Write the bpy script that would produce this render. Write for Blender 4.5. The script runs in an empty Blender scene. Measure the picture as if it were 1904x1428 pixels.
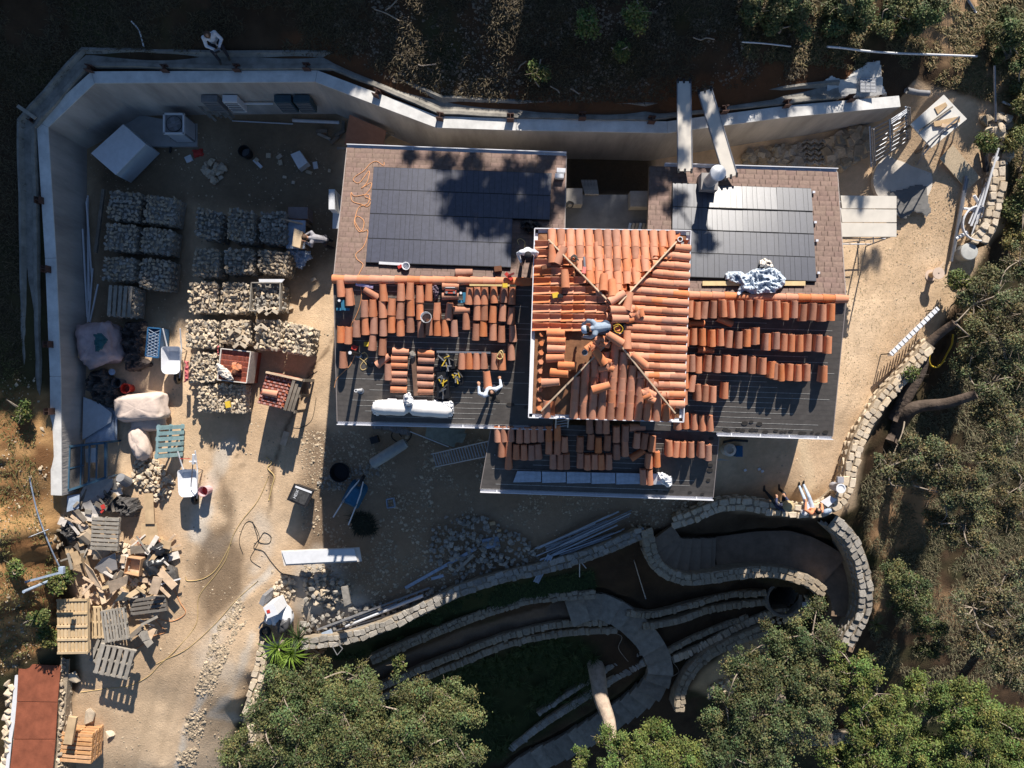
import bpy, math, random
import numpy as np
from mathutils import Vector, Matrix, noise
from mathutils.geometry import tessellate_polygon

# ------------------------------------------------------------------ camera, sky, sun, exposure
HC = 22.0          # camera height above the yard
FP = 1280.0        # focal length in photograph pixels
R = math.radians
sc = bpy.context.scene
C = sc.collection
cam_d = bpy.data.cameras.new('camera'); cam = bpy.data.objects.new('camera', cam_d); C.objects.link(cam)
cam.location = (0, 0, HC); cam.rotation_euler = (0, 0, 0)
cam_d.sensor_width = 36.0; cam_d.lens = 36.0*FP/1904.0; cam_d.clip_start = .1; cam_d.clip_end = 600
sc.camera = cam
SUN_EL = R(30.5); SUN_K = .22            # SUN_K: sideways part of the shadow direction
SUN_AZ = math.atan(SUN_K)              # clockwise from +Y
world = bpy.data.worlds.new('World'); sc.world = world; world.use_nodes = True
wn = world.node_tree; bg = wn.nodes['Background']
sky = wn.nodes.new('ShaderNodeTexSky'); sky.sky_type = 'NISHITA'; sky.sun_disc = False
sky.sun_elevation = SUN_EL; sky.sun_rotation = SUN_AZ; sky.air_density = 1.0; sky.dust_density = .2; sky.ozone_density = 4
wn.links.new(sky.outputs[0], bg.inputs[0]); bg.inputs[1].default_value = .057
sun_d = bpy.data.lights.new('sun', 'SUN'); sun = bpy.data.objects.new('sun', sun_d); C.objects.link(sun)
sun_d.energy = 5.0; sun_d.angle = R(.5); sun_d.color = (1, .93, .83)
SD = Vector((math.sin(SUN_AZ)*math.cos(SUN_EL), math.cos(SUN_AZ)*math.cos(SUN_EL), math.sin(SUN_EL)))
sun.rotation_euler = SD.to_track_quat('Z', 'Y').to_euler(); sun.location = (0, 0, 60)
sc.view_settings.view_transform = 'Standard'; sc.view_settings.look = 'None'
sc.view_settings.exposure = .66; sc.view_settings.gamma = 1; sc.view_settings.use_curve_mapping = False

rnd = random.Random(11); nr = np.random.default_rng(5)
def P(x, y, z=0.0):
    d = HC-z
    return Vector(((x-952)*d/FP, -(y-714)*d/FP, z))

# ------------------------------------------------------------------ materials
MATS = {}
def mat(name, col, var=.25, scale=6, rough=.85, bump=.0, bscale=None, metal=0, rand=0., col2=None, spec=.3, stretch=None, attr=None, coat=0):
    """base colour from two-scale noise between col and col2 (or darker/lighter col), optional per-object variation"""
    if name in MATS: return MATS[name]
    m = bpy.data.materials.new(name); m.use_nodes = True; nt = m.node_tree; N = nt.nodes; L = nt.links
    b = N['Principled BSDF']; b.inputs['Roughness'].default_value = rough; b.inputs['Metallic'].default_value = metal
    b.inputs['Specular IOR Level'].default_value = spec; b.inputs['Coat Weight'].default_value = coat
    tc = N.new('ShaderNodeTexCoord'); mp = N.new('ShaderNodeMapping'); L.new(tc.outputs['Object'], mp.inputs[0])
    if stretch: mp.inputs['Scale'].default_value = stretch
    n1 = N.new('ShaderNodeTexNoise'); n1.inputs['Scale'].default_value = scale; n1.inputs['Detail'].default_value = 6; n1.inputs['Roughness'].default_value = .65
    L.new(mp.outputs[0], n1.inputs[0])
    if rand:
        oi = N.new('ShaderNodeObjectInfo'); ad = N.new('ShaderNodeVectorMath'); ad.operation = 'ADD'; sm = N.new('ShaderNodeVectorMath'); sm.operation = 'SCALE'
        cx = N.new('ShaderNodeCombineXYZ'); L.new(oi.outputs['Random'], cx.inputs[0]); L.new(oi.outputs['Random'], cx.inputs[1])
        L.new(cx.outputs[0], sm.inputs[0]); sm.inputs['Scale'].default_value = 50; L.new(mp.outputs[0], ad.inputs[0]); L.new(sm.outputs[0], ad.inputs[1]); L.new(ad.outputs[0], n1.inputs[0])
    rp = N.new('ShaderNodeMapRange'); L.new(n1.outputs[0], rp.inputs[0]); rp.inputs[1].default_value = .3; rp.inputs[2].default_value = .7
    mx = N.new('ShaderNodeMix'); mx.data_type = 'RGBA'
    c = Vector(col); 
    ca = c*(1-var); cb = Vector(col2) if col2 else Vector([min(1, v*(1+var)) for v in col])
    if col2: ca = c
    mx.inputs[6].default_value = (*ca, 1); mx.inputs[7].default_value = (*cb, 1); L.new(rp.outputs[0], mx.inputs[0])
    out = mx.outputs[2]
    if attr:
        at = N.new('ShaderNodeAttribute'); at.attribute_name = attr
        mu = N.new('ShaderNodeMix'); mu.data_type = 'RGBA'; mu.blend_type = 'MULTIPLY'; mu.inputs[0].default_value = 1
        L.new(out, mu.inputs[6]); L.new(at.outputs['Color'], mu.inputs[7]); out = mu.outputs[2]
    if rand:
        hs = N.new('ShaderNodeHueSaturation'); mr = N.new('ShaderNodeMapRange'); L.new(oi.outputs['Random'], mr.inputs[0])
        mr.inputs[3].default_value = 1-rand; mr.inputs[4].default_value = 1+rand; L.new(mr.outputs[0], hs.inputs['Value'])
        m2 = N.new('ShaderNodeMath'); m2.operation = 'FRACT'; m3 = N.new('ShaderNodeMath'); m3.operation = 'MULTIPLY'; m3.inputs[1].default_value = 7.31
        L.new(oi.outputs['Random'], m3.inputs[0]); L.new(m3.outputs[0], m2.inputs[0])
        m4 = N.new('ShaderNodeMapRange'); L.new(m2.outputs[0], m4.inputs[0]); m4.inputs[3].default_value = 1-rand*.9; m4.inputs[4].default_value = 1+rand*.3; L.new(m4.outputs[0], hs.inputs['Saturation'])
        L.new(out, hs.inputs['Color']); out = hs.outputs[0]
    L.new(out, b.inputs['Base Color'])
    if bump:
        n2 = N.new('ShaderNodeTexNoise'); n2.inputs['Scale'].default_value = bscale or scale*4; n2.inputs['Detail'].default_value = 5; L.new(mp.outputs[0], n2.inputs[0])
        bp = N.new('ShaderNodeBump'); bp.inputs['Strength'].default_value = 1; bp.inputs['Distance'].default_value = bump
        L.new(n2.outputs[0], bp.inputs['Height']); L.new(bp.outputs[0], b.inputs['Normal'])
    MATS[name] = m; return m

# ------------------------------------------------------------------ mesh building
class MB:
    def __init__(s): s.v = []; s.f = []; s.m = []
    def add(s, vs, fs, mi=0):
        o = len(s.v); s.v += [Vector(v) for v in vs]; s.f += [tuple(i+o for i in f) for f in fs]; s.m += [mi]*len(fs); return s
    def box(s, c, size, M=None, mi=0):
        x, y, z = [q/2 for q in size]; c = Vector(c)
        vs = [Vector((a*x, b*y, e*z)) for a in (-1, 1) for b in (-1, 1) for e in (-1, 1)]
        if M is not None:
            if not isinstance(M, Matrix): M = Matrix.Rotation(M, 3, 'Z')
            vs = [M @ v for v in vs]
        return s.add([v+c for v in vs], [(0, 1, 3, 2), (4, 6, 7, 5), (0, 4, 5, 1), (2, 3, 7, 6), (0, 2, 6, 4), (1, 5, 7, 3)], mi)
    def bar(s, a, b, w, h=None, mi=0, up=None):
        a = Vector(a); b = Vector(b); d = (b-a); L = d.length
        if L < 1e-6: return s
        d.normalize(); u = Vector(up or (0, 0, 1))
        if abs(d.dot(u)) > .99: u = Vector((1, 0, 0))
        r = d.cross(u).normalized(); u = r.cross(d)
        M = Matrix((r, d, u)).transposed()
        return s.box((a+b)/2, (w, L, h or w), M, mi)
    def prism(s, top, bot, mi=0):
        """top: list of points (world), bot: matching list"""
        n = len(top); vs = list(top)+list(bot)
        tri = tessellate_polygon([[Vector((p[0], p[1], p[2])) for p in top]])
        a = sum(((Vector(top[t[1]])-Vector(top[t[0]])).cross(Vector(top[t[2]])-Vector(top[t[0]]))).z for t in tri)
        fs = []
        for t in tri:
            t = tuple(t)
            n_ = (Vector(top[t[1]])-Vector(top[t[0]])).cross(Vector(top[t[2]])-Vector(top[t[0]]))
            if n_.z < 0: t = t[::-1]
            fs.append(t); fs.append(tuple(i+n for i in t[::-1]))
        area = sum(top[i][0]*top[(i+1) % n][1]-top[(i+1) % n][0]*top[i][1] for i in range(n))
        for i in range(n):
            j = (i+1) % n; q = (i, n+i, n+j, j)
            fs.append(q if area > 0 else q[::-1])
        return s.add(vs, fs, mi)
    def slab(s, pts, t, mi=0):
        return s.prism([Vector(p) for p in pts], [Vector(p)-Vector((0, 0, t)) for p in pts], mi)
    def tube(s, pts, r, seg=6, mi=0, cap=True):
        pts = [Vector(p) for p in pts]; n = len(pts); rs = r if isinstance(r, (list, tuple)) else [r]*n
        vs = []; pu = None
        for i, p in enumerate(pts):
            d = (pts[min(i+1, n-1)]-pts[max(i-1, 0)]); d = d.normalized() if d.length > 1e-9 else Vector((0, 0, 1))
            u = Vector((0, 0, 1)) if pu is None else pu
            if abs(d.dot(u)) > .95: u = Vector((1, 0, 0)) if abs(d.x) < .9 else Vector((0, 1, 0))
            a = d.cross(u).normalized(); b = a.cross(d)
            for k in range(seg):
                t = 2*math.pi*k/seg; vs.append(p+(a*math.cos(t)+b*math.sin(t))*rs[i])
        fs = [(i*seg+k, (i+1)*seg+k, (i+1)*seg+(k+1) % seg, i*seg+(k+1) % seg) for i in range(n-1) for k in range(seg)]
        fs = [f[::-1] for f in fs]
        if cap: fs += [tuple(range(seg)), tuple(range((n-1)*seg, n*seg))[::-1]]
        return s.add(vs, fs, mi)
    def lathe(s, c, prof, seg=14, mi=0, M=None, sx=1, sy=1):
        """prof: list of (r,z); closed at ends when r == 0"""
        c = Vector(c); vs = []
        for (r, z) in prof:
            for k in range(seg):
                t = 2*math.pi*k/seg; v = Vector((r*math.cos(t)*sx, r*math.sin(t)*sy, z))
                vs.append((M @ v if M else v)+c)
        fs = [(i*seg+k, i*seg+(k+1) % seg, (i+1)*seg+(k+1) % seg, (i+1)*seg+k) for i in range(len(prof)-1) for k in range(seg)]
        return s.add(vs, fs, mi)
    def disc(s, c, r, h, seg=16, mi=0, M=None):
        return s.lathe(c, [(0, 0), (r, 0), (r, h), (0, h)], seg, mi, M)
    def mesh(s, name, mats, smooth=False, off=None):
        me = bpy.data.meshes.new(name)
        off = off or Vector((0, 0, 0))
        me.from_pydata([v-off for v in s.v], [], s.f)
        for m in (mats if isinstance(mats, (list, tuple)) else [mats]): me.materials.append(m)
        if any(s.m): me.polygons.foreach_set('material_index', s.m)
        if smooth: me.polygons.foreach_set('use_smooth', [True]*len(s.f))
        me.update(); return me
    def base(s):
        n = len(s.v); c = Vector((0, 0, 0))
        for v in s.v: c += v
        c /= n; c.z = min(v.z for v in s.v); return c

def tag(o, label=None, cat=None, group=None, kind=None):
    if label: o['label'] = label
    if cat: o['category'] = cat
    if group: o['group'] = group
    if kind: o['kind'] = kind
    return o
def thing(name, label, cat, loc=(0, 0, 0), rz=0, group=None, M=None):
    o = bpy.data.objects.new(name, None); C.objects.link(o); o.empty_display_size = .2
    if M is not None: o.matrix_world = M
    else: o.location = loc; o.rotation_euler = (0, 0, rz)
    return tag(o, label, cat, group)
def part(name, mb, m, parent, smooth=False, world=True, label=None, kind=None):
    """mesh part; world=True: vertices given in world space (parent unrotated), else parent-local"""
    off = None
    p = parent
    if world:
        off = Vector((0, 0, 0)); q = parent
        while q: off += q.location; q = q.parent
        base = mb.base(); me = mb.mesh(name, m, smooth, base)
        o = bpy.data.objects.new(name, me); o.location = base-off
    else:
        o = bpy.data.objects.new(name, mb.mesh(name, m, smooth))
    C.objects.link(o); o.parent = parent
    if label: o['label'] = label
    if kind: o['kind'] = kind
    return o
def single(name, label, cat, mb, m, smooth=False, group=None, kind=None):
    b = mb.base(); o = bpy.data.objects.new(name, mb.mesh(name, m, smooth, b)); o.location = b
    C.objects.link(o); return tag(o, label, cat, group, kind)
def inst(name, me, loc, parent=None, rot=None, scale=None, M=None):
    o = bpy.data.objects.new(name, me); C.objects.link(o)
    if parent: o.parent = parent
    if M is not None: o.matrix_local = M
    else:
        o.location = loc
        if rot: o.rotation_euler = rot
        if scale: o.scale = scale
    return o
def copy_tree(o, parent=None):
    c = o.copy(); C.objects.link(c); c.parent = parent
    for ch in o.children: copy_tree(ch, c)
    return c
def fast_mesh(name, V, F, m, col=None, smooth=False):
    """V (n,3) F (k,4 or 3) numpy"""
    me = bpy.data.meshes.new(name); k = F.shape[1]
    me.vertices.add(len(V)); me.vertices.foreach_set('co', V.astype(np.float32).ravel())
    me.loops.add(F.size); me.loops.foreach_set('vertex_index', F.astype(np.int32).ravel())
    me.polygons.add(len(F)); me.polygons.foreach_set('loop_start', np.arange(0, F.size, k, dtype=np.int32))
    if smooth: me.polygons.foreach_set('use_smooth', np.ones(len(F), bool))
    me.materials.append(m)
    if col is not None:
        a = me.color_attributes.new('col', 'FLOAT_COLOR', 'POINT'); c4 = np.ones((len(V), 4), np.float32); c4[:, :3] = col; a.data.foreach_set('color', c4.ravel())
    me.update(calc_edges=True); me.validate(); return me

# plane seen through measured picture points: used to lay things out on sloping roofs
class Plane:
    def __init__(s, a, b, c):
        s.o = Vector(a); s.n = (Vector(b)-s.o).cross(Vector(c)-s.o).normalized()
        if s.n.z < 0: s.n = -s.n
    def at(s, x, y, off=0.):
        o = Vector((0, 0, HC)); d = P(x, y, 0)-o
        t = ((s.o+s.n*off)-o).dot(s.n)/d.dot(s.n); return o+d*t
    def frame(s, x, y, ang=0, off=0., L=10):
        """matrix with Y along picture angle (deg clockwise from picture up), Z = normal"""
        a = R(ang); p = s.at(x, y, off); q = s.at(x+L*math.sin(a), y-L*math.cos(a), off)
        d = (q-p).normalized(); r = d.cross(s.n).normalized()
        M = Matrix((r, d, s.n)).transposed().to_4x4(); M.translation = p; return M

# ------------------------------------------------------------------ terrain height
WALL_T = [(95, 921, 1.1), (93, 700, 1.35), (84, 480, 1.55), (68, 225, 1.9), (170, 133, 2.5), (590, 131, 2.5), (815, 216, 2.5), (960, 221, 2.5), (1240, 226, 2.45), (1460, 197, 2.2), (1672, 178, 1.7)]   # outer top edge of the retaining wall
W3 = [P(*p) for p in WALL_T]
SHARED = [(97, 960, .8), (104, 1050, .45), (112, 1150, .15), (112, 1250, -.15), (60, 1440, -.7), (1700, 160, 1.25), (1740, 110, 1.4), (1800, 50, 1.5), (1850, 0, 1.5)]
GROUND_PTS = SHARED+[(180, 240, 0), (200, 600, 0), (450, 300, 0), (300, 850, 0), (170, 880, .0), (450, 600, 0), (620, 600, 0), (800, 860, 0), (700, 960, -.2), (1000, 930, 0), (1200, 300, 0), (900, 600, 0), (1250, 600, 0), (1400, 880, .1), (770, 260, 0),
    (1500, 260, .15), (1650, 600, .2), (1620, 450, .25), (1700, 350, .3), (1800, 400, .3), (1840, 300, .4), (1600, 760, .15), (1500, 920, .1), (1200, 930, 0), (600, 1010, -.5), (900, 1010, -.5), (1040, 1000, -.3), (1600, 230, .4), (1690, 215, .8),
    (400, 1000, -.15), (350, 1150, -.4), (300, 1300, -.75), (300, 1428, -1.0), (450, 1150, -.4), (440, 1300, -.85), (200, 1000, -.05), (180, 1150, -.2), (180, 1350, -.6), (510, 1090, -.4), (480, 1200, -.5), (470, 1250, -.7), (150, 1060, .1),
    (600, 1150, -.95), (700, 1120, -.95), (850, 1060, -.7), (960, 1040, -.5),
    (650, 1215, -2.1), (800, 1155, -1.8), (1000, 1095, -1.5), (1110, 1050, -1.2), (600, 1240, -2.2), (520, 1270, -2.2),
    (700, 1252, -2.7), (850, 1190, -2.35), (1000, 1140, -2.0), (1110, 1125, -1.95), (1150, 1110, -2.0),
    (1190, 1190, -2.7), (1235, 1250, -3.2), (1180, 1310, -4.2), (1050, 1370, -5.1), (960, 1428, -5.8),
    (700, 1310, -4.2), (900, 1240, -3.6), (1050, 1190, -3.3), (1100, 1240, -3.7), (1000, 1300, -4.8), (850, 1380, -5.8), (700, 1420, -5.8), (560, 1400, -3.6), (1100, 1400, -5.8),
    (1240, 1000, -.6), (1300, 1020, -1.2), (1360, 1030, -1.6), (1450, 1025, -1.7), (1540, 1070, -1.85), (1580, 1140, -2.1), (1560, 1190, -2.3),
    (1200, 1090, -2.1), (1300, 1095, -2.4), (1400, 1090, -2.6), (1455, 1115, -2.9), (1260, 1140, -2.9), (1350, 1150, -3.2), (1270, 1220, -3.5), (1350, 1250, -3.4), (1400, 1230, -3.5), (1500, 1150, -3.1), (1300, 1300, -4.6), (1250, 1380, -5.6), (1400, 1400, -5.5), (1600, 1300, -4.8), (1600, 1428, -6),
    (1640, 900, -1.2), (1620, 980, -1.8), (1650, 1100, -3.0), (1700, 1000, -2.6), (1800, 900, -2.8), (1900, 800, -3.2), (1750, 760, -1.2), (1690, 800, -.9), (1850, 600, -1.0), (1890, 430, -.5), (1700, 1250, -4.4), (1900, 1100, -4.5), (1900, 1428, -6.5), (1760, 600, -.2),
    (1880, 250, .3), (1900, 130, .9)]
HILL_PTS = SHARED+[(60, 225, 1.85), (50, 480, 1.5), (60, 700, 1.3), (70, 920, 1.1), (170, 110, 2.45), (400, 105, 2.48), (600, 110, 2.48), (800, 185, 2.48), (960, 205, 2.48), (1200, 210, 2.42), (1460, 180, 2.15), (1640, 150, 1.75), (1590, 120, 2.0),
    (300, 50, 2.85), (600, 50, 2.95), (900, 110, 3.0), (1200, 120, 3.0), (1450, 110, 2.6), (1600, 70, 2.35), (900, 0, 3.7), (300, 0, 3.2), (0, 0, 3.1), (1300, 0, 3.7), (1500, 0, 3.1), (1650, 0, 2.3), (1750, 30, 1.8),
    (0, 250, 2.0), (0, 500, 1.65), (0, 700, 1.7), (0, 850, 1.9), (40, 900, 1.5), (60, 1000, 1.25), (0, 1000, 2.0), (60, 1110, .95), (0, 1120, 1.6), (80, 1190, .2), (0, 1240, .25), (0, 1330, -.35), (0, 1428, -.6)]
FAR_G = [(30, 0, -6), (28, -20, -12), (0, -30, -13), (-20, -30, -7), (45, 0, -9), (45, -45, -16), (0, -55, -18), (-45, -45, -9), (25, 14, 1.5), (45, 30, 3)]
FAR_H = [(0, 16, 5.2), (-15, 16, 4.4), (9, 15, 3.2), (15, 15, 1.0), (0, 28, 9), (-30, 28, 8), (30, 28, 5), (-26, 0, 4), (-45, 0, 7), (-28, -20, 2), (-45, -45, 0), (0, 55, 16), (45, 55, 10), (-45, 55, 14)]
def rbf_fit(pts):
    X = np.array([[p[0], p[1]] for p in pts]); z = np.array([p[2] for p in pts]); n = len(pts)
    D = np.sqrt(((X[:, None]-X[None])**2).sum(2)); A = np.zeros((n+3, n+3)); A[:n, :n] = D+np.eye(n)*-.02
    A[:n, n] = 1; A[:n, n+1:] = X; A[n, :n] = 1; A[n+1:, :n] = X.T
    w = np.linalg.solve(A, np.concatenate([z, [0, 0, 0]])); return X, w
def rbf_eval(fit, x, y):
    X, w = fit; out = np.full(x.shape, w[len(X)])+w[len(X)+1]*x+w[len(X)+2]*y
    for (a, b), k in zip(X, w[:len(X)]): out += k*np.sqrt((x-a)**2+(y-b)**2)
    return out
FG = rbf_fit([tuple(P(*p)) for p in GROUND_PTS]+FAR_G); FH = rbf_fit([tuple(P(*p)) for p in HILL_PTS]+FAR_H)
_wc = []          # wall centre line (world), shifted inwards by half its thickness
for i, p in enumerate(W3):
    a = W3[max(i-1, 0)]; b = W3[min(i+1, len(W3)-1)]; d = (b-a).normalized(); nrm = Vector((d.y, -d.x, 0)); _wc.append(p+nrm*.16)
YPOLY = [(q.x, q.y) for q in _wc]+[tuple(P(1740, 110, 1.4))[:2], tuple(P(1850, 0, 1.5))[:2], (20, 14), (60, 40), (90, 0), (90, -90), (-30, -90), tuple(P(60, 1440, -.7))[:2], tuple(P(112, 1250, -.15))[:2], tuple(P(104, 1050, .45))[:2]]
def inside(poly, x, y):
    ins = np.zeros(np.shape(x), bool); n = len(poly)
    for i in range(n):
        x1, y1 = poly[i]; x2, y2 = poly[(i+1) % n]
        if y1 == y2: continue
        c = ((y1 > y) != (y2 > y)) & (x < (x2-x1)*(y-y1)/(y2-y1)+x1); ins ^= c
    return ins
def dist_line(pts, x, y, closed=False):
    d = np.full(np.shape(x), 1e9); n = len(pts)
    for i in range(n if closed else n-1):
        ax, ay = pts[i]; bx, by = pts[(i+1) % n]; dx, dy = bx-ax, by-ay; L = dx*dx+dy*dy+1e-9
        t = np.clip(((x-ax)*dx+(y-ay)*dy)/L, 0, 1); d = np.minimum(d, np.hypot(x-ax-t*dx, y-ay-t*dy))
    return d
def height(x, y):
    x = np.asarray(x, float); y = np.asarray(y, float)
    return np.where(inside(YPOLY, x, y), rbf_eval(FG, x, y), rbf_eval(FH, x, y))
def gz(x, y): return float(height(np.array([x]), np.array([y]))[0])
_vg = {}
def vnoise(x, y, s, seed=0, oct=3):
    """cheap tileless value noise"""
    out = np.zeros(np.shape(x)); amp = 1.; tot = 0
    for o in range(oct):
        g = _vg.get(seed+o*17)
        if g is None: g = _vg[seed+o*17] = np.random.default_rng(seed+o*17).random((256, 256))
        u = x/s*2**o+100.3; v = y/s*2**o+57.7; i = np.floor(u).astype(int); j = np.floor(v).astype(int); fu = u-i; fv = v-j
        fu = fu*fu*(3-2*fu); fv = fv*fv*(3-2*fv)
        q = lambda a, b: g[(i+a) % 256, (j+b) % 256]
        out += amp*((q(0, 0)*(1-fu)+q(1, 0)*fu)*(1-fv)+(q(0, 1)*(1-fu)+q(1, 1)*fu)*fv); tot += amp; amp *= .5
    return out/tot
# ------------------------------------------------------------------ ground sheet
def axis(lo, hi, step, far):
    a = list(np.arange(lo, hi+1e-6, step)); d = step; v = hi; r = []
    while v < far: d *= 1.25; v += d; r.append(v)
    l = []; v = lo; d = step
    while v > -far: d *= 1.25; v -= d; l.append(v)
    return np.array(l[::-1]+a+r)
gx = axis(-19, 20, .105, 90); gy = axis(-17, 13, .105, 90)
GX, GY = np.meshgrid(gx, gy); Z = height(GX, GY); inY = inside(YPOLY, GX, GY)
U = 952+GX*FP/(HC-Z); V = 714-GY*FP/(HC-Z)       # where each point of ground was measured in the picture
def pm(poly, soft=8, wob=6, seed=3):
    """soft mask of a region outlined in picture measurements"""
    w = (vnoise(U, V, 30, seed)-.5)*2*wob
    d = dist_line(poly, U, V, True); d = np.where(inside(poly, U, V), d, -d)+w
    t = np.clip(d/soft*.5+.5, 0, 1); return t*t*(3-2*t)
def lm(line, width, soft=6, wob=4, seed=9):
    w = (vnoise(U, V, 22, seed)-.5)*2*wob; d = dist_line(line, U, V)+w
    t = np.clip((width/2-d)/soft+.5, 0, 1); return t*t*(3-2*t)
hillside = ~inY
yard = pm([(120, 130), (1700, 150), (1860, 200), (1872, 300), (1860, 420), (1800, 520), (1740, 620), (1640, 760), (1600, 840), (1590, 940), (1545, 965), (1430, 955), (1340, 945), (1250, 975), (1190, 990), (1010, 1045), (860, 1095), (640, 1180), (500, 1195), (480, 1260), (440, 1330), (400, 1500), (90, 1500), (150, 1250), (130, 1000), (60, 900)], 8, 5)*inY
# relief
rel = .03*(vnoise(GX, GY, .7, 21)-.5)+.012*(vnoise(GX, GY, .16, 22)-.5)
rough_area = np.where(inY, 1-yard, 1.)
rel = rel+rough_area*(.22*(vnoise(GX, GY, 1.1, 31)-.5)+.10*(vnoise(GX, GY, .3, 32)-.5))
bank = pm([(-200, 690), (110, 730), (130, 950), (150, 1080), (130, 1190), (-200, 1330)], 14, 10, 7)*hillside
cr = np.abs(vnoise(GX, GY, .9, 41)-.5)*2
rel = rel+bank*(.36*cr**.6-.16+.16*(vnoise(GX, GY, .25, 44)-.5))
ruts = lm([(500, 1080), (440, 1140), (395, 1210), (365, 1290), (345, 1360), (320, 1460)], 10, 8)
rel = rel+ruts*.05*(vnoise(GX, GY, .15, 51))
rel *= np.clip((np.abs(U-952) < 1100)*1., .2, 1)
dw = dist_line([(q.x, q.y) for q in _wc], GX, GY); rel *= np.where(hillside, np.clip((dw-.7)/.5, 0, 1), np.clip((dw-.15)/.3, 0, 1))
Zr = Z+rel

# beds cut for the paved paths: (picture points with height, width in metres)
PATHS = [([(1058, 1142, -1.95), (1110, 1128, -2.0), (1160, 1148, -2.35), (1202, 1188, -2.75), (1226, 1232, -3.1), (1222, 1268, -3.4), (1188, 1302, -4.0), (1130, 1342, -4.6), (1060, 1385, -5.1), (980, 1425, -5.6), (930, 1470, -5.9)], .98),
         ([(1222, 1000, -.15), (1246, 1030, -.55), (1280, 1036, -.9), (1330, 1034, -1.25)], 1.25),
         ([(1332, 1034, -1.3), (1400, 1024, -1.35), (1470, 1022, -1.4), (1535, 1050, -1.5), (1572, 1095, -1.65), (1574, 1150, -1.8), (1552, 1200, -1.95)], 1.25)]
for _p, _w in PATHS:
    q = [P(*a) for a in _p]
    for i in range(len(q)-1):
        a, b = q[i], q[i+1]; dx, dy = b.x-a.x, b.y-a.y; L = dx*dx+dy*dy; t = np.clip(((GX-a.x)*dx+(GY-a.y)*dy)/L, -.15, 1.15); d = np.hypot(GX-a.x-t*dx, GY-a.y-t*dy); zt = a.z+(b.z-a.z)*t-.22
        k = np.clip((_w/2+.22-d)/.15, 0, 1); Zr = np.where(k > 0, np.minimum(Zr, Zr*(1-k)+zt*k), Zr)
# colours (albedo, with shade darkening painted over the shaded yard areas)
def lay(col, mask, c):
    c = np.array(c); return col*(1-mask[..., None])+c*mask[..., None]
mx = lambda a, b, t: np.array(a)*(1-t[..., None])+np.array(b)*t[..., None]
n1 = vnoise(GX, GY, 1.6, 61, 4); n2 = vnoise(GX, GY, .35, 62, 4); n3 = vnoise(GX, GY, 4., 63, 3)
t = np.clip((n1-.5)*4, 0, 1)
col = mx((.065, .042, .026), (.05, .052, .024), t)                       # litter and grass of the slopes
col = col*(.6+.8*n2)[..., None]
brown = lm([(560, 90), (640, 130), (800, 195), (960, 205), (1180, 195), (1450, 150), (1560, 130)], 70, 30, 14)*hillside
col = lay(col, brown*.85, (.13, .06, .03))
bk = mx((.20, .10, .045), (.46, .27, .12), np.clip((n2-.3)*2.5, 0, 1)); bm_ = bank
col = col*(1-bm_[..., None])+bk*bm_[..., None]
gr = pm([(-50, 560), (100, 560), (90, 730), (-50, 760)], 30, 20, 12)*hillside; col = lay(col, gr*.5, (.07, .075, .03))
clr = pm([(1670, -60), (1850, -60), (1830, 60), (1800, 130), (1760, 110), (1690, 40)], 24, 16, 13); col = lay(col, clr*np.clip(n2*1.6, 0, 1), (.46, .30, .17))
clr2 = pm([(1795, 100), (1870, 150), (1872, 250), (1845, 240), (1790, 200)], 18, 12, 14); col = lay(col, clr2*.8, (.36, .22, .12))
sand = mx((.60, .425, .27), (.71, .53, .36), np.clip((n1-.3)*2.2, 0, 1))*(.86+.28*n2)[..., None]
ym = yard
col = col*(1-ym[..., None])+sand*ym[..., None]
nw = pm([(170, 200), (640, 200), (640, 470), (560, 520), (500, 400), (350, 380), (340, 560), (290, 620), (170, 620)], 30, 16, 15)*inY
col = lay(col, nw*.85, (.15, .11, .072))  # tree shade of the back corner painted into the sand colour
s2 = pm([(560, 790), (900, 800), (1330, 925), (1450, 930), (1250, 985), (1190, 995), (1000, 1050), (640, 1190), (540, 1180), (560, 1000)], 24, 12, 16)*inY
col = lay(col, s2*.75, (.17, .118, .08))  # front yard sand painted darker where the house shadow lies
col = lay(col, pm([(1050, 285), (1215, 285), (1215, 365), (1050, 365)], 10, 2), (.10, .075, .05))
# damp and dusty marks on the drive
wet = np.maximum(pm([(402, 872), (425, 900), (440, 935), (432, 990), (455, 1040), (450, 1100), (385, 1165), (370, 1120), (362, 1040), (385, 985), (418, 970), (410, 930)], 12, 7, 17), pm([(350, 1040), (470, 1040), (440, 1120), (385, 1165), (368, 1110)], 20, 9, 18)*.8)
for (a, b, r_) in ((393, 831, 9), (441, 848, 6), (450, 864, 6), (401, 928, 4), (300, 1110, 12), (380, 985, 7)):
    col = lay(col, np.clip((r_-np.hypot(U-a, V-b))/4, 0, 1)*.7, (.18, .12, .075))
dust = np.maximum(lm([(420, 830), (365, 985), (400, 1015), (420, 1000)], 26, 20, 14, 23), lm([(505, 1060), (460, 1100), (400, 1170), (380, 1290), (345, 1360), (330, 1440)], 13, 9, 6, 24))
dust = np.maximum(dust, lm([(470, 1180), (430, 1290), (390, 1330), (470, 1340)], 12, 10, 7, 25)*.8)
dust = np.maximum(dust, lm([(590, 1070), (600, 1120), (650, 1140)], 90, 40, 14, 26))
dust = np.maximum(dust, lm([(400, 1180), (385, 1230), (430, 1260)], 40, 30, 14, 28)*.5)
dust = np.maximum(dust, lm([(480, 960), (500, 1010), (470, 1060)], 20, 20, 10, 29)*.6)
col = lay(col, dust*.75, (.66, .60, .52))
col = lay(col, wet*.85, (.20, .14, .09))
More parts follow.
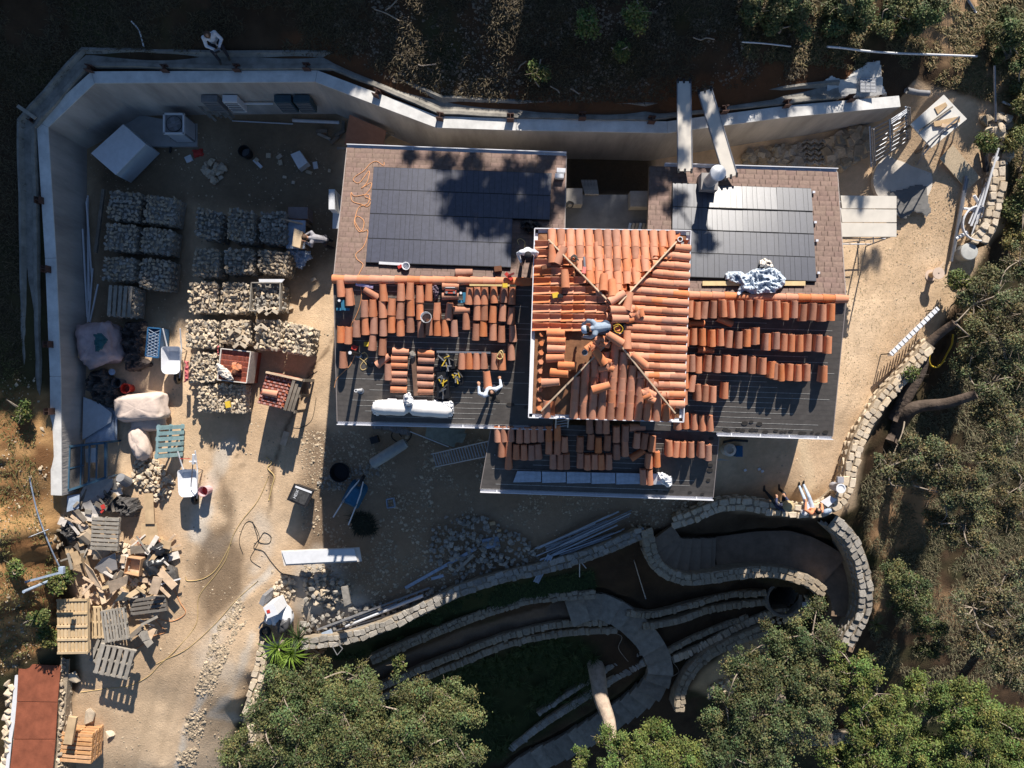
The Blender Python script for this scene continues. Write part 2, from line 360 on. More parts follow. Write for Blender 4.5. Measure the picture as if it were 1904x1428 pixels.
for _t in ([(250, 1428), (300, 1250), (345, 1120), (352, 1000)], [(290, 1428), (335, 1260), (375, 1150), (385, 1050)], [(1610, 560), (1650, 480), (1700, 420)], [(1590, 600), (1600, 700), (1540, 830)]): col = lay(col, lm(_t, 9, 8, 5, 35)*.35, (.44, .32, .21))
col = lay(col, np.clip((vnoise(GX, GY, 2.3, 91, 3)-.56)*5, 0, 1)*ym*.35, (.40, .30, .20))
crack = lm([(628, 600), (610, 650), (575, 690), (560, 740), (530, 800), (505, 880), (500, 960)], 7, 5, 5, 30)*inY
col = lay(col, crack*.8, (.16, .105, .065))
col = lay(col, lm([(1490, 820), (1500, 870), (1508, 905)], 22, 14, 6, 31)*.5, (.70, .56, .38))
# garden beds, paths and terraces below the house
bed = mx((.045, .03, .02), (.075, .048, .03), n2)
for poly in ([(1120, 1060), (1200, 1010), (1240, 1080), (1440, 1080), (1440, 1100), (1300, 1115), (1180, 1145), (1120, 1110)],
             [(1200, 1170), (1430, 1110), (1440, 1150), (1240, 1215)], [(1060, 1180), (1140, 1170), (1205, 1230), (1190, 1250), (1090, 1230)],
             [(1240, 1260), (1330, 1190), (1340, 1200), (1280, 1290), (1240, 1400), (1120, 1400), (1100, 1340), (1200, 1320)]):
    m_ = pm(poly, 8, 4)*inY; col = col*(1-m_[..., None])+bed*m_[..., None]
grn = pm([(620, 1220), (760, 1150), (900, 1085), (1100, 1060), (1110, 1100), (980, 1110), (850, 1160), (700, 1225)], 10, 6)*inY; col = lay(col, grn*.8, (.035, .05, .018))
grn = pm([(700, 1290), (1060, 1170), (1110, 1200), (1100, 1270), (1060, 1330), (900, 1430), (650, 1440)], 16, 8)*inY; col = lay(col, grn*.85, (.032, .045, .016))
pth = lm([(690, 1265), (850, 1195), (1000, 1150), (1115, 1128)], 36, 6, 2)*inY; col = lay(col, pth*.9, (.16, .115, .085))
pt2 = pm([(1310, 1240), (1400, 1180), (1440, 1200), (1400, 1290), (1320, 1290), (1285, 1280)], 8, 4)*inY; col = lay(col, pt2, (.50, .36, .22))
for poly in ([(1640, 900), (1670, 890), (1665, 1030), (1610, 1020)], [(1690, 860), (1720, 880), (1730, 1000), (1700, 1020), (1650, 1030)], [(1625, 1080), (1655, 1050), (1650, 1130), (1625, 1160)], [(1735, 1080), (1780, 1100), (1780, 1160), (1740, 1150)]):
    m_ = pm(poly, 16, 12, 33)*inY; col = lay(col, m_*.9, (.36, .22, .12))
mot = (.88+.24*vnoise(GX, GY, .13, 71, 2)); col = col*mot[..., None]
M_ground = bpy.data.materials.new('ground_soil'); M_ground.use_nodes = True
_nt = M_ground.node_tree; _b = _nt.nodes['Principled BSDF']; _b.inputs['Roughness'].default_value = .95; _b.inputs['Specular IOR Level'].default_value = .1
_a = _nt.nodes.new('ShaderNodeAttribute'); _a.attribute_name = 'col'; _tc = _nt.nodes.new('ShaderNodeTexCoord')
_n = _nt.nodes.new('ShaderNodeTexNoise'); _n.inputs['Scale'].default_value = 9; _n.inputs['Detail'].default_value = 9; _n.inputs['Roughness'].default_value = .8; _nt.links.new(_tc.outputs['Object'], _n.inputs[0])
_r = _nt.nodes.new('ShaderNodeMapRange'); _r.inputs[1].default_value = .25; _r.inputs[2].default_value = .75; _r.inputs[3].default_value = .82; _r.inputs[4].default_value = 1.14; _nt.links.new(_n.outputs[0], _r.inputs[0])
_m = _nt.nodes.new('ShaderNodeVectorMath'); _m.operation = 'SCALE'; _nt.links.new(_a.outputs['Color'], _m.inputs[0]); _nt.links.new(_r.outputs[0], _m.inputs['Scale']); _nt.links.new(_m.outputs[0], _b.inputs['Base Color'])
_n2 = _nt.nodes.new('ShaderNodeTexNoise'); _n2.inputs['Scale'].default_value = 16; _n2.inputs['Detail'].default_value = 8; _n2.inputs['Roughness'].default_value = .75; _nt.links.new(_tc.outputs['Object'], _n2.inputs[0])
_bp = _nt.nodes.new('ShaderNodeBump'); _bp.inputs['Distance'].default_value = .022; _nt.links.new(_n2.outputs[0], _bp.inputs['Height']); _nt.links.new(_bp.outputs[0], _b.inputs['Normal'])
ny, nx = GX.shape; idx = np.arange(ny*nx).reshape(ny, nx)
F_ = np.stack([idx[:-1, :-1], idx[:-1, 1:], idx[1:, 1:], idx[1:, :-1]], -1).reshape(-1, 4)
# open the bore of the big drain pipe
pc = P(1455, 1112, -2.75)
cxm = GX.ravel()[F_].mean(1); cym = GY.ravel()[F_].mean(1); F_ = F_[np.hypot(cxm-pc.x, cym-pc.y) > .50]
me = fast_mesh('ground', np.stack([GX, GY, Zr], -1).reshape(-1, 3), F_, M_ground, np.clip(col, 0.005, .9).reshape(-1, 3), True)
ground = bpy.data.objects.new('ground', me); C.objects.link(ground); tag(ground, kind='structure')
_Zi = Zr
def zsurf(x, y):
    i = np.clip(np.searchsorted(gx, x), 1, len(gx)-1); j = np.clip(np.searchsorted(gy, y), 1, len(gy)-1)
    a = (x-gx[i-1])/(gx[i]-gx[i-1]); b = (y-gy[j-1])/(gy[j]-gy[j-1])
    return (_Zi[j-1, i-1]*(1-a)+_Zi[j-1, i]*a)*(1-b)+(_Zi[j, i-1]*(1-a)+_Zi[j, i]*a)*b
# surface height for measured picture points, as a table
_lx = np.arange(-320, 2230, 3.); _ly = np.arange(-260, 1700, 3.); _LX, _LY = np.meshgrid(_lx, _ly); _LZ = np.zeros(_LX.shape)
for _ in range(9):
    _d = HC-_LZ; _LZ = .5*_LZ+.5*zsurf((_LX-952)*_d/FP, -(_LY-714)*_d/FP)
def pix_z(px, py):
    fx = np.clip((np.asarray(px, float)+320)/3., 0, len(_lx)-1.01); fy = np.clip((np.asarray(py, float)+260)/3., 0, len(_ly)-1.01); i = fx.astype(int); j = fy.astype(int); a = fx-i; b = fy-j
    return (_LZ[j, i]*(1-a)+_LZ[j, i+1]*a)*(1-b)+(_LZ[j+1, i]*(1-a)+_LZ[j+1, i+1]*a)*b
def gsurf(px, py, off=0.):
    """point on the relief surface"""
    z = float(pix_z(px, py)); p = P(px, py, z); return Vector((p.x, p.y, z+off))
def gs_many(pts):
    q = np.asarray(pts, float); z = pix_z(q[:, 0], q[:, 1]); d = HC-z; return np.stack([(q[:, 0]-952)*d/FP, -(q[:, 1]-714)*d/FP, z], 1)
G = gsurf

# ------------------------------------------------------------------ retaining wall, channel, steel posts
M_conc = mat('pale_plaster_concrete', (.42, .385, .36), .3, .8, .8, .02, 7, stretch=(1.6, 1.6, .35))
M_cap = mat('wall_cap_concrete', (.66, .65, .63), .18, 2.5, .8, .004)
M_chan = mat('grey_channel_concrete', (.25, .235, .21), .35, 3, .9, .02, 9)
M_rust = mat('rusty_steel', (.09, .05, .04), .35, 8, .8, .004)
def offset_line(pts, d):
    out = []
    for i, p in enumerate(pts):
        n_ = Vector((0, 0, 0)); w = 0
        if i > 0: e = (p-pts[i-1]).normalized(); n_ += Vector((e.y, -e.x, 0))
        if i < len(pts)-1: e = (pts[i+1]-p).normalized(); n_ += Vector((e.y, -e.x, 0))
        n_.z = 0; L = n_.length; n_ = n_/L; k = 1/max(.6, (L/2 if 0 < i < len(pts)-1 else 1))
        out.append(p+n_*d*k)
    return out
wall = thing('retaining_wall', 'tall pale plastered retaining wall bending round the yard behind the house', 'retaining wall', W3[4].xyz)
wo = W3; wi = offset_line(W3, .32); mbf = MB(); mbc = MB()
for i in range(len(W3)-1):
    a, b, c, d = wo[i], wo[i+1], wi[i+1], wi[i]
    zb = -.6
    q = lambda v, z: Vector((v.x, v.y, z))
    mbf.prism([q(a, a.z-.03), q(b, b.z-.03), q(c, c.z-.03), q(d, d.z-.03)], [q(a, zb), q(b, zb), q(c, zb), q(d, zb)])
    mc = MB(); e = (b-a).normalized(); nn = Vector((e.y, -e.x, 0)); g = e*.006
    o1 = .004
    mc.prism([a-nn*o1+g, b-nn*o1-g, c+nn*o1-g, d+nn*o1+g], [q(a-nn*o1+g, a.z-.028), q(b-nn*o1-g, b.z-.028), q(c+nn*o1-g, c.z-.028), q(d+nn*o1+g, d.z-.028)])
    part('cap', mc, M_cap, wall)
part('wall_face', mbf, M_conc, wall)
# smear marks / conduit band on the face are part of its finish
chan = [P(*p) for p in [(62, 760, 1.22), (56, 500, 1.5), (50, 232, 1.9), (160, 106, 2.5), (400, 112, 2.52), (620, 112, 2.52), (700, 145, 2.5), (820, 196, 2.5), (1000, 204, 2.5), (1200, 208, 2.45), (1380, 186, 2.3), (1560, 166, 2.02)]]
def ribbon(mb, pts, prof, mi=0):
    """prof: (offset to the right, dz)"""
    rows = [offset_line(pts, o) for o, _ in prof]; n = len(pts); vs = []
    for r, (o, dz) in zip(rows, prof): vs += [p+Vector((0, 0, dz)) for p in r]
    k = len(prof); fs = [(j*n+i, j*n+i+1, (j+1)*n+i+1, (j+1)*n+i) for j in range(k-1) for i in range(n-1)]
    fs = [f[::-1] for f in fs]
    mb.add(vs, fs, mi)
def densify(pts, step, jit=0, zj=0):
    out = []
    for i in range(len(pts)-1):
        n = max(1, int((pts[i+1]-pts[i]).length/step))
        for k in range(n):
            p = pts[i].lerp(pts[i+1], k/n); out.append(p+Vector((rnd.uniform(-jit, jit), rnd.uniform(-jit, jit), rnd.uniform(-zj, zj))))
    out.append(pts[-1]); return out
mb = MB(); ribbon(mb, densify(chan, .5, .015), [(-.24, -.25), (-.24, .10), (-.17, .11), (-.09, -.01), (.08, -.01), (.17, .06), (.26, .07), (.26, -.25)])
single('drainage_channel', 'shallow grey concrete drainage channel running behind the retaining wall', 'drain channel', mb, M_chan)
posts = [(60, 222, 1.9, 35), (166, 127, 2.55, 10), (306, 127, 2.55, 0), (440, 126, 2.55, 0), (570, 124, 2.55, 0), (700, 173, 2.6, 25), (818, 216, 2.6, 10), (949, 218, 2.6, 0), (1083, 215, 2.6, 0), (1212, 222, 2.55, 5), (1348, 203, 2.45, -5), (1464, 192, 2.3, -5), (1583, 182, 2.0, -5), (72, 372, 1.75, 90), (84, 500, 1.62, 90), (88, 640, 1.5, 90), (90, 765, 1.4, 90)]
plab = ['behind the upper left bend of the wall', 'at the top left corner of the wall', 'behind the wall, below the person in white', 'behind the wall above the white air conditioner', 'at the bend of the wall above the dark wall boxes', 'on the sunlit slanting stretch of wall', 'at the bend above the left solar roof', 'behind the wall above the left solar roof', 'behind the wall above the courtyard gap', 'just left of the upright plank bridge', 'just right of the slanting plank bridge', 'on the right stretch of wall, nearer the planks', 'on the right stretch of wall, nearer the grate', 'on the left wall, the uppermost of four', 'on the left wall, second of four from the top', 'on the left wall, third of four from the top', 'on the left wall, lowest of four']
for (px, py, z, a), lb in zip(posts, plab):
    p = P(px, py, z+.06); mb = MB(); M3 = Matrix.Rotation(-R(a), 3, 'Z')
    for (cx, cy, sx, sy) in ((0, .07, .2, .022), (0, -.07, .2, .022), (0, 0, .018, .12)):
        mb.box(p+M3 @ Vector((cx, cy, -1.0)), (sx, sy, 2.2), M3)
    single('steel_post', 'rusty I-section steel post '+lb, 'steel post', mb, M_rust, group='steel posts behind the retaining wall')
# ------------------------------------------------------------------ the house
M_sh = mat('brown_shingle', (.175, .122, .103), .2, 14, .9, .004, 60, attr='col')
M_under = mat('dark_underlayment', (.098, .087, .08), .3, 3, .75, .002, 40, spec=.4)
M_line = mat('chalk_line', (.36, .35, .33), .4, 20, .8)
M_sol = mat('solar_cell', (.046, .05, .078), .2, 9, .42, .001, 90, spec=.4, rand=.05, coat=.45)
M_sol.node_tree.nodes['Principled BSDF'].inputs['Coat Roughness'].default_value = .26
M_sol2 = mat('glossy_solar_cell', (.034, .038, .06), .2, 9, .42, .001, 90, spec=.5, rand=.08, coat=1)
M_sol2.node_tree.nodes['Principled BSDF'].inputs['Coat Roughness'].default_value = .3; M_sol2.node_tree.nodes['Principled BSDF'].inputs['Coat IOR'].default_value = 1.6
M_skirt = mat('black_metal_skirt', (.016, .017, .022), .2, 5, .4)
M_tile = mat('clay_tile', (.60, .19, .075), .2, 5, .8, .003, 30, col2=(.64, .25, .12), rand=.12)
M_tile2 = mat('brown_clay_tile', (.38, .165, .10), .2, 5, .85, .003, 30, col2=(.48, .225, .145), rand=.15)
M_gut = mat('white_gutter', (.72, .73, .78), .06, 3, .5)
M_wallp = mat('cream_stucco', (.52, .47, .40), .12, 3, .9, .01, 20)
M_wood = mat('pale_lumber', (.62, .46, .32), .25, 4, .8, .002, 30, stretch=(1, 1, 1))
M_ply = mat('plywood', (.52, .37, .22), .22, 3, .8)
M_dwood = mat('weathered_timber', (.20, .17, .14), .35, 5, .9, .004)
M_glass = mat('window_glass', (.05, .06, .07), .1, 1, .1, spec=.6)
M_felt = mat('reddish_roofing_felt', (.24, .115, .06), .3, 6, .9, .004)
house = thing('house', 'L-shaped stucco house with half-tiled roofs and a clay-tiled square tower', 'house', (0, 0, 0))

def tile_mesh(name, r0=.112, r1=.092, L=.46, t=.014, seg=7, m=None, flip=False):
    mb = MB(); vs = []
    for (y, r) in ((-L/2, r0), (L/2, r1)):
        for rr in (r, r-t):
            for k in range(seg+1):
                a = math.pi*k/seg; vs.append((rr*math.cos(a), y, rr*math.sin(a)*.86*(-1 if flip else 1)))
    n = seg+1; fs = []
    for k in range(seg):
        fs += [(k, k+1, 2*n+k+1, 2*n+k), (n+k, 3*n+k, 3*n+k+1, n+k+1), (k, n+k, n+k+1, k+1), (2*n+k, 2*n+k+1, 3*n+k+1, 3*n+k)]
    fs += [(0, 2*n, 3*n, n), (n-1, 2*n-1, 4*n-1, 3*n-1)]
    mb.add(vs, fs); me = mb.mesh(name, m or M_tile)
    sm = [True]*len(me.polygons); me.polygons.foreach_set('use_smooth', sm)
    try: me.set_sharp_from_angle(angle=R(40))
    except Exception: pass
    return me
T_a = tile_mesh('clay_tile_a'); T_b = tile_mesh('clay_tile_b', m=M_tile2); T_pan = tile_mesh('clay_pan', flip=True)
M_tile3 = mat('pinkish_clay_tile', (.58, .245, .145), .12, 5, .8, .003, 30, col2=(.64, .30, .185), rand=.08)
T_c = tile_mesh('clay_tile_c', m=M_tile3)

# roof planes from measured corners
NWc = [P(645, 275, 2.7), P(1053, 290, 2.7), P(1048, 532, 3.55), P(620, 518, 3.55)]
SWc = [P(620, 518, 3.55), P(1048, 532, 3.55), P(1028, 793, 2.75), P(627, 783, 2.75)]
NEc = [P(1208, 309, 2.7), P(1557, 320, 2.7), P(1573, 556, 3.55), P(1200, 543, 3.55)]
SEc = [P(1200, 543, 3.55), P(1573, 556, 3.55), P(1548, 811, 2.75), P(1190, 799, 2.75)]
PRc = [P(915, 785, 2.58), P(1338, 800, 2.66), P(1326, 924, 2.12), P(893, 909, 2.10)]
pl = lambda c: Plane(c[0], c[1], c[2])
pNW, pSW, pNE, pSE, pPR = [pl(c) for c in (NWc, SWc, NEc, SEc, PRc)]
M_deck = mat('roof_decking', (.16, .12, .09), .2, 3, .9)
for c in (NWc, SWc, NEc, SEc, PRc):
    mb = MB(); mb.slab([p-Vector((0, 0, .012)) for p in c], .14); part('roof', mb, M_deck, house)
def bil(c, u, v): return c[0].lerp(c[1], u).lerp(c[3].lerp(c[2], u), v)
# shingles on the slopes facing the hill, each tab its own little slab
for c in (NWc, NEc):
    W = (c[1]-c[0]).length; Hh = (c[3]-c[0]).length; nrm = Plane(c[0], c[1], c[2]).n
    rows = int(Hh/.145); Vv = []; Ff = []; Cc = []
    for j in range(rows):
        v0 = j/rows; v1 = (j+1.15)/rows if j < rows-1 else 1.0; x = rnd.uniform(-.3, 0)
        while x < W:
            w = rnd.choice((.16, .22, .3, .34)); a = max(0, x/W); b = min(1, (x+w-.012)/W); x += w
            if b <= a: continue
            h = rnd.choice((.006, .008, .010, .013)); o = len(Vv)
            q = [bil(c, a, v0)+nrm*h, bil(c, b, v0)+nrm*h, bil(c, b, v1)+nrm*.004, bil(c, a, v1)+nrm*.004, bil(c, a, v0)-nrm*.005, bil(c, b, v0)-nrm*.005]
            Vv += q; Ff += [(o, o+1, o+2, o+3), (o+4, o+5, o+1, o)]; s = rnd.uniform(.92, 1.07); Cc += [(s, s*rnd.uniform(.97, 1.02), s)]*6
    me = fast_mesh('shingles', np.array([tuple(v) for v in Vv]), np.array(Ff), M_sh, np.array(Cc))
    o = bpy.data.objects.new('shingles', me); C.objects.link(o); o.parent = house; o['kind'] = 'stuff'
# underlayment strips with chalk lines on the slopes facing the garden
for c, n in ((SWc, 26), (SEc, 26), (PRc, 13)):
    nrm = Plane(c[0], c[1], c[2]).n
    for j in range(n):
        a, b = j/n, (j+1)/n; mb = MB()
        h0, h1 = (.006, .0075)
        q = [bil(c, 0, a)+nrm*h0, bil(c, 1, a)+nrm*h0, bil(c, 1, b)+nrm*h1, bil(c, 0, b)+nrm*h1]
        mb.add(q+[q[3]-nrm*.02, q[2]-nrm*.02], [(3, 2, 1, 0), (4, 5, 2, 3)])
        u0, u1 = rnd.uniform(0, .3), rnd.uniform(.6, 1); t = .10
        e0, e1 = a+(b-a)*.86, a+(b-a)*.95
        q2 = [bil(c, u0, e0)+nrm*(h1+.0035), bil(c, u1, e0)+nrm*(h1+.0035), bil(c, u1, e1)+nrm*(h1+.0045), bil(c, u0, e1)+nrm*(h1+.0045)]
        mb.add(q2, [(3, 2, 1, 0)], 1)
        part('underlayment_strip', mb, [M_under, M_line], house)
# gutters
def gutter(a, b, out, z=0., brackets=5):
    a = Vector(a); b = Vector(b); out = Vector(out); mb = MB(); o = out*.09
    mb.bar(a+o, b+o, .022, .11); mb.bar(a+o*.45-Vector((0, 0, .05)), b+o*.45-Vector((0, 0, .05)), .08, .012)
    g = part('gutter', mb, M_gut, house)
    for k in range(brackets):
        p = a.lerp(b, (k+.5)/brackets); m2 = MB(); m2.bar(p+o, p-o*.1, .03, .012, up=(0, 0, 1)); part('bracket', m2, M_gut, g)
    return g
upv = Vector((.037, .999, 0)); dnv = -upv; rt = Vector((.999, -.037, 0))
gutter(NWc[0], NWc[1], upv); gutter(NEc[0]+rt*.42+upv*.0, NEc[1], upv)
gutter(SWc[3], SWc[2], dnv, brackets=6); gutter(bil(SEc, .40, 1), SEc[2], dnv, brackets=4); gutter(PRc[3], PRc[2], dnv, brackets=7)
for (a, b) in ((NWc[1], NWc[2]), (SWc[3], SWc[0]), (NWc[3], NWc[0]), (NEc[1], NEc[2]), (SEc[1], SEc[2]), (PRc[1], PRc[2]), (PRc[0], PRc[3])):
    mb = MB(); mb.bar(a-Vector((0, 0, .05)), b-Vector((0, 0, .05)), .02, .12); part('drip_edge', mb, mat('drip_edge', (.35, .30, .28), .1, 3, .6), house)
# walls below
def wallbox(c, inset, ztop, zb=-.3):
    cx = sum(c, Vector())/4; q = [cx+(p-cx)*(1-inset) for p in c]; mb = MB()
    mb.prism([Vector((p.x, p.y, ztop)) for p in q], [Vector((p.x, p.y, zb)) for p in q]); return mb
body1 = [NWc[0], NWc[1], SWc[2], SWc[3]]; body2 = [NEc[0], NEc[1], SEc[2], SEc[3]]
for c, z in ((body1, 2.55), (body2, 2.55)): part('wall', wallbox(c, .1, z), M_wallp, house)
part('wall', wallbox([PRc[0], PRc[1], PRc[2], PRc[3]], .16, 1.98, -.4), M_wallp, house)
for k, (px, py) in enumerate(((700, 783), (800, 786), (930, 908), (1050, 912), (1180, 916), (1420, 808), (1490, 810))):
    p = P(px, py, 1.3)+upv*(.62 if py < 900 else .5); mb = MB(); mb.box(p, (.95, .14, 1.2), -R(2.1)); w = part('window', mb, M_gut, house)
    mb = MB(); mb.box(p+dnv*.05, (.8, .07, 1.05), -R(2.1)); part('pane', mb, M_glass, w)
# solar fields
def solar(plane, cols, rows, skip=(), off=.085, tilt=False):
    for i in range(len(cols)-1):
        for j in range(len(rows)-1):
            if (i, j) in skip: continue
            def cor(x, y):   # follow the slight lean of the field
                return x
            y0, y1 = rows[j], rows[j+1]
            def pt(cx, y):
                t = (y-rows[0])/(rows[-1]-rows[0]); xa, xb = cx
                return plane.at(xa+(xb-xa)*t, y+(xa-cols[0][0])*.036, off)
            tl_ = ((.036, .033, .022)[i-1]*(1, .7, .3)[j]) if (tilt and i in (1, 2, 3) and j < 3) else 0.
            a, b, c_, d = pt(cols[i], y0), pt(cols[i+1], y0), pt(cols[i+1], y1), pt(cols[i], y1)
            a = a-plane.n*tl_; b = b-plane.n*tl_*(.8+.4*rnd.random()); c_ = c_+plane.n*tl_*.4; d = d+plane.n*tl_*.4
            mb = MB(); mb.prism([a, b, c_, d], [p-plane.n*.07 for p in (a, b, c_, d)]); pn = part('solar_panel', mb, M_skirt, house)
            ws = [rnd.choice((.7, 1., 1., 1.25)) for _ in range(6)]; tot = sum(ws); s = 0; g = .012
            for w in ws:
                u0, u1 = s/tot, (s+w)/tot; s += w; m2 = MB()
                q = [a.lerp(b, u0+g*.35).lerp(d.lerp(c_, u0+g*.35), .02), a.lerp(b, u1-g*.35).lerp(d.lerp(c_, u1-g*.35), .02), a.lerp(b, u1-g*.35).lerp(d.lerp(c_, u1-g*.35), .98), a.lerp(b, u0+g*.35).lerp(d.lerp(c_, u0+g*.35), .98)]
                h = rnd.uniform(.004, .007); q = [p+plane.n*h for p in q]; m2.prism(q, [p-plane.n*.012 for p in q]); part('cell_strip', m2, M_sol2 if tilt else M_sol, pn)
solar(pNW, [(695, 680), (760, 749), (825, 818), (890, 887), (956, 950), (1026, 1018)], [310, 352, 397, 443, 488], skip=((4, 2), (4, 3)))
solar(pNE, [(1251, 1249), (1315, 1316), (1380, 1383), (1444, 1450), (1509, 1518)], [340, 384, 426, 469, 514], tilt=True)
for (x, y) in ((1512, 358), (1515, 414), (1518, 448), (1521, 508)):
    M = pNE.frame(x, y, 2, .05); mb = MB(); mb.box(M @ Vector((0, 0, .02)), (.07, .06, .06)); part('mounting_clamp', mb, M_gut, house)

# ------------------------------------------------------------------ tower
TW = [P(1001, 433, 4.25), P(1276, 437, 4.25), P(1263, 777, 4.25), P(990, 769, 4.25)]
tc_ = sum(TW, Vector())/4; hw = ((TW[1]-TW[0]).length+(TW[2]-TW[3]).length)/4; tn = ((TW[0]-TW[3])).normalized(); tl = ((TW[0]-TW[3]).length+(TW[1]-TW[2]).length)/4
RZ = 4.25+hw*.27
RN = tc_+tn*(tl-hw); RN.z = RZ; RS = tc_-tn*(tl-hw); RS.z = RZ
pTN, pTE, pTS, pTW = Plane(TW[0], TW[1], RN), Plane(TW[1], TW[2], RS), Plane(TW[2], TW[3], RS), Plane(TW[3], TW[0], RN)
mb = MB(); dz = Vector((0, 0, .10))
top = [TW[0], TW[1], TW[2], TW[3], RN, RS]
mb.add(top+[p-dz for p in TW], [(0, 4, 1), (1, 4, 5, 2), (2, 5, 3), (3, 5, 4, 0), (6, 7, 8, 9), (0, 1, 7, 6), (1, 2, 8, 7), (2, 3, 9, 8), (3, 0, 6, 9)])
part('tower_roof', mb, M_felt, house)
mb = MB(); q = [tc_+(p-tc_)*.88 for p in TW]; mb.prism([Vector((p.x, p.y, 4.12)) for p in q], [Vector((p.x, p.y, 1)) for p in q]); part('tower_wall', mb, M_wallp, house)
for i in range(4):
    a, b = TW[i], TW[(i+1) % 4]; e = (b-a).normalized(); out = Vector((-e.y, e.x, 0)); mb = MB()
    mb.bar(a+out*.10-e*.1+Vector((0, 0, .02)), b+out*.10+e*.1+Vector((0, 0, .02)), .022, .12); mb.bar(a+out*.05-Vector((0, 0, .03)), b+out*.05-Vector((0, 0, .03)), .09, .012)
    part('gutter', mb, M_gut, house)
tiles_n = 0
def in_hip(p, side, m=.06):
    """is the point on the given side of the hips, in tower-local coordinates"""
    d = p-tc_; y = d.dot(tn); x = d.dot(Vector((tn.y, -tn.x, 0)))
    ax, ay = hw-abs(x), tl-abs(y)
    if side in 'NS': return ay < ax-m and (y > 0) == (side == 'N')
    return ax < ay-m and (x > 0) == (side == 'E')
pans = MB()
def lay_tiles(side, plane, e0, e1, pitch=.236, exposure=.345, mode='both', skip=None):
    global tiles_n
    e = (e1-e0).normalized(); up = plane.n.cross(e).normalized()
    if up.z < 0: up = -up
    L = (e1-e0).length; n = int(L/pitch)
    for i in range(n):
        for j in range(9):
            base = e0+e*(pitch*(i+.5)+rnd.uniform(-.008, .008))+up*(exposure*(j+.5)+.0)
            if not in_hip(base, side, .05): continue
            if skip and skip(i/n, j): continue
            M3 = Matrix((up.cross(plane.n), up, plane.n)).transposed()
            tilt = Matrix.Rotation(R(3.2), 3, 'X')
            if mode != 'pan':
                M = (M3 @ tilt @ Matrix.Rotation(rnd.uniform(-.02, .02), 3, 'Z')).to_4x4(); M.translation = base+plane.n*.055
                inst('roof_tile', T_c if rnd.random() < .72 else rnd.choice((T_a, T_b)), None, house, M=M); tiles_n += 1
            if mode == 'pan':
                M = (M3 @ tilt).to_4x4(); M.translation = base+plane.n*.112+e*0
                inst('roof_tile', T_a_pan if rnd.random() < .6 else T_c_pan, None, house, M=M); tiles_n += 1
            else:
                bb = base+e*pitch*.5
                for y0, r in ((-.23, .10), (.23, .085)): pass
                Mp = (M3 @ tilt).to_4x4(); Mp.translation = bb+plane.n*.10
                o = len(pans.v); vs = []
                for (y, r) in ((-.2, .10), (.2, .085)):
                    for k in range(5):
                        a = math.pi*k/4; vs.append(Mp @ Vector((r*math.cos(a), y, -r*math.sin(a)*.8)))
                pans.add(vs, [(k, k+1, 6+k, 5+k) for k in range(4)])
T_a_pan = tile_mesh('clay_pan_a', flip=True); T_c_pan = tile_mesh('clay_pan_c', flip=True, m=M_tile3)
lay_tiles('N', pTN, TW[0], TW[1]); lay_tiles('E', pTE, TW[2], TW[1], exposure=.30)
lay_tiles('S', pTS, TW[3], TW[2], exposure=.33, skip=lambda u, j: .12 < u < .24 and j < 2)
lay_tiles('W', pTW, TW[3], TW[0], pitch=.235, exposure=.30, mode='pan', skip=lambda u, j: u < .47)
o = part('pan_tiles', pans, M_tile, house, smooth=True); o['kind'] = 'stuff'
# hip boards
for a, b in ((P(1020, 446, 4.52), RN+Vector((-.05, 0, .17))), (P(1257, 450, 4.5), RN+Vector((.12, 0, .19))), (P(1006, 764, 4.45), RS+Vector((-.05, 0, .16))), (P(1255, 768, 4.5), RS+Vector((.1, .0, .17)))):
    mb = MB(); mb.bar(a, b, .035, .09); part('hip_board', mb, M_wood, house)
# open end faces of the pans along the tower's left eave
for k in range(9):
    p = TW[3].lerp(TW[0], .03+k*.051)+Vector((.16, 0, .06)); mb = MB(); M = Matrix.Rotation(R(90), 3, 'X') @ Matrix.Rotation(0, 3, 'Z')
    mb.disc(p, .07, .05, 6, M=Matrix.Rotation(R(20), 3, 'Y')); part('eave_plug', mb, M_tile, house)
# ridge caps on the two wings
def ridge_caps(x0, y0, x1, y1, n):
    a, b = P(x0, y0, 3.6), P(x1, y1, 3.6); e = (b-a).normalized(); s = (b-a).length/n
    for i in range(n):
        p = a+e*s*(i+.5); up = Vector((0, 0, 1)); M = Matrix((e.cross(up), e, up)).transposed().to_4x4() @ Matrix.Rotation(R(1.5), 4, 'X'); M.translation = p+Vector((0, 0, .0))
        M = M @ Matrix.Diagonal((1.1, s/.46*1.07, 1.05, 1)); inst('ridge_tile', rnd.choice((T_a, T_c)), None, house, M=M)
ridge_caps(619, 519, 992, 524, 16); ridge_caps(1279, 549, 1575, 556, 13)
# opening at the tower top
mb = MB(); p = P(1150, 611, RZ+.10); mb.lathe(p, [(.17, -.1), (.17, .05), (.14, .05), (.14, -.05), (0, -.05)], 14); part('roof_opening', mb, M_skirt, house)
for k in range(26):
    pass

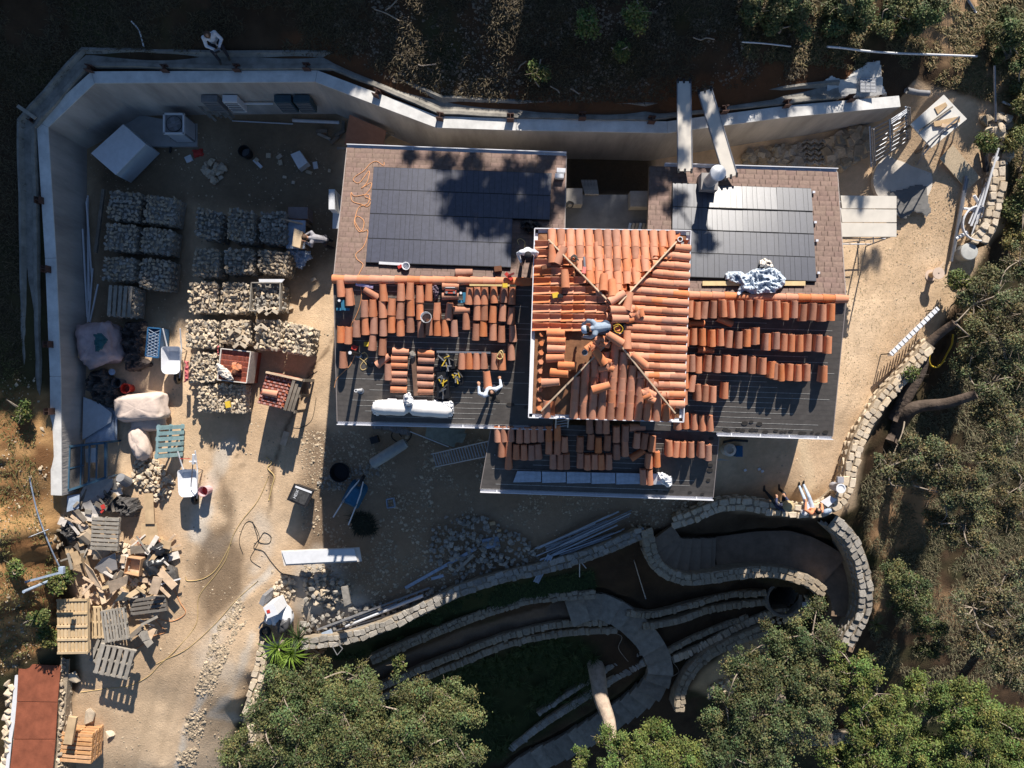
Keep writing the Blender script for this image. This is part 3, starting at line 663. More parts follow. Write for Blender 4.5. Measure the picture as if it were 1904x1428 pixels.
# ------------------------------------------------------------------ loose tiles in nested stacks
def zc(ox, oy, k=3.808): return lambda x, y: (ox+x/k, oy+y/k)
A = zc(470, 350); B = zc(940, 350); CC = zc(1404, 350); D = zc(940, 700); E = zc(470, 700)
S_W = [(A, x, y, a) for x, y, a in [(618, 715, -5), (680, 772, -3), (920, 745, -2), (1045, 738, 2), (1110, 732, 2), (1180, 752, 0), (1243, 742, 3), (1530, 768, 3), (1587, 765, 0), (1640, 765, 2), (1706, 758, -2), (1778, 755, 3), (1835, 765, 3),
    (787, 855, 0), (846, 852, 0), (915, 862, -3), (980, 845, 2), (1042, 870, 2), (1115, 850, 0), (1180, 875, 0), (1303, 875, 0), (1390, 875, 5), (1478, 865, 90), (1508, 945, 0), (1587, 880, 0), (1637, 880, 0), (1700, 895, 2), (1770, 885, 3), (1830, 905, 2),
    (620, 1040, -2), (672, 1045, 2), (730, 1000, 0), (795, 985, -2), (855, 975, 2), (920, 990, 0), (980, 965, 0), (1042, 990, 0), (1112, 965, 0), (1190, 1000, -2), (1245, 985, 0), (1305, 990, 0), (1360, 992, -3), (1425, 992, 0), (1580, 1020, 3), (1632, 995, 0), (1700, 1022, 2), (1760, 1035, 2), (1840, 1030, -3),
    (845, 1095, 5), (915, 1125, 3), (635, 1220, 0), (1830, 1165, 0), (955, 1305, 0), (1478, 1225, 0), (1530, 1225, 0), (1583, 1228, 0), (1636, 1225, 0), (1712, 1230, 0), (1765, 1235, 0)]]
S_WF = [(A, 838, 750, -58), (A, 920, 1222, 55), (A, 1397, 695, 90), (A, 1397, 765, 90)]+[(A, x, y, 92) for x, y in ((1045, 1158), (1040, 1208), (1037, 1257), (1037, 1317), (1030, 1367), (1228, 1170), (1228, 1222), (1222, 1285), (1222, 1335), (1222, 1390))]+[(E, x, y, 92) for x, y in ((1033, 35), (1032, 92), (1222, 55), (1220, 108))]
S_E = [(B, x, y, a) for x, y, a in [(1275, 855, 2), (1310, 860, 3), (1360, 870, 4), (1410, 870, 8), (1475, 862, 5), (1545, 855, -3), (1602, 862, -3), (1665, 863, 3), (1730, 857, 2), (1798, 855, 8), (1865, 870, 3),
    (1280, 1065, 5), (1335, 1052, 3), (1398, 1057, 0), (1465, 1065, 0), (1525, 1060, 0), (1588, 1070, 5), (1655, 1080, 4), (1715, 1065, 3), (1770, 1053, 4), (1857, 1093, 3),
    (1277, 1245, 3), (1322, 1245, 3), (1370, 1252, 3), (1437, 1248, 5), (1503, 1252, 3), (1572, 1245, 3), (1625, 1255, 4), (1685, 1243, 3), (1750, 1255, 3), (1822, 1265, 3), (1890, 1290, 4), (1275, 1368, 0)]]
S_E += [(CC, x, y, a) for x, y, a in [(35, 855, 5), (98, 870, 2), (160, 862, 0), (218, 875, 3), (282, 860, 3), (345, 885, 4), (412, 880, 5), (482, 890, 4), (543, 883, 3), (12, 1050, 3), (85, 1092, 3), (152, 1087, 2), (207, 1097, 4), (262, 1100, 2), (320, 1105, 2), (378, 1097, 4), (455, 1102, 4), (522, 1115, 3),
    (58, 1265, 3), (140, 1300, 4), (188, 1310, 2), (248, 1305, 5), (307, 1315, 2), (370, 1310, 4), (490, 1320, 4)]]
S_E += [(D, x, y, a) for x, y, a in [(1322, 55, 10), (1365, 115, 0), (1417, 127, 3), (1472, 132, 4), (1557, 105, 3), (1268, 150, 2)]]
S_EF = [(B, 1352, 960, 90), (B, 1555, 942, -70), (B, 1417, 1148, 95)]
S_P = [(D, x, y, a) for x, y, a in [(1220, 325, 0), (1275, 318, 0), (1338, 325, 0), (1393, 332, 0), (1447, 337, 0), (1040, 480, 5), (1160, 512, 0), (1208, 520, 5), (1257, 520, 5), (1315, 520, 3), (1388, 522, 2), (1437, 542, 3), (1018, 598, 2), (1073, 592, 0), (978, 715, -3), (1022, 715, -2),
    (598, 350, 0), (663, 352, 0), (712, 352, 0), (850, 408, 3), (787, 415, 0), (37, 410, 0), (100, 420, 0), (152, 420, 0), (200, 412, 0), (248, 412, 0), (308, 410, 0), (368, 405, 0), (530, 485, 2), (605, 468, 3), (660, 487, 0), (722, 475, 3), (933, 455, 5), (985, 465, 8),
    (20, 515, 2), (75, 540, 2), (130, 540, 0), (183, 540, 0), (232, 535, -3), (308, 497, 0), (368, 498, 3), (420, 487, 0), (530, 600, 0), (580, 608, 0), (632, 608, 0), (678, 608, 0), (733, 608, 0), (787, 535, 0), (848, 518, 0), (337, 605, 0), (388, 607, 0), (432, 605, 0), (22, 610, 0), (-15, 410, -4), (-58, 410, -2), (-30, 520, 2)]]
S_PF = [(D, 935, 365, 90), (D, 935, 555, 58)]
side_words = {'W': 'left garden-side roof', 'E': 'right garden-side roof', 'P': 'lower front roof'}
def describe(which, x, y, lst):
    rowy = {'W': [(558, 'top row'), (592, 'second row'), (625, 'third row'), (680, 'fourth row'), (800, 'bottom row')], 'E': [(592, 'top row'), (645, 'second row'), (693, 'third row'), (760, 'fourth row')], 'P': [(797, 'top row'), (822, 'second row'), (852, 'third row'), (873, 'fourth row'), (950, 'bottom row')]}[which]
    r = [w for lim, w in rowy if y <= lim]; return r[0] if r else rowy[-1][1]
def ordinal(n): return ['first', 'second', 'third', 'fourth', 'fifth', 'sixth', 'seventh', 'eighth', 'ninth', 'tenth', 'eleventh', 'twelfth', 'thirteenth', 'fourteenth', 'fifteenth', 'sixteenth', 'seventeenth', 'eighteenth', 'nineteenth', 'twentieth', 'twenty-first', 'twenty-second', 'twenty-third', 'twenty-fourth'][n]
def stacks(lst, plane, which, n_in, flat=False):
    items = sorted([(*f(x, y), a) for f, x, y, a in lst]); rows = {}
    for (x, y, a) in items:
        r = describe(which, x, y, items); rows.setdefault(r, []).append((x, y, a))
    for r, it in rows.items():
        for k, (x, y, a) in enumerate(it):
            hm = rnd.choice((T_a, T_a, T_b, T_b, T_c)); word = {id(T_a): 'orange', id(T_b): 'brown', id(T_c): 'pinkish'}[id(hm)]
            n = n_in if not flat else 2
            if which == 'E' and not flat: n = rnd.choice((5, 6))
            hgt = .052*n
            M = plane.frame(x, y, a, .0)
            # the picture position is that of the topmost tile
            p = plane.at(x, y, hgt); M.translation = p-plane.n*hgt
            lab = '%s tile%s, %s from left, %s, %s' % (word, ' lying crosswise' if flat else ' stack', ordinal(k), r, side_words[which])
            t = thing('roof_tile_stack', lab, 'roof tiles', group='loose tiles lying crosswise' if flat else 'stacks of roof tiles waiting on the roofs', M=M @ Matrix.Diagonal((.87 if which == 'E' else .93, .97, 1, 1)))
            for j in range(n):
                me = hm if j == n-1 or rnd.random() < .4 else rnd.choice((T_a, T_b, T_c))
                inst('roof_tile', me, Vector((rnd.uniform(-.006, .006), rnd.uniform(-.012, .012)+j*.004, .02+.052*j)), t, (0, 0, rnd.uniform(-.03, .03)))
stacks(S_W, pSW, 'W', 4); stacks(S_WF, pSW, 'W', 2, True); stacks(S_E, pSE, 'E', 5); stacks(S_EF, pSE, 'E', 2, True); stacks(S_P, pPR, 'P', 4); stacks(S_PF, pPR, 'P', 2, True)
# loose tiles on the tower
loose = [(A, 0, 0)]
TWL = [(1035, 620, 92, pTW, 'topmost of the column of loose tiles left of the tower ridge'), (1036, 634, 92, pTW, 'second in the column of loose tiles left of the tower ridge'), (1036, 649, 92, pTW, 'third in the column of loose tiles left of the tower ridge'), (1034, 666, 88, pTW, 'fourth in the column of loose tiles left of the tower ridge'),
    (1056, 680, 92, pTW, 'beside the crouching worker on the tower'), (1041, 694, 95, pTW, 'fifth in the column of loose tiles left of the tower ridge'), (1025, 711, 86, pTW, 'near the lower left hip of the tower'), (1051, 519, -2, pTW, 'upright on the pan tiles of the tower left face'),
    (1122, 528, 2, pTN, 'lying on the upper tower tiles, left of a pair'), (1138, 538, -3, pTN, 'lying on the upper tower tiles, right of a pair'), (1146, 555, 60, pTN, 'across the upper tip of the tower ridge'), (1147, 577, 90, pTE, 'lying along the tower ridge, upper of two'), (1150, 593, 90, pTE, 'lying along the tower ridge, lower of two'),
    (1142, 629, -58, pTS, 'tilted across the tower ridge below the round opening'), (1164, 632, 0, pTE, 'upright beside the round opening'), (1114, 662, -35, pTS, 'slipping down beside the lower ridge end'), (1166, 561, 12, pTE, 'broken piece beside the tower ridge'), (1117, 720, 74, pTS, 'lying across the tower front tiles'),
    (1043, 475, 25, pTW, 'tilted against the upper left hip board'), (1028, 473, 0, pTW, 'leaning beside the upper left hip board'), (1185, 669, -50, pTE, 'half hidden by the lower right hip')]
for x, y, a, plane, lb in TWL:
    M = plane.frame(x, y, a, .10 if plane is pTW else .14); t = thing('roof_tile_stack', 'loose clay tile '+lb, 'roof tiles', group='loose tiles on the tower', M=M)
    for j in range(2): inst('roof_tile', rnd.choice((T_a, T_c)), Vector((0, 0, .02+.05*j)), t)
frag = [(1180+rnd.uniform(-12, 12), 585+rnd.uniform(-12, 12)) for _ in range(14)]+[(1112+rnd.uniform(-16, 16), 636+rnd.uniform(-10, 12)) for _ in range(10)]+[(1128+rnd.uniform(-8, 8), 678+rnd.uniform(-8, 8)) for _ in range(5)]+[(1205+rnd.uniform(-8, 8), 733+rnd.uniform(-10, 10)) for _ in range(6)]
for i, (x, y) in enumerate(frag):
    M = (pTE if x > 1150 else pTS).frame(x, y, rnd.uniform(0, 180), .17) @ Matrix.Rotation(rnd.uniform(-.5, .5), 4, 'X') @ Matrix.Diagonal((.8, rnd.uniform(.3, .6), .6, 1))
    where = 'right of the ridge' if i < 14 else 'beside the crouching worker' if i < 24 else 'below the ridge end' if i < 29 else 'at the lower right hip'
    o = inst('tile_shard', rnd.choice((T_a, T_c)), None, M=M); tag(o, 'broken clay tile shard in the heap %s on the tower' % where, 'tile shard', 'broken tile shards on the tower')

# ------------------------------------------------------------------ chimney, courtyard
M_metal = mat('galvanised_metal', (.60, .61, .64), .15, 6, .45, metal=.6)
M_white = mat('white_paint', (.74, .75, .78), .08, 4, .6)
M_dark = mat('black_plastic', (.02, .02, .023), .3, 6, .45, spec=.4)
ch = thing('chimney_pipe', 'round white-capped metal chimney on a square base on the right roof', 'chimney', pNE.at(1312, 345))
p0 = pNE.at(1312, 345); mb = MB(); mb.box(p0+Vector((0, 0, .15)), (.46, .46, .5), -R(2)); part('base', mb, mat('chimney_base', (.32, .30, .29), .2, 5), ch)
mb = MB(); mb.lathe(p0, [(.17, .35), (.17, 1.05), (.0, 1.05)], 18); part('flue', mb, M_metal, ch, smooth=False)
mb = MB(); mb.lathe(p0+Vector((0, 0, 1.15)), [(0, -.02), (.20, -.02), (.215, .0), (.20, .04), (0, .08)], 22); part('cap', mb, M_white, ch)
for k in range(4):
    a = R(45+90*k); mb = MB(); mb.bar(p0+Vector((.16*math.cos(a), .16*math.sin(a), 1.0)), p0+Vector((.17*math.cos(a), .17*math.sin(a), 1.16)), .02, .012); part('strut', mb, M_metal, ch)
# courtyard floor slab, low walls, board stair between the wings
fl = P(1130, 400, .25)
mb = MB(); mb.slab([P(1050, 362, 2.1), P(1212, 362, 2.1), P(1212, 450, 2.1), P(1050, 450, 2.1)], 2.0)
single('courtyard_floor', 'grey concrete courtyard floor in the gap between the two roofs', 'floor', mb, mat('court_floor', (.15, .155, .165), .25, 2, .8), kind='structure')
for q, lb in (([(1053, 350), (1083, 350), (1083, 380), (1053, 380)], 'left'), ([(1172, 355), (1207, 355), (1207, 384), (1172, 384)], 'right')):
    mb = MB(); mb.prism([P(x, y, 2.5) for x, y in q], [Vector((P(x, y, 2.5).x, P(x, y, 2.5).y, .3)) for x, y in q]); t = single('masonry_pier', 'low plastered pier at the %s side of the courtyard gap' % lb, 'pier', mb, mat('grey_pier', (.26, .24, .22), .2, 5, .9))
t = thing('plank_ramp', 'grey board ramp at the upper edge of the courtyard between the roofs', 'ramp', P(1098, 352, 0))
for k in range(5):
    a, b = P(1083+k*6, 335, 1.4), P(1090+k*5.2, 362, 2.15); mb = MB(); mb.bar(a, b, .085, .03); part('board', mb, mat('grey_board', (.28, .25, .22), .3, 6), t)
# ------------------------------------------------------------------ shared shapes and materials
M_stone = mat('tan_stone', (.43, .34, .24), .25, 4, .9, .008, 25, rand=.22)
M_stone_w = mat('pale_stone', (.58, .47, .34), .2, 4, .9, .008, 25, rand=.18)
M_stone_g = mat('grey_stone', (.33, .30, .26), .3, 5, .92, .01, 20, rand=.25)
M_flag = mat('flagstone', (.35, .285, .205), .25, 4, .9, .008, 20, rand=.16)
M_mortar = mat('mortar', (.33, .27, .2), .3, 6, .95, .01, 20)
M_blue = mat('blue_plastic', (.03, .12, .26), .2, 5, .45)
M_red = mat('red_plastic', (.50, .05, .04), .2, 5, .5)
M_yel = mat('yellow_plastic', (.70, .48, .05), .15, 5, .5)
M_orange = mat('orange_cord', (.66, .32, .15), .15, 5, .6)
M_cordy = mat('yellow_cord', (.58, .43, .2), .15, 5, .6)
M_cordb = mat('black_cord', (.03, .03, .03), .2, 5, .6)
M_gray = mat('grey_plastic', (.22, .22, .23), .2, 5, .6)
M_steel = mat('steel_tube', (.30, .31, .34), .2, 8, .4, metal=.7)
M_pvc = mat('white_pvc', (.70, .71, .74), .08, 6, .4)
M_tarpw = mat('pale_fabric', (.66, .60, .54), .15, 7, .8, .008, 12)
M_tarpb = mat('blue_grey_tarp', (.34, .41, .52), .25, 6, .6, .006, 14)
M_tarpd = mat('dark_tarp', (.085, .08, .078), .4, 6, .7, .01, 12)
M_bagb = mat('black_bag', (.025, .026, .03), .4, 5, .3, .01, 10, spec=.6)
M_pink = mat('pink_net', (.62, .16, .17), .3, 8, .8)
M_bark = mat('grey_bark', (.26, .21, .17), .4, 5, .95, .02, 14, stretch=(1, 1, .3))
M_barkd = mat('dark_bark', (.10, .075, .06), .4, 5, .95, .03, 10)
M_twig = mat('pale_twig', (.34, .28, .22), .3, 6, .9)
M_leafd = mat('oak_leaf', (1, 1, 1), .12, 1.5, .6, attr='col', spec=.25)
def rock_mesh(name, seed, m, flat=.7, n=13):
    r = random.Random(seed); import bmesh
    bm = bmesh.new()
    for _ in range(n):
        v = Vector((r.gauss(0, 1), r.gauss(0, 1), r.gauss(0, 1))).normalized()
        v = Vector([math.copysign(abs(c)**.6, c) for c in v])*.5*r.uniform(.85, 1.05); bm.verts.new((v.x, v.y, v.z*flat))
    res = bmesh.ops.convex_hull(bm, input=bm.verts)
    bmesh.ops.delete(bm, geom=[g for g in res['geom_interior'] if isinstance(g, bmesh.types.BMVert)], context='VERTS')
    me = bpy.data.meshes.new(name); bm.to_mesh(me); bm.free(); me.materials.append(m); return me
ROCK = {k: [rock_mesh('rock_%s' % k, i*7+ord(k), m) for i in range(7)] for k, m in (('t', M_stone), ('w', M_stone_w), ('g', M_stone_g), ('f', M_flag))}
def flag_mesh(name, seed, m):
    r = random.Random(seed); n = 8; top = []; mid = []; bot = []
    for k in range(n):
        a = 2*math.pi*(k+r.uniform(-.25, .25))/n; c, s = math.cos(a), math.sin(a); q = .5/max(abs(c), abs(s))*r.uniform(.90, 1.0)
        z = r.uniform(-.05, .05); top.append((c*q*.86, s*q*.86, .5+z)); mid.append((c*q, s*q, .2+z)); bot.append((c*q*.95, s*q*.95, -.5))
    mb = MB(); vs = top+mid+bot; fs = [tuple(range(n))]+[(n+k, n+(k+1) % n, (k+1) % n, k) for k in range(n)]+[(2*n+k, 2*n+(k+1) % n, n+(k+1) % n, n+k) for k in range(n)]
    mb.add(vs, fs); return mb.mesh(name, m)
FLAG = {k: [flag_mesh('flag_%s' % k, i*5+ord(k), m) for i in range(7)] for k, m in (('t', M_stone), ('w', M_stone_w), ('g', M_stone_g), ('f', M_flag))}
def along(pts, step):
    """even points along a 3-D polyline: (point, direction)"""
    out = []; carry = 0.
    for i in range(len(pts)-1):
        a, b = pts[i], pts[i+1]; L = (b-a).length; d = (b-a)/L; t = carry
        while t < L: out.append((a+d*t, d)); t += step
        carry = t-L
    return out
def smooth_line(pts, n=6):
    P_ = [pts[0]]+list(pts)+[pts[-1]]; out = []
    for i in range(1, len(P_)-2):
        a, b, c, d = P_[i-1], P_[i], P_[i+1], P_[i+2]
        for k in range(n):
            t = k/n; out.append(.5*((2*b)+(c-a)*t+(2*a-5*b+4*c-d)*t*t+(-a+3*b-3*c+d)*t**3))
    out.append(pts[-1]); return out
def stone_wall(name, label, cat, px, width, depth=1.0, step=.22, rows=2, kind='f', core=None, h=.10, jit=.3, cap=True, maxn=300, sunk=.0):
    """px: (x,y,z of the top). A mortared core carrying individually laid stones, each a part"""
    width *= .9; pts = smooth_line([P(*p) for p in px], 5); t = thing(name, label, cat, pts[0].copy())
    mb = MB(); ribbon(mb, pts, [(-width/2, -depth), (-width/2, -h*.12), (width/2, -h*.12), (width/2, -depth)]); part('core', mb, core or M_mortar, t)
    n = 0; lib = (FLAG if cap else ROCK)[kind]
    for r in range(rows):
        off = (r+.5)/rows*width-width/2
        fine_ = along(pts, .06)
        dist = rnd.uniform(0, .1); Ltot = .06*len(fine_)
        while dist < Ltot-.05 and n < maxn:
            sl = step*rnd.choice((.65, .85, 1., 1.2, 1.5)); p, d = fine_[min(len(fine_)-1, int((dist+sl/2)/.06))]; dist += sl
            nn = Vector((d.y, -d.x, 0)).normalized(); L = sl*1.04; W = width/rows*rnd.uniform(.88, 1.2)
            q = p+nn*(off+rnd.uniform(-.03, .03))+Vector((0, 0, -h*.1+rnd.uniform(-.02, .03)*jit*3)); a = math.atan2(d.y, d.x)+rnd.uniform(-.15, .15)*(1+jit)
            inst('stone', rnd.choice(lib), q-t.location, t, (rnd.uniform(-.06, .06)*jit*2, rnd.uniform(-.06, .06)*jit*2, a+(math.pi if rnd.random() < .5 else 0)), (L, W, h*rnd.uniform(.7, 1.0))); n += 1
    # face stones on the low side
    if depth > .5:
        for k in range(2):
            for (p, d) in along(pts, step*1.2):
                if n >= maxn: break
                nn = Vector((d.y, -d.x, 0)).normalized(); q = p+nn*(width/2-.02)+Vector((0, 0, -.18-.22*k))
                inst('stone', rnd.choice(ROCK[kind]), q-t.location, t, (rnd.uniform(-.2, .2), rnd.uniform(-.2, .2), math.atan2(d.y, d.x)), (step*1.15, .16, .2)); n += 1
    return t
def slab_path(name, label, px, width, stations, m=None, thick=.12, cat='path'):
    """px centre line on the ground with z; stations: slab lengths in metres, repeated"""
    pts = smooth_line([P(*p) for p in px], 6); tot = sum((pts[i+1]-pts[i]).length for i in range(len(pts)-1))
    fine = along(pts, .06); t = thing(name, label, cat, pts[0].copy()); i = 0; s = 0
    while i < len(fine)-2:
        L = stations[s % len(stations)]; s += 1; j = min(len(fine)-1, i+max(2, int(L/.06))); z = (fine[i][0].z+fine[j][0].z)/2
        k = list(range(i, j+1, 3)); 
        if k[-1] != j: k.append(j)
        lft, rgt = [], []
        for q in k:
            p, d = fine[q]; nn = Vector((d.y, -d.x, 0)).normalized(); e = d*(.0 if q == i else .05 if q == j else 0)
            w = width*(.97+.06*vnoise(np.array([q*.21]), np.array([s*1.0]), 1., 77, 1)[0]); lft.append(Vector((*(p-nn*w/2+e).xy, z))); rgt.append(Vector((*(p+nn*w/2+e).xy, z)))
        ring = lft+rgt[::-1]; mb = MB(); mb.slab(ring, thick+.15); part('slab', mb, m or M_flag, t, label=None); i = j
    return t
def cable(name, label, cat, px, m, r=.018, surf=None, n=6, closed=False, group=None, off=None, seg=5):
    surf = surf or gsurf; pts = [surf(x, y, (r if off is None else off)) for x, y in px]
    pts = smooth_line(pts, n); mb = MB(); mb.tube(pts, r, seg); return single(name, label, cat, mb, m, True, group)
def qbox(q, zt, zb):
    mb = MB(); top = [P(x, y, zt) for x, y in q]; mb.prism(top, [Vector((p.x, p.y, zb)) for p in top]); return mb
def sheet(q, z, t=.02, zs=None):
    mb = MB(); mb.slab([P(x, y, (zs[i] if zs else z)) for i, (x, y) in enumerate(q)], t); return mb
def cloth(poly, surf, amp=.12, base=.03, step=2.2, fold=14, seed=1, sharp=1.3, edge=9):
    """crumpled sheet lying on a surface, thick at its folds, edge down on the surface"""
    xs = [p[0] for p in poly]; ys = [p[1] for p in poly]; ax = np.arange(min(xs)-4, max(xs)+4, step); ay = np.arange(min(ys)-4, max(ys)+4, step)
    A_, B_ = np.meshgrid(ax, ay); wob = (vnoise(A_, B_, 12, seed)-.5)*7; d = dist_line(poly, A_, B_, True); d = np.where(inside(poly, A_, B_), d, -d)+wob; keep = d > 0
    f1 = 1-np.abs(vnoise(A_+wob*2, B_, fold, seed+5, 2)-.5)*2; f2 = 1-np.abs(vnoise(A_, B_-wob, fold*.45, seed+9, 2)-.5)*2
    hgt = base+amp*(f1**(2*sharp)*.7+f2**3*.3)*np.clip(d/edge, 0, 1)**.6
    mb = MB(); vi = -np.ones(A_.shape, int); vs = []
    for j in range(A_.shape[0]):
        for i in range(A_.shape[1]):
            if keep[j, i]: vi[j, i] = len(vs); vs.append(surf(float(A_[j, i]), float(B_[j, i]), float(hgt[j, i] if d[j, i] > step else .005)))
    fs = [(vi[j+1, i], vi[j+1, i+1], vi[j, i+1], vi[j, i]) for j in range(A_.shape[0]-1) for i in range(A_.shape[1]-1) if min(vi[j, i], vi[j, i+1], vi[j+1, i], vi[j+1, i+1]) >= 0]
    mb.add(vs, fs); return mb
def gs2(x, y, off=0):
    return gsurf(x, y, off)
def flat_at(z):
    return lambda x, y, off=0: P(x, y, z+off)
def pillow(c, sx, sy, sz, rz=0, lump=.12, seed=1, nu=22, nv=13, e=.6):
    mb = MB(); vs = []; ca, sa = math.cos(rz), math.sin(rz)
    for j in range(nv):
        ph = math.pi*(j/(nv-1)-.5)
        for i in range(nu):
            th = 2*math.pi*i/nu; sg = lambda v: math.copysign(abs(v)**e, v)
            x, y, z = sg(math.cos(ph))*sg(math.cos(th)), sg(math.cos(ph))*sg(math.sin(th)), math.sin(ph)
            n_ = noise.noise(Vector((x*1.7+seed*3.1, y*1.7, z*1.7)))+.6*noise.noise(Vector((x*4.5+seed, y*4.5, z*4.5)))
            k = 1+lump*n_-.05*(1-abs(noise.noise(Vector((x*3.1+seed, y*2.3, z*2+seed)))))**6; x *= sx*k; y *= sy*k; z = max(z*sz*k, -sz*.62)
            vs.append(Vector((x*ca-y*sa, x*sa+y*ca, z+sz*.6))+Vector(c))
    fs = [(j*nu+i, j*nu+(i+1) % nu, (j+1)*nu+(i+1) % nu, (j+1)*nu+i) for j in range(nv-1) for i in range(nu)]
    mb.add(vs, fs); return mb
# pallets
M_pal = mat('pallet_wood', (.56, .41, .24), .2, 5, .85, rand=.1); M_palg = mat('grey_pallet_wood', (.30, .27, .23), .25, 5, .9, rand=.12); M_palo = mat('orange_pallet_wood', (.58, .32, .15), .2, 5, .85, rand=.1); M_palb = mat('blue_green_pallet_wood', (.26, .40, .42), .25, 5, .85, rand=.1)
def pallet(label, M, lx, ly, nsl, m, top=True, cross=None, name='wooden_pallet', group='empty wooden pallets'):
    """lx along slats, ly across them"""
    t = thing(name, label, 'pallet', M=M, group=group); sw = ly/nsl
    s1 = MB(); s1.box((0, 0, 0), (lx, sw*.66, .02)); me = s1.mesh('slat', m)
    s2 = MB(); s2.box((0, 0, 0), (.045, ly, .09)); ms = s2.mesh('stringer', m)
    for k in (-1, 0, 1): inst('stringer', ms, Vector((k*(lx/2-.03), 0, .065)), t)
    for k in range(nsl):
        inst('slat', me, Vector((rnd.uniform(-.008, .008), (k+.5)*sw-ly/2, .12)), t, (0, 0, rnd.uniform(-.012, .012)))
    for k in (0, nsl//2, nsl-1): inst('slat', me, Vector((0, (k+.5)*sw-ly/2, .012)), t)
    return t
def MT(p, rz=0, rx=0, ry=0):
    M = Matrix.Rotation(rz, 4, 'Z') @ Matrix.Rotation(rx, 4, 'X') @ Matrix.Rotation(ry, 4, 'Y'); M.translation = p; return M
def bucket(label, p, m, r=.15, h=.36, inner=None, tilt=(0, 0), group=None, handle=True):
    t = thing('bucket', label, 'bucket', M=MT(p, 0, tilt[0], tilt[1]), group=group); mb = MB()
    mb.lathe((0, 0, 0), [(0, 0), (r*.84, 0), (r, h), (r*1.06, h), (r*1.06, h-.02), (r*1.0, h-.02)], 16); mb.lathe((0, 0, 0), [(r*.94, h), (r*.8, .05)], 16)
    part('body', mb, m, t, world=False, smooth=False)
    mb = MB(); mb.disc((0, 0, h*.35), r*.86, .01, 16); part('contents', mb, inner or m, t, world=False)
    if handle:
        mb = MB(); mb.tube([(r*math.cos(a), -.02-abs(math.sin(a))*r*.9, h*.95-.0*math.sin(a)) for a in [math.pi*k/8 for k in range(9)]], .006, 4); part('handle', mb, M_steel, t, world=False)
    return t
def heap(name, label, cat, poly, n, s0, s1, kinds='tw', hmax=.0, z=None, group=None, maxparts=300, lib=None):
    """stones in an outlined area, each one a part"""
    cx = sum(p[0] for p in poly)/len(poly); cy = sum(p[1] for p in poly)/len(poly); b = gsurf(cx, cy); t = thing(name, label, cat, b, group=group)
    xs = [p[0] for p in poly]; ys = [p[1] for p in poly]; k = 0; placed = []
    for _ in range(n*10):
        if k >= min(n, maxparts): break
        x, y = rnd.uniform(min(xs), max(xs)), rnd.uniform(min(ys), max(ys))
        if not inside(poly, np.array([x]), np.array([y]))[0]: continue
        s = rnd.uniform(s0, s1); px_ = s/.0172*.42
        lift = sum(1 for q in placed if abs(q[0]-x) < px_ and abs(q[1]-y) < px_)
        if lift > (0 if lib else 1 if hmax == 0 else 3): continue
        dd = float(dist_line(poly, np.array([x]), np.array([y]), True)[0]); hh = min(1, dd/20)*hmax
        p = gs2(x, y, s*.25+hh*rnd.uniform(.7, 1)+lift*s*.2); placed.append((x, y))
        inst('stone', rnd.choice((lib or ROCK)[rnd.choice(kinds)]), p-t.location, t, (rnd.uniform(-.5, .5), rnd.uniform(-.5, .5), rnd.uniform(0, 6.3)), (s*rnd.uniform(.8, 1.35), s, s*rnd.uniform(.7, 1))); k += 1
    return t
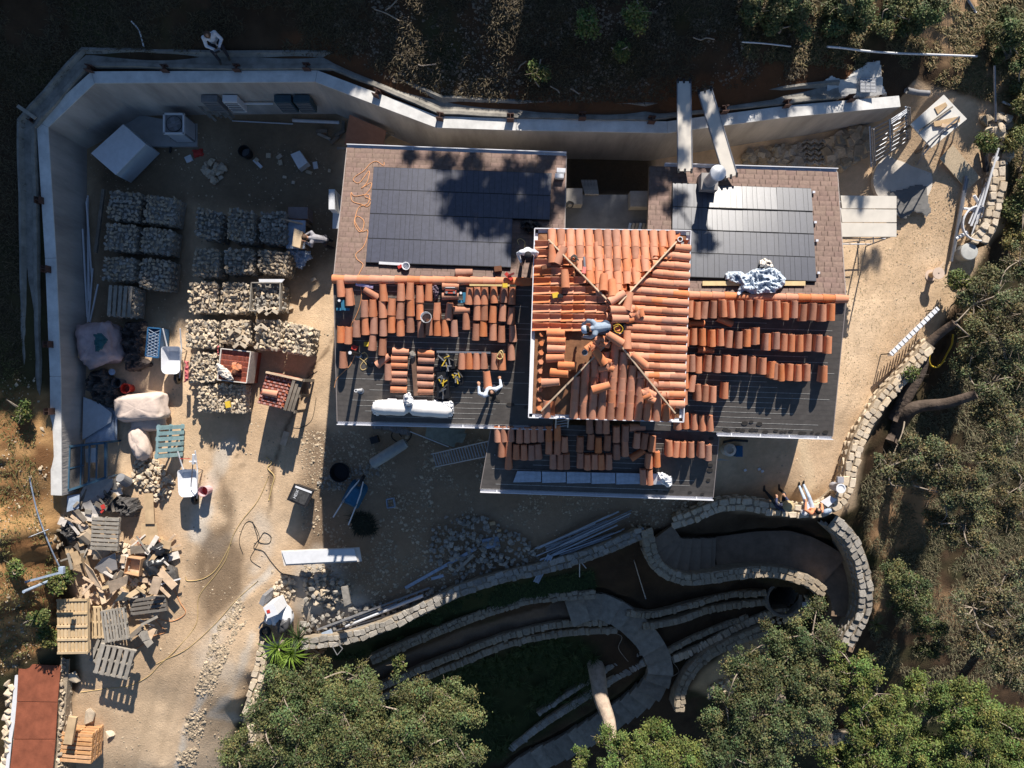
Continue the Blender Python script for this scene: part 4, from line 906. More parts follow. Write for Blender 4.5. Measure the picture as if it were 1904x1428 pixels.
# people
def person(label, head_px, zbase, rz, J=None, shirt=(.5, .5, .5), pants=(.05, .06, .09), hair=(.02, .015, .012), hat=None, skin=(.42, .23, .15), shoes=(.06, .05, .04), logo=False, grip=.5, extra=None):
    D = dict(pelvis=(0, 0, .93), waist=(0, .01, 1.08), chest=(0, .0, 1.27), neck=(0, .01, 1.45), head=(0, .04, 1.60),
             sL=(-.18, 0, 1.40), sR=(.18, 0, 1.40), eL=(-.24, -.02, 1.13), eR=(.24, -.02, 1.13), wL=(-.25, .10, .90), wR=(.25, .10, .90),
             hL=(-.09, 0, .90), hR=(.09, 0, .90), kL=(-.11, .03, .49), kR=(.11, .03, .49), aL=(-.12, -.02, .09), aR=(.12, -.02, .09))
    D.update(J or {}); D = {k: Vector(v) for k, v in D.items()}
    segs = []
    def S(a, b, ra, rb, m): segs.append((Vector(a), Vector(b), ra, rb, m))
    S(D['pelvis']+Vector((-.05, 0, 0)), D['pelvis']+Vector((.05, 0, 0)), .12, .12, 2); S(D['pelvis'], D['waist'], .13, .125, 1); S(D['waist'], D['chest'], .125, .15, 1)
    S(D['chest'], D['neck'], .14, .06, 1); S(D['neck'], D['head'], .052, .055, 0); S(D['sL'], D['chest'], .075, .12, 1); S(D['sR'], D['chest'], .075, .12, 1)
    up = (D['head']-D['neck']).normalized(); S(D['head'], D['head']+up*.05, .088, .092, 0)
    fw = Vector((0, 1, 0)); fw = (fw-up*fw.dot(up)).normalized(); rtv = fw.cross(up)
    S(D['head']+fw*.095-up*.01, D['head']+fw*.115-up*.03, .012, .016, 0)                                  # nose
    S(D['head']+fw*.05-up*.05, D['head']+fw*.075-up*.065, .04, .028, 0)                                    # chin
    for s in (-1, 1): S(D['head']+rtv*s*.09-up*.015, D['head']+rtv*s*.1+up*.015, .016, .02, 0)             # ears
    for s in 'LR':
        S(D['s'+s], D['e'+s], .066, .052, 1); S(D['e'+s], D['w'+s], .05, .038, 1 if extra != 'short' else 0)
        d = (D['w'+s]-D['e'+s]).normalized(); q = D['w'+s]+d*.09; S(D['w'+s], q, .03, .036, 0)
        side = d.cross(Vector((0, 0, 1))); side = side.normalized() if side.length > .1 else Vector((1, 0, 0)); nrm = side.cross(d)
        for k in range(4):
            o = side*(k-1.5)*.024; L = (.062, .075, .07, .055)[k]; a = q+o; b = a+d*L*.55-nrm*.01; c = b+d*L*.4-nrm*L*grip*.7
            S(a, b, .0125, .0115, 0); S(b, c, .0115, .0095, 0)
        th = side*(-1 if s == 'R' else 1)*.045; S(D['w'+s]+d*.04+th*.6, D['w'+s]+d*.10+th*1.2-nrm*.02, .014, .011, 0)
        S(D['h'+s], D['k'+s], .095, .062, 2); S(D['k'+s], D['a'+s], .062, .042, 2)
        sd = (D['a'+s]-D['k'+s]).normalized(); f = Vector((0, 1, 0)); f = (f-sd*f.dot(sd)); f = f.normalized() if f.length > .2 else Vector((0, 0, 1))
        S(D['a'+s]+sd*.03-f*.04, D['a'+s]+sd*.05+f*.15, .045, .036, 3)
    mb = MB()
    for a, b, ra, rb, m in segs:
        d = (b-a); L = max(d.length, 1e-4); z = d/L; x = z.orthogonal().normalized(); y = z.cross(x); M3 = Matrix((x, y, z)).transposed(); prof = [(0, -ra)]
        for k in range(1, 5): t = -math.pi/2+math.pi/2*k/4; prof.append((ra*math.cos(t), ra*math.sin(t)))
        for k in range(0, 4): t = math.pi/2*k/4; prof.append((rb*math.cos(t), L+rb*math.sin(t)))
        prof.append((0, L+rb)); mb.lathe(a, prof, 12, 0, M3)
    me = mb.mesh('tmp', M_white); o = bpy.data.objects.new('tmp', me); C.objects.link(o)
    md = o.modifiers.new('r', 'REMESH'); md.mode = 'VOXEL'; md.voxel_size = .0125; sm = o.modifiers.new('s', 'SMOOTH'); sm.factor = .5; sm.iterations = 2
    dg = bpy.context.evaluated_depsgraph_get(); ev = o.evaluated_get(dg); body = bpy.data.meshes.new_from_object(ev); bpy.data.objects.remove(o)
    nm = label[:12]; mm = [mat('skin_%.2f' % skin[0], skin, .08, 8, .6), mat('cloth_%.2f_%.2f_%.2f' % shirt, shirt, .12, 14, .9, .004, 18), mat('cloth_%.2f_%.2f_%.2f' % pants, pants, .15, 12, .9, .004, 18), mat('shoe_leather', shoes, .1, 9, .7)]
    body.materials.clear()
    for m in mm: body.materials.append(m)
    nf = len(body.polygons); cen = np.zeros(nf*3, np.float32); body.polygons.foreach_get('center', cen); cen = cen.reshape(-1, 3); best = np.full(nf, 1e9); mi = np.zeros(nf, np.int32)
    for a, b, ra, rb, m in segs:
        a_ = np.array(a); d = np.array(b)-a_; L2 = (d**2).sum()+1e-9; t = np.clip(((cen-a_)@d)/L2, 0, 1); dist = np.linalg.norm(cen-(a_+t[:, None]*d), axis=1)-(ra+(rb-ra)*t)
        w = dist < best; best = np.where(w, dist, best); mi = np.where(w, m, mi)
    body.polygons.foreach_set('material_index', mi.astype(np.int32)); body.polygons.foreach_set('use_smooth', np.ones(nf, bool)); body.name = 'person_body'; body.update()
    hp = P(head_px[0], head_px[1], zbase+D['head'].z); ca, sa = math.cos(rz), math.sin(rz); hx, hy = D['head'].x, D['head'].y
    loc = Vector((hp.x-(hx*ca-hy*sa), hp.y-(hx*sa+hy*ca), zbase))
    t = thing('person', label, 'person', loc, rz); t.scale = (.89, .89, .89); inst('body', body, Vector((0, 0, 0)), t)
    Mh = Matrix((rtv, fw, up)).transposed().to_4x4(); Mh.translation = D['head']+up*.02; M3 = Mh.to_3x3()
    mb = MB(); mb.lathe(Mh.translation-fw*.012, [(.102, .0), (.106, .03), (.095, .075), (.06, .105), (0, .118)], 16, 0, M3); mb.lathe(Mh.translation-fw*.03, [(.06, -.06), (.093, -.03), (.1, .01)], 16, 0, M3)
    part('hair', mb, mat('hair_%.2f' % hair[0], hair, .2, 20, .7), t, True, world=False)
    for s in (-1, 1):
        mb = MB(); mb.disc(Mh.translation+fw*.092+rtv*s*.033-up*.02, .008, .008, 8, M=M3); part('eye', mb, M_dark, t, world=False)
    if hat:
        kind, hc = hat; mb = MB(); m = mat('hat_%.2f_%.2f' % (hc[0], hc[1]), hc, .1, 14, .8)
        if kind == 'cap': mb.lathe(Mh.translation, [(.112, .02), (.114, .06), (.10, .10), (.06, .128), (0, .138)], 16, 0, M3); mb.box(Mh.translation+fw*.14+up*.03, (.15, .13, .012), M3)
        else: mb.lathe(Mh.translation, [(.20, .035), (.205, .045), (.12, .055), (.11, .12), (.06, .14), (0, .14)], 18, 0, M3)
        part('hat', mb, m, t, True, world=False)
    return t, D
# trees
def tree(label, base_px, blobs, leafc, nleaf, name='oak_tree', cat='tree', group=None, trunk_r=.16, leaf=.052, tw=1., bark=None, trunk_pts=None, jitter=.25, twig_n=9, base_w=None, cup=.55):
    """blobs: (x,y,z,r) centres measured on the crown"""
    nleaf = int(nleaf*(1.75 if leaf < .1 else 1)); base = base_w or gsurf(*base_px); t = thing(name, label, cat, base, group=group); r = random.Random(len(C.objects)); g = np.random.default_rng(len(C.objects))
    cs = [(P(x, y, z) if not isinstance(x, Vector) else x, rr) for x, y, z, rr in blobs]
    cen = sum((c for c, _ in cs), Vector())/len(cs)
    mb = MB(); fork = base.lerp(cen, .45)+Vector((0, 0, .1))
    tp = trunk_pts or [base-Vector((0, 0, .3)), base.lerp(fork, .5)+Vector((r.uniform(-.15, .15), r.uniform(-.15, .15), 0)), fork]
    tp = smooth_line(tp, 4); mb.tube(tp, [trunk_r*(1-.5*i/(len(tp)-1)) for i in range(len(tp))], 8)
    part('trunk', mb, bark or M_bark, t, True)
    tb = MB(); subs = []; done = []
    for c, rr in cs:
        a = min(tp[len(tp)//3:]+done, key=lambda v: (v-c).length); done.append(c); mid = a.lerp(c, .5)+Vector((r.uniform(-.3, .3), r.uniform(-.3, .3), r.uniform(0, .3))); lp = smooth_line([a, mid, c], 4)
        tb.tube(lp, [max(.015, min(.032, trunk_r*.25)*(1-.8*i/(len(lp)-1))) for i in range(len(lp))], 5, cap=False)
        ns = max(6, int(38*rr*rr))
        for k in range(ns):
            v = Vector((r.gauss(0, 1), r.gauss(0, 1), r.gauss(.25, .8))).normalized(); q = c+Vector((v.x*rr, v.y*rr, v.z*rr*cup))*r.uniform(.45, 1.05); sr = r.uniform(.12, .29)*(.6+.5*min(rr, 1.2)); subs.append((q, sr, r.uniform(.62, 1.35), r.uniform(.82, 1.25)))
            if k < twig_n*tw:
                m2 = c.lerp(q, .6)+Vector((r.uniform(-.1, .1), r.uniform(-.1, .1), .05)); tb.tube([c, m2, q+(q-c).normalized()*sr*.6], [.016, .011, .005], 3, cap=False)
                for _ in range(int(3*tw)):
                    e = q+Vector((r.gauss(0, 1), r.gauss(0, 1), r.gauss(.3, .6)))*sr*.9; tb.tube([m2.lerp(q, r.random()), e], [.007, .003], 3, cap=False)
    part('branches', tb, M_twig, t, True)
    w = np.array([s[1]**2 for s in subs]); w /= w.sum(); pick = g.choice(len(subs), nleaf, p=w)
    Cn = np.array([tuple(s[0]) for s in subs])[pick]; Rr = np.array([s[1] for s in subs])[pick]; Sh = np.array([s[2] for s in subs])[pick]
    d = g.normal(size=(nleaf, 3)); d /= np.linalg.norm(d, axis=1)[:, None]; rad = g.random(nleaf)**.45; pos = Cn+d*(Rr*rad*(1+jitter*g.normal(size=nleaf)))[:, None]*np.array([1.15, 1.15, .8])
    n_ = d*.6+np.array([0, 0, .7])+g.normal(size=(nleaf, 3))*.6; n_ /= np.linalg.norm(n_, axis=1)[:, None]
    u = np.cross(n_, g.normal(size=(nleaf, 3))); u /= np.linalg.norm(u, axis=1)[:, None]; v_ = np.cross(n_, u); sz = leaf*(.45+.95*g.random(nleaf))
    a = u*sz[:, None]*.62; b = v_*sz[:, None]*.36
    V_ = np.stack([pos-a, pos+b, pos+a, pos-b], 1).reshape(-1, 3); F_ = np.arange(nleaf*4).reshape(-1, 4)
    c0 = np.array(leafc); hue = g.random(nleaf); cc = c0*(Sh*(.72+.56*g.random(nleaf)))[:, None]; cc[:, 0] *= (.85+.5*hue)*np.array([s[3] for s in subs])[pick]; cc[:, 2] *= .8+.3*g.random(nleaf)
    dead = g.random(nleaf) < .03; cc[dead] = np.array((.22, .15, .07))*(.6+.6*g.random(dead.sum()))[:, None]
    me = fast_mesh('crown', V_-np.array(t.location), F_, M_leafd, np.repeat(cc, 4, 0)); o = inst('crown', me, (0, 0, 0), t); return t
def blades(name, label, poly, n, h, c1, c2, px_space=True, w=.014, tuft=1, kind='stuff', cat=None, lean=.6, seed=3):
    g = np.random.default_rng(seed); xs = [p[0] for p in poly]; ys = [p[1] for p in poly]; pts = []
    while len(pts) < n//tuft:
        x = g.uniform(min(xs), max(xs), 2000); y = g.uniform(min(ys), max(ys), 2000); m = inside(poly, x, y)&((vnoise(x, y, 26, seed)+vnoise(x, y, 90, seed+3))*.5 > .44); pts += list(zip(x[m], y[m]))
        if not m.any(): break
    wx = gs_many(pts[:n//tuft])
    B_ = np.repeat(wx, tuft, 0)+g.normal(size=(len(wx)*tuft, 3))*np.array([.03, .03, 0])
    N_ = len(B_); an = g.random(N_)*6.283; L = h*(.4+.8*g.random(N_)); ln = lean*(.3+.9*g.random(N_)); dirx = np.stack([np.cos(an)*ln, np.sin(an)*ln, np.ones(N_)*.75], 1); dirx /= np.linalg.norm(dirx, axis=1)[:, None]
    sd = np.stack([-np.sin(an), np.cos(an), np.zeros(N_)], 1)*w; mid = B_+dirx*(L*.55)[:, None]; tip = B_+dirx*L[:, None]+np.stack([np.cos(an)*L*.3, np.sin(an)*L*.3, -.25*L], 1)
    V_ = np.stack([B_-sd, B_+sd, mid+sd*.8, mid-sd*.8, tip+sd*.15, tip-sd*.15], 1).reshape(-1, 3); i = np.arange(N_)*6
    F_ = np.concatenate([np.stack([i, i+1, i+2, i+3], 1), np.stack([i+3, i+2, i+4, i+5], 1)]); t = g.random(N_)[:, None]; cc = np.array(c1)*(1-t)+np.array(c2)*t; cc *= (.7+.6*g.random(N_))[:, None]
    me = fast_mesh(name, V_, F_, M_leafd, np.repeat(cc, 6, 0)); o = bpy.data.objects.new(name, me); C.objects.link(o); o['kind'] = kind
    if label: o['label'] = label
    if cat: o['category'] = cat
    return o
# ------------------------------------------------------------------ left yard: pallets of stone
def stone_pallet(label, q, zt, kinds, dens=1., slats=False, crate=False, rough=False, group='pallets loaded with building stone'):
    """q: four picture corners of the load's top, zt its height"""
    T = [P(x, y, zt) for x, y in q]; c = sum(T, Vector())/4; T = [c+(p-c)*.905 for p in T]; t = thing('stone_pallet', label, 'stone pallet', Vector((c.x, c.y, 0)), group=group)
    mb = MB(); b = [c+(p-c)*.97 for p in T]; mb.prism([Vector((p.x, p.y, .13)) for p in b], [Vector((p.x, p.y, .09)) for p in b]); part('deck', mb, M_palg, t)
    for k in (0, .5, 1):
        a, e = b[0].lerp(b[1], .04+.92*k), b[3].lerp(b[2], .04+.92*k); mb = MB(); mb.bar(Vector((a.x, a.y, .05)), Vector((e.x, e.y, .05)), .07, .09); part('stringer', mb, M_palg, t)
    mb = MB(); b2 = [c+(p-c)*.93 for p in T]; mb.prism([Vector((p.x, p.y, zt-.13)) for p in b2], [Vector((p.x, p.y, .131)) for p in b2]); o = part('packed_core', mb, M_stone_g, t)
    L = ((T[1]-T[0]).length+(T[2]-T[3]).length)/2; W = ((T[3]-T[0]).length+(T[2]-T[1]).length)/2; s = .114/math.sqrt(dens); nu = max(4, int(L/s)); nv = max(4, int(W/s))
    ang = math.atan2((T[1]-T[0]).y, (T[1]-T[0]).x)
    for lay_ in range(2 if rough else 1):
        for i in range(nu):
            for j in range(nv):
                if lay_ and rnd.random() < .55: continue
                u, v = (i+.5+rnd.uniform(-.3, .3))/nu, (j+.5+rnd.uniform(-.3, .3))/nv; p = T[0].lerp(T[1], u).lerp(T[3].lerp(T[2], u), v)
                z = zt-.07+rnd.uniform(-.012, .02)+lay_*.05+(rnd.uniform(-.03, .03) if rough else 0); k = rnd.uniform(.9, 1.3)*s
                tl = .7 if rough else .1
                inst('stone', rnd.choice(ROCK[rnd.choice(kinds)]), Vector((p.x, p.y, z))-t.location, t, (rnd.uniform(-tl, tl), rnd.uniform(-tl, tl), rnd.uniform(0, 6.3)), (k*rnd.uniform(.9, 1.45), k*rnd.uniform(.7, 1.05), k*rnd.uniform(.7, 1.1)))
    # side stones
    for e in range(4):
        a, b_ = T[e], T[(e+1) % 4]; n = int((b_-a).length/.17)
        for lv in (0, 1, 2):
            for k in range(n):
                p = a.lerp(b_, (k+.5)/n); p = p+(c-p)*.09; z = .22+lv*(zt-.3)/2.6
                inst('stone', rnd.choice(ROCK[rnd.choice(kinds)]), Vector((p.x, p.y, z))-t.location, t, (rnd.uniform(-.3, .3), rnd.uniform(-.3, .3), rnd.uniform(0, 6.3)), (.16, .13, .17))
    if crate:
        for e in range(4):
            a, b_ = T[e], T[(e+1) % 4]; mb = MB(); zz = Vector((0, 0, .17)); mb.bar(a+zz*.3, b_+zz*.3, .03, .20); part('side_board', mb, M_palg, t)
    if slats:
        for k in range(5):
            u = (k+.5)/5; a, b_ = T[0].lerp(T[1], u), T[3].lerp(T[2], u); mb = MB(); mb.bar(a+Vector((0, 0, .03)), b_+Vector((0, 0, .03)), .10, .02); part('slat', mb, M_palg, t)
    return t
Lp = [('flat stone pallet, far row, left column of the shaded block', [(199, 350), (263, 354), (257, 414), (193, 408)], 't'), ('flat stone pallet, far row, right column of the shaded block', [(267, 357), (331, 364), (322, 421), (261, 415)], 't'),
      ('flat stone pallet, second row, left column of the shaded block', [(192, 411), (256, 416), (252, 470), (188, 465)], 't'), ('flat stone pallet, second row, right column of the shaded block', [(260, 419), (323, 425), (316, 475), (255, 470)], 't'),
      ('flat stone pallet with a timber edge, third row, left column of the shaded block', [(188, 475), (250, 476), (248, 524), (186, 522)], 't'), ('flat stone pallet, third row, right column of the shaded block', [(256, 476), (320, 481), (313, 543), (253, 536)], 't')]
for lb, q, k in Lp: stone_pallet(lb, q, .75, 'ttg', group='flat-topped stone pallets in the shade')
t = stone_pallet('stone pallet covered by upturned slats, nearest in the shaded block', [(200, 527), (252, 530), (247, 593), (196, 590)], .75, 'tg', slats=True, group='flat-topped stone pallets in the shade')
mb = MB(); mb.bar(P(193, 352, .5), P(178, 470, .45), .09, .08); single('timber_beam', 'long grey beam lying left of the shaded stone pallets', 'beam', mb, M_dwood)
Rp = [('dark rough stone pallet, far left of the middle block', [(362, 380), (415, 392), (406, 449), (357, 440)], 'gt', 0, .95), ('large dark rough stone pallet, far middle of the block', [(421, 380), (475, 390), (473, 455), (418, 448)], 'gt', 0, 1.0), ('dark rough stone pallet nearest the bending worker', [(482, 390), (534, 388), (534, 458), (478, 452)], 'g', 0, 1.0),
      ('half sunlit pallet of mixed stones, second row, left', [(358, 457), (409, 460), (406, 518), (353, 516)], 't', 1, .9), ('shaded pallet of brown stones, second row, middle', [(413, 459), (474, 460), (472, 508), (411, 510)], 'tg', 0, .95), ('pallet of brown stones lit at its near corner, second row, right', [(478, 460), (538, 466), (534, 514), (477, 508)], 't', 0, .95),
      ('bright tan stone pallet, third row, left', [(351, 521), (404, 521), (402, 586), (346, 584)], 'wt', 1, .85), ('bright tan stone pallet, third row, beside the crate', [(408, 520), (464, 523), (461, 586), (404, 586)], 'wt', 1, .85),
      ('pale angular stone pallet, fourth row, left', [(342, 591), (404, 593), (402, 652), (341, 648)], 'w', 1, .85), ('pale stone pallet with corner stones, fourth row, middle', [(408, 592), (468, 594), (465, 643), (406, 642)], 'wt', 1, .85),
      ('pale cobble pallet half shaded by the crate, fourth row', [(472, 592), (524, 592), (521, 654), (469, 652)], 'w', 1, .85), ('bright cobble pallet at the right end of the fourth row', [(527, 594), (586, 608), (577, 664), (523, 658)], 'w', 1, .85),
      ('pale small-stone pallet beside the red tile crate', [(352, 653), (403, 652), (402, 712), (350, 716)], 'w', 1.3, .8), ('pale stone pallet nearest the drive, below the red tile crate', [(361, 713), (462, 712), (459, 772), (363, 768)], 'w', 1.3, .7)]
for lb, q, k, rf, z in Rp: stone_pallet(lb, q, z, k, dens=max(1, rf), rough=True)
stone_pallet('open timber crate of dark corner stones, third row, right', [(468, 524), (527, 524), (525, 581), (464, 581)], .85, 'gw', crate=True, rough=True)
for px, py, a in ((432, 600, .3), (436, 615, .2), (452, 628, -.1), (446, 640, 0), (492, 575, 0), (505, 578, .1), (486, 607, 0)):
    p = P(px, py, 1.0); mb = MB(); M3 = Matrix.Rotation(a, 3, 'Z')
    for s in (-1, 1): mb.box(p+M3 @ Vector((s*.09, -.02, 0)), (.26, .09, .07), M3 @ Matrix.Rotation(-s*R(38), 3, 'Z'))
    single('corner_stone', 'V-shaped cut corner stone lying on a stone pallet', 'corner stone', mb, M_stone_w, group='V-shaped corner stones on the pallets')
# red barrier netting hanging at the pallets, yellow block
for px, py, s, lb in ((347, 690, 8, 'red plastic net hanging at the left side of the pale pallets'), (405, 655, 5, 'red plastic net by the corner of the red tile crate')):
    mb = cloth([(px-s*.6, py-s*2.6), (px+s*.6, py-s*2.4), (px+s*.5, py+s*2.2), (px-s*.6, py+s*2.6)], flat_at(.62), .18, .02, 1.6, 7, 4); single('barrier_net', lb, 'net', mb, M_pink)
mb = MB(); mb.box(P(424, 752, .85), (.14, .2, .08), .2); single('yellow_block', 'small yellow block lying on the nearest pale stone pallet', 'block', mb, M_yel)
# crate of red tiles with rows of round tile ends
cr_ = [(411, 648), (466, 654), (458, 712), (404, 706)]; T = [P(x, y, .95) for x, y in cr_]; c = sum(T, Vector())/4
t = thing('tile_crate', 'timber-edged crate packed with dark red tiles, broken pieces on top', 'tile crate', Vector((c.x, c.y, 0)))
M_redt = mat('red_tile_edge', (.34, .095, .06), .25, 10, .85, rand=.15)
mb = MB(); mb.prism([Vector((p.x, p.y, .86)) for p in T], [Vector((p.x, p.y, .02)) for p in T]); part('box', mb, M_redt, t)
for e in range(4): mb = MB(); mb.bar(T[e]-Vector((0, 0, .3)), T[(e+1) % 4]-Vector((0, 0, .3)), .03, .6); part('side_board', mb, M_tarpw, t)
tl = MB(); tl.lathe((0, 0, 0), [(0, 0), (.06, 0), (.06, .02), (0, .02)], 8); tm = tl.mesh('tile_end', M_redt)
for i in range(16):
    for j in range(6):
        p = T[0].lerp(T[1], (i+.7)/17).lerp(T[3].lerp(T[2], (i+.7)/17), (j+.5)/6); inst('tile_end', tm, Vector((p.x, p.y, .865))-t.location, t, (R(18), 0, 0), (.55, 1.35, 1))
for k in range(13):
    p = P(441+rnd.gauss(0, 5), 684+rnd.gauss(0, 5), .95+rnd.uniform(0, .1)); o = inst('tile_shard', T_a, None, M=MT(p, rnd.uniform(0, 6), rnd.uniform(-.5, .5)) @ Matrix.Diagonal((.8, .3, .6, 1))); tag(o, 'broken orange tile piece heaped on the red tile crate', 'tile shard', 'broken pieces on the red tile crate')
mb = cloth([(402, 676), (416, 678), (428, 690), (436, 706), (426, 710), (412, 700), (401, 690)], flat_at(.95), .16, .04, 1.8, 9, 8); single('cement_sack', 'crumpled beige sack draped over the corner of the red tile crate', 'sack', mb, M_tarpw)
# standing tile pallet with timber slats
q = [(495, 692), (563, 707), (545, 766), (476, 750)]; T = [P(x, y, 1.15) for x, y in q]; c = sum(T, Vector())/4
t = thing('tile_pallet', 'tall pallet of stacked roof tiles with slatted timber side, near the drive', 'tile pallet', Vector((c.x, c.y, 0)))
mb = MB(); bb = [T[0], T[0].lerp(T[1], .72), T[3].lerp(T[2], .72), T[3]]; mb.prism([Vector((p.x, p.y, 1.02)) for p in bb], [Vector((p.x, p.y, .12)) for p in bb]); part('core', mb, M_redt, t)
M_redw = mat('printed_tile_edge', (.50, .27, .24), .3, 60, .85)
for j in range(10):
    for i in range(9):
        u = (i+.5)/9*.7; v = (j+.5)/10; p = T[0].lerp(T[1], u).lerp(T[3].lerp(T[2], u), v); d = (T[1]-T[0]).normalized()
        mb = MB(); mb.bar(Vector((p.x, p.y, 1.05))-d*.04, Vector((p.x, p.y, 1.05))+d*.04, .058, .05); part('tile_edge', mb, M_redw if (i+j) % 2 else M_redt, t)
for v in (.25, .48, .7, .9):
    p = T[0].lerp(T[1], .72).lerp(T[3].lerp(T[2], .72), v); inst('roof_tile', T_a, Vector((p.x, p.y, .98))-t.location, t, (R(70), 0, R(-15)), (1, .6, 1))
for k, u in enumerate((.78, .87, .95)):
    a, b = T[0].lerp(T[1], u), T[3].lerp(T[2], u); mb = MB(); mb.bar(a+Vector((0, 0, -.05*k)), b+Vector((0, 0, -.05*k)), .09, .05); part('side_slat', mb, M_dwood, t)
for k in (0, .5, 1):
    a = T[1].lerp(T[2], k); mb = MB(); mb.bar(Vector((a.x, a.y, 1.05)), Vector((a.x, a.y, .0)), .09, .05); part('upright', mb, M_dwood, t)
mb = MB(); mb.bar(T[0], T[1], .06, .09); part('top_board', mb, M_wood, t)
o = inst('roof_tile', T_c, None, M=MT(P(503, 731, 1.12), R(80))); tag(o, 'single pink tile lying on the tall pallet of roof tiles', 'roof tile')
# bench with block, sheet-covered table, boxes beside the worker
t = thing('work_bench', 'sheet-covered bench carrying the pale stone block the worker bends over', 'bench', P(560, 440, 0))
mb = qbox([(536, 408), (568, 410), (566, 462), (532, 462)], .75, .68); part('top', mb, M_tarpb, t)
for x, y in ((537, 411), (567, 413), (565, 458), (534, 459)):
    mb = MB(); p = P(x, y, .68); mb.bar(p, Vector((p.x, p.y, 0)), .06, .06, up=(1, 0, 0)); part('leg', mb, M_dwood, t)
mb = qbox([(547, 424), (563, 431), (558, 461), (543, 457)], .98, .755); single('stone_block', 'cream stone block on the bench under the worker\'s hands', 'stone block', mb, mat('cream_block', (.66, .50, .33), .12, 6))
mb = cloth([(535, 455), (560, 462), (578, 466), (582, 480), (570, 488), (562, 502), (548, 498), (546, 480), (534, 470)], flat_at(.45), .16, .02, 2, 10, 5); single('plastic_sheet', 'blue-grey plastic sheet hanging off the worker\'s bench', 'plastic sheet', mb, M_tarpb)
mb = qbox([(536, 385), (572, 385), (572, 407), (536, 406)], .6, .02); single('storage_box', 'grey box standing behind the bench', 'box', mb, mat('grey_box', (.24, .2, .2), .15, 6))
mb = MB(); mb.bar(P(523, 407, .95), P(568, 418, .7), .05, .05); single('timber_prop', 'thin orange timber leaning across the bench', 'timber', mb, M_wood)
mb = qbox([(481, 519), (529, 519), (524, 525), (482, 526)], 1.0, .95); single('white_board', 'narrow white board on the back edge of the dark crate', 'board', mb, M_pvc)
for px, py in ((584, 520), (541, 573)): mb = MB(); mb.box(gsurf(px, py, .05), (.16, .09, .08), .4); single('brick_piece', 'small pale brick piece on the dirt right of the stone pallets', 'brick', mb, M_stone_w, group='loose brick pieces on the dirt')
# concrete pad, air conditioner, white cabinet
mb = MB(); mb.slab([P(x, y, .12) for x, y in ((240, 212), (368, 212), (366, 272), (272, 272), (246, 262), (222, 236))], .3); single('concrete_pad', 'pale concrete pad in the shaded corner under the wall', 'concrete pad', mb, mat('pad_concrete', (.42, .42, .42), .12, 4), kind='structure')
t = thing('air_conditioner', 'white air conditioner outdoor unit with round fan on the pad', 'air conditioner', P(330, 245, .12)); p = P(322, 229, .95)
mb = MB(); mb.box((p.x, p.y, .50), (.60, .60, .75)); part('casing', mb, M_gray, t)
for dx, dy, w, h in ((0, .3, .64, .05), (0, -.3, .64, .05), (.3, 0, .05, .64), (-.3, 0, .05, .64)): mb = MB(); mb.box((p.x+dx, p.y+dy, .90), (w, h, .06)); part('rim', mb, M_white, t)
for k in range(9):
    for s_, (dx, dy, sx, sy) in enumerate(((.305, 0, .012, .52), (0, -.305, .52, .012))): mb = MB(); mb.box((p.x+dx, p.y+dy, .2+k*.075), (sx, sy, .02)); part('louvre', mb, M_white, t)
mb = MB(); mb.lathe((p.x, p.y, .885), [(.25, 0), (.25, .012), (.235, .012), (.235, 0)], 20); part('fan_ring', mb, M_dark, t)
for k in range(4): mb = MB(); a = k*math.pi/2+.4; mb.bar((p.x, p.y, .88), (p.x+.2*math.cos(a), p.y+.2*math.sin(a), .89), .12, .01); part('fan_blade', mb, M_steel, t)
for k in range(5): mb = MB(); mb.lathe((p.x, p.y, .905), [(.04+.045*k, 0), (.045+.045*k, .004)], 20); part('guard_ring', mb, M_steel, t)
t = thing('white_cabinet', 'large white cabinet set askew beside the pad', 'cabinet', P(218, 285, 0)); q = [(229, 231), (271, 268), (215, 325), (169, 285)]
mb = qbox(q, .9, .05); part('body', mb, mat('cabinet_blue_white', (.50, .56, .62), .08, 3), t); mb = sheet(q, .93, .025); part('lid', mb, M_pvc, t)
cable('black_pipe', 'short black pipe running off the edge of the pad', 'pipe', [(320, 255), (319, 270), (317, 285)], M_dark, .04)
for (x0, x1, y0, y1, lb, m) in ((373, 403, 181, 193, 'dark square box on the wall face beside a white conduit', M_gray), (413, 440, 184, 197, 'pale round-topped box on the wall face by a white conduit', M_white), (509, 540, 173, 186, 'left of two dark louvred boxes on the wall face', M_blue), (545, 575, 172, 186, 'right of two dark louvred boxes on the wall face', M_blue)):
    z1 = 1.75; a = P(x0, y0, z1); b = P(x1, y0, z1); yw = W3[4].y-.34; mb = MB(); w = b.x-a.x; cxx = (a.x+b.x)/2; mb.box((cxx, yw-.10, z1-.42), (w, .20, .8)); t = thing('wall_box', lb, 'wall box', (cxx, yw, .9)); part('case', mb, mat('box_slate', (.05, .09, .12), .2, 5) if m is M_blue else m, t)
    for k in range(5): mb = MB(); mb.box((cxx, yw-.213, z1-.15-k*.13), (w*.86, .015, .05)); part('louvre', mb, M_gray, t)
mb = MB(); yw = W3[4].y-.38; mb.tube([(P(440, 195, 1.2).x, yw, 1.2), (P(508, 195, 1.2).x, yw, 1.2)], .03, 6); single('white_conduit', 'white conduit along the wall between the boxes', 'conduit', mb, M_pvc)
for k in range(7):
    a = G(372+k*7, 205+rnd.uniform(-3, 3), .05); b = a+Vector((.45, -.35, .02+.3*rnd.random())); mb = MB(); mb.bar(a+Vector((0, .1, .3)), b, .07, .03); single('offcut_board', 'short offcut board leaning in the pile under the wall boxes', 'board', mb, M_palg, group='offcut boards piled under the wall boxes')
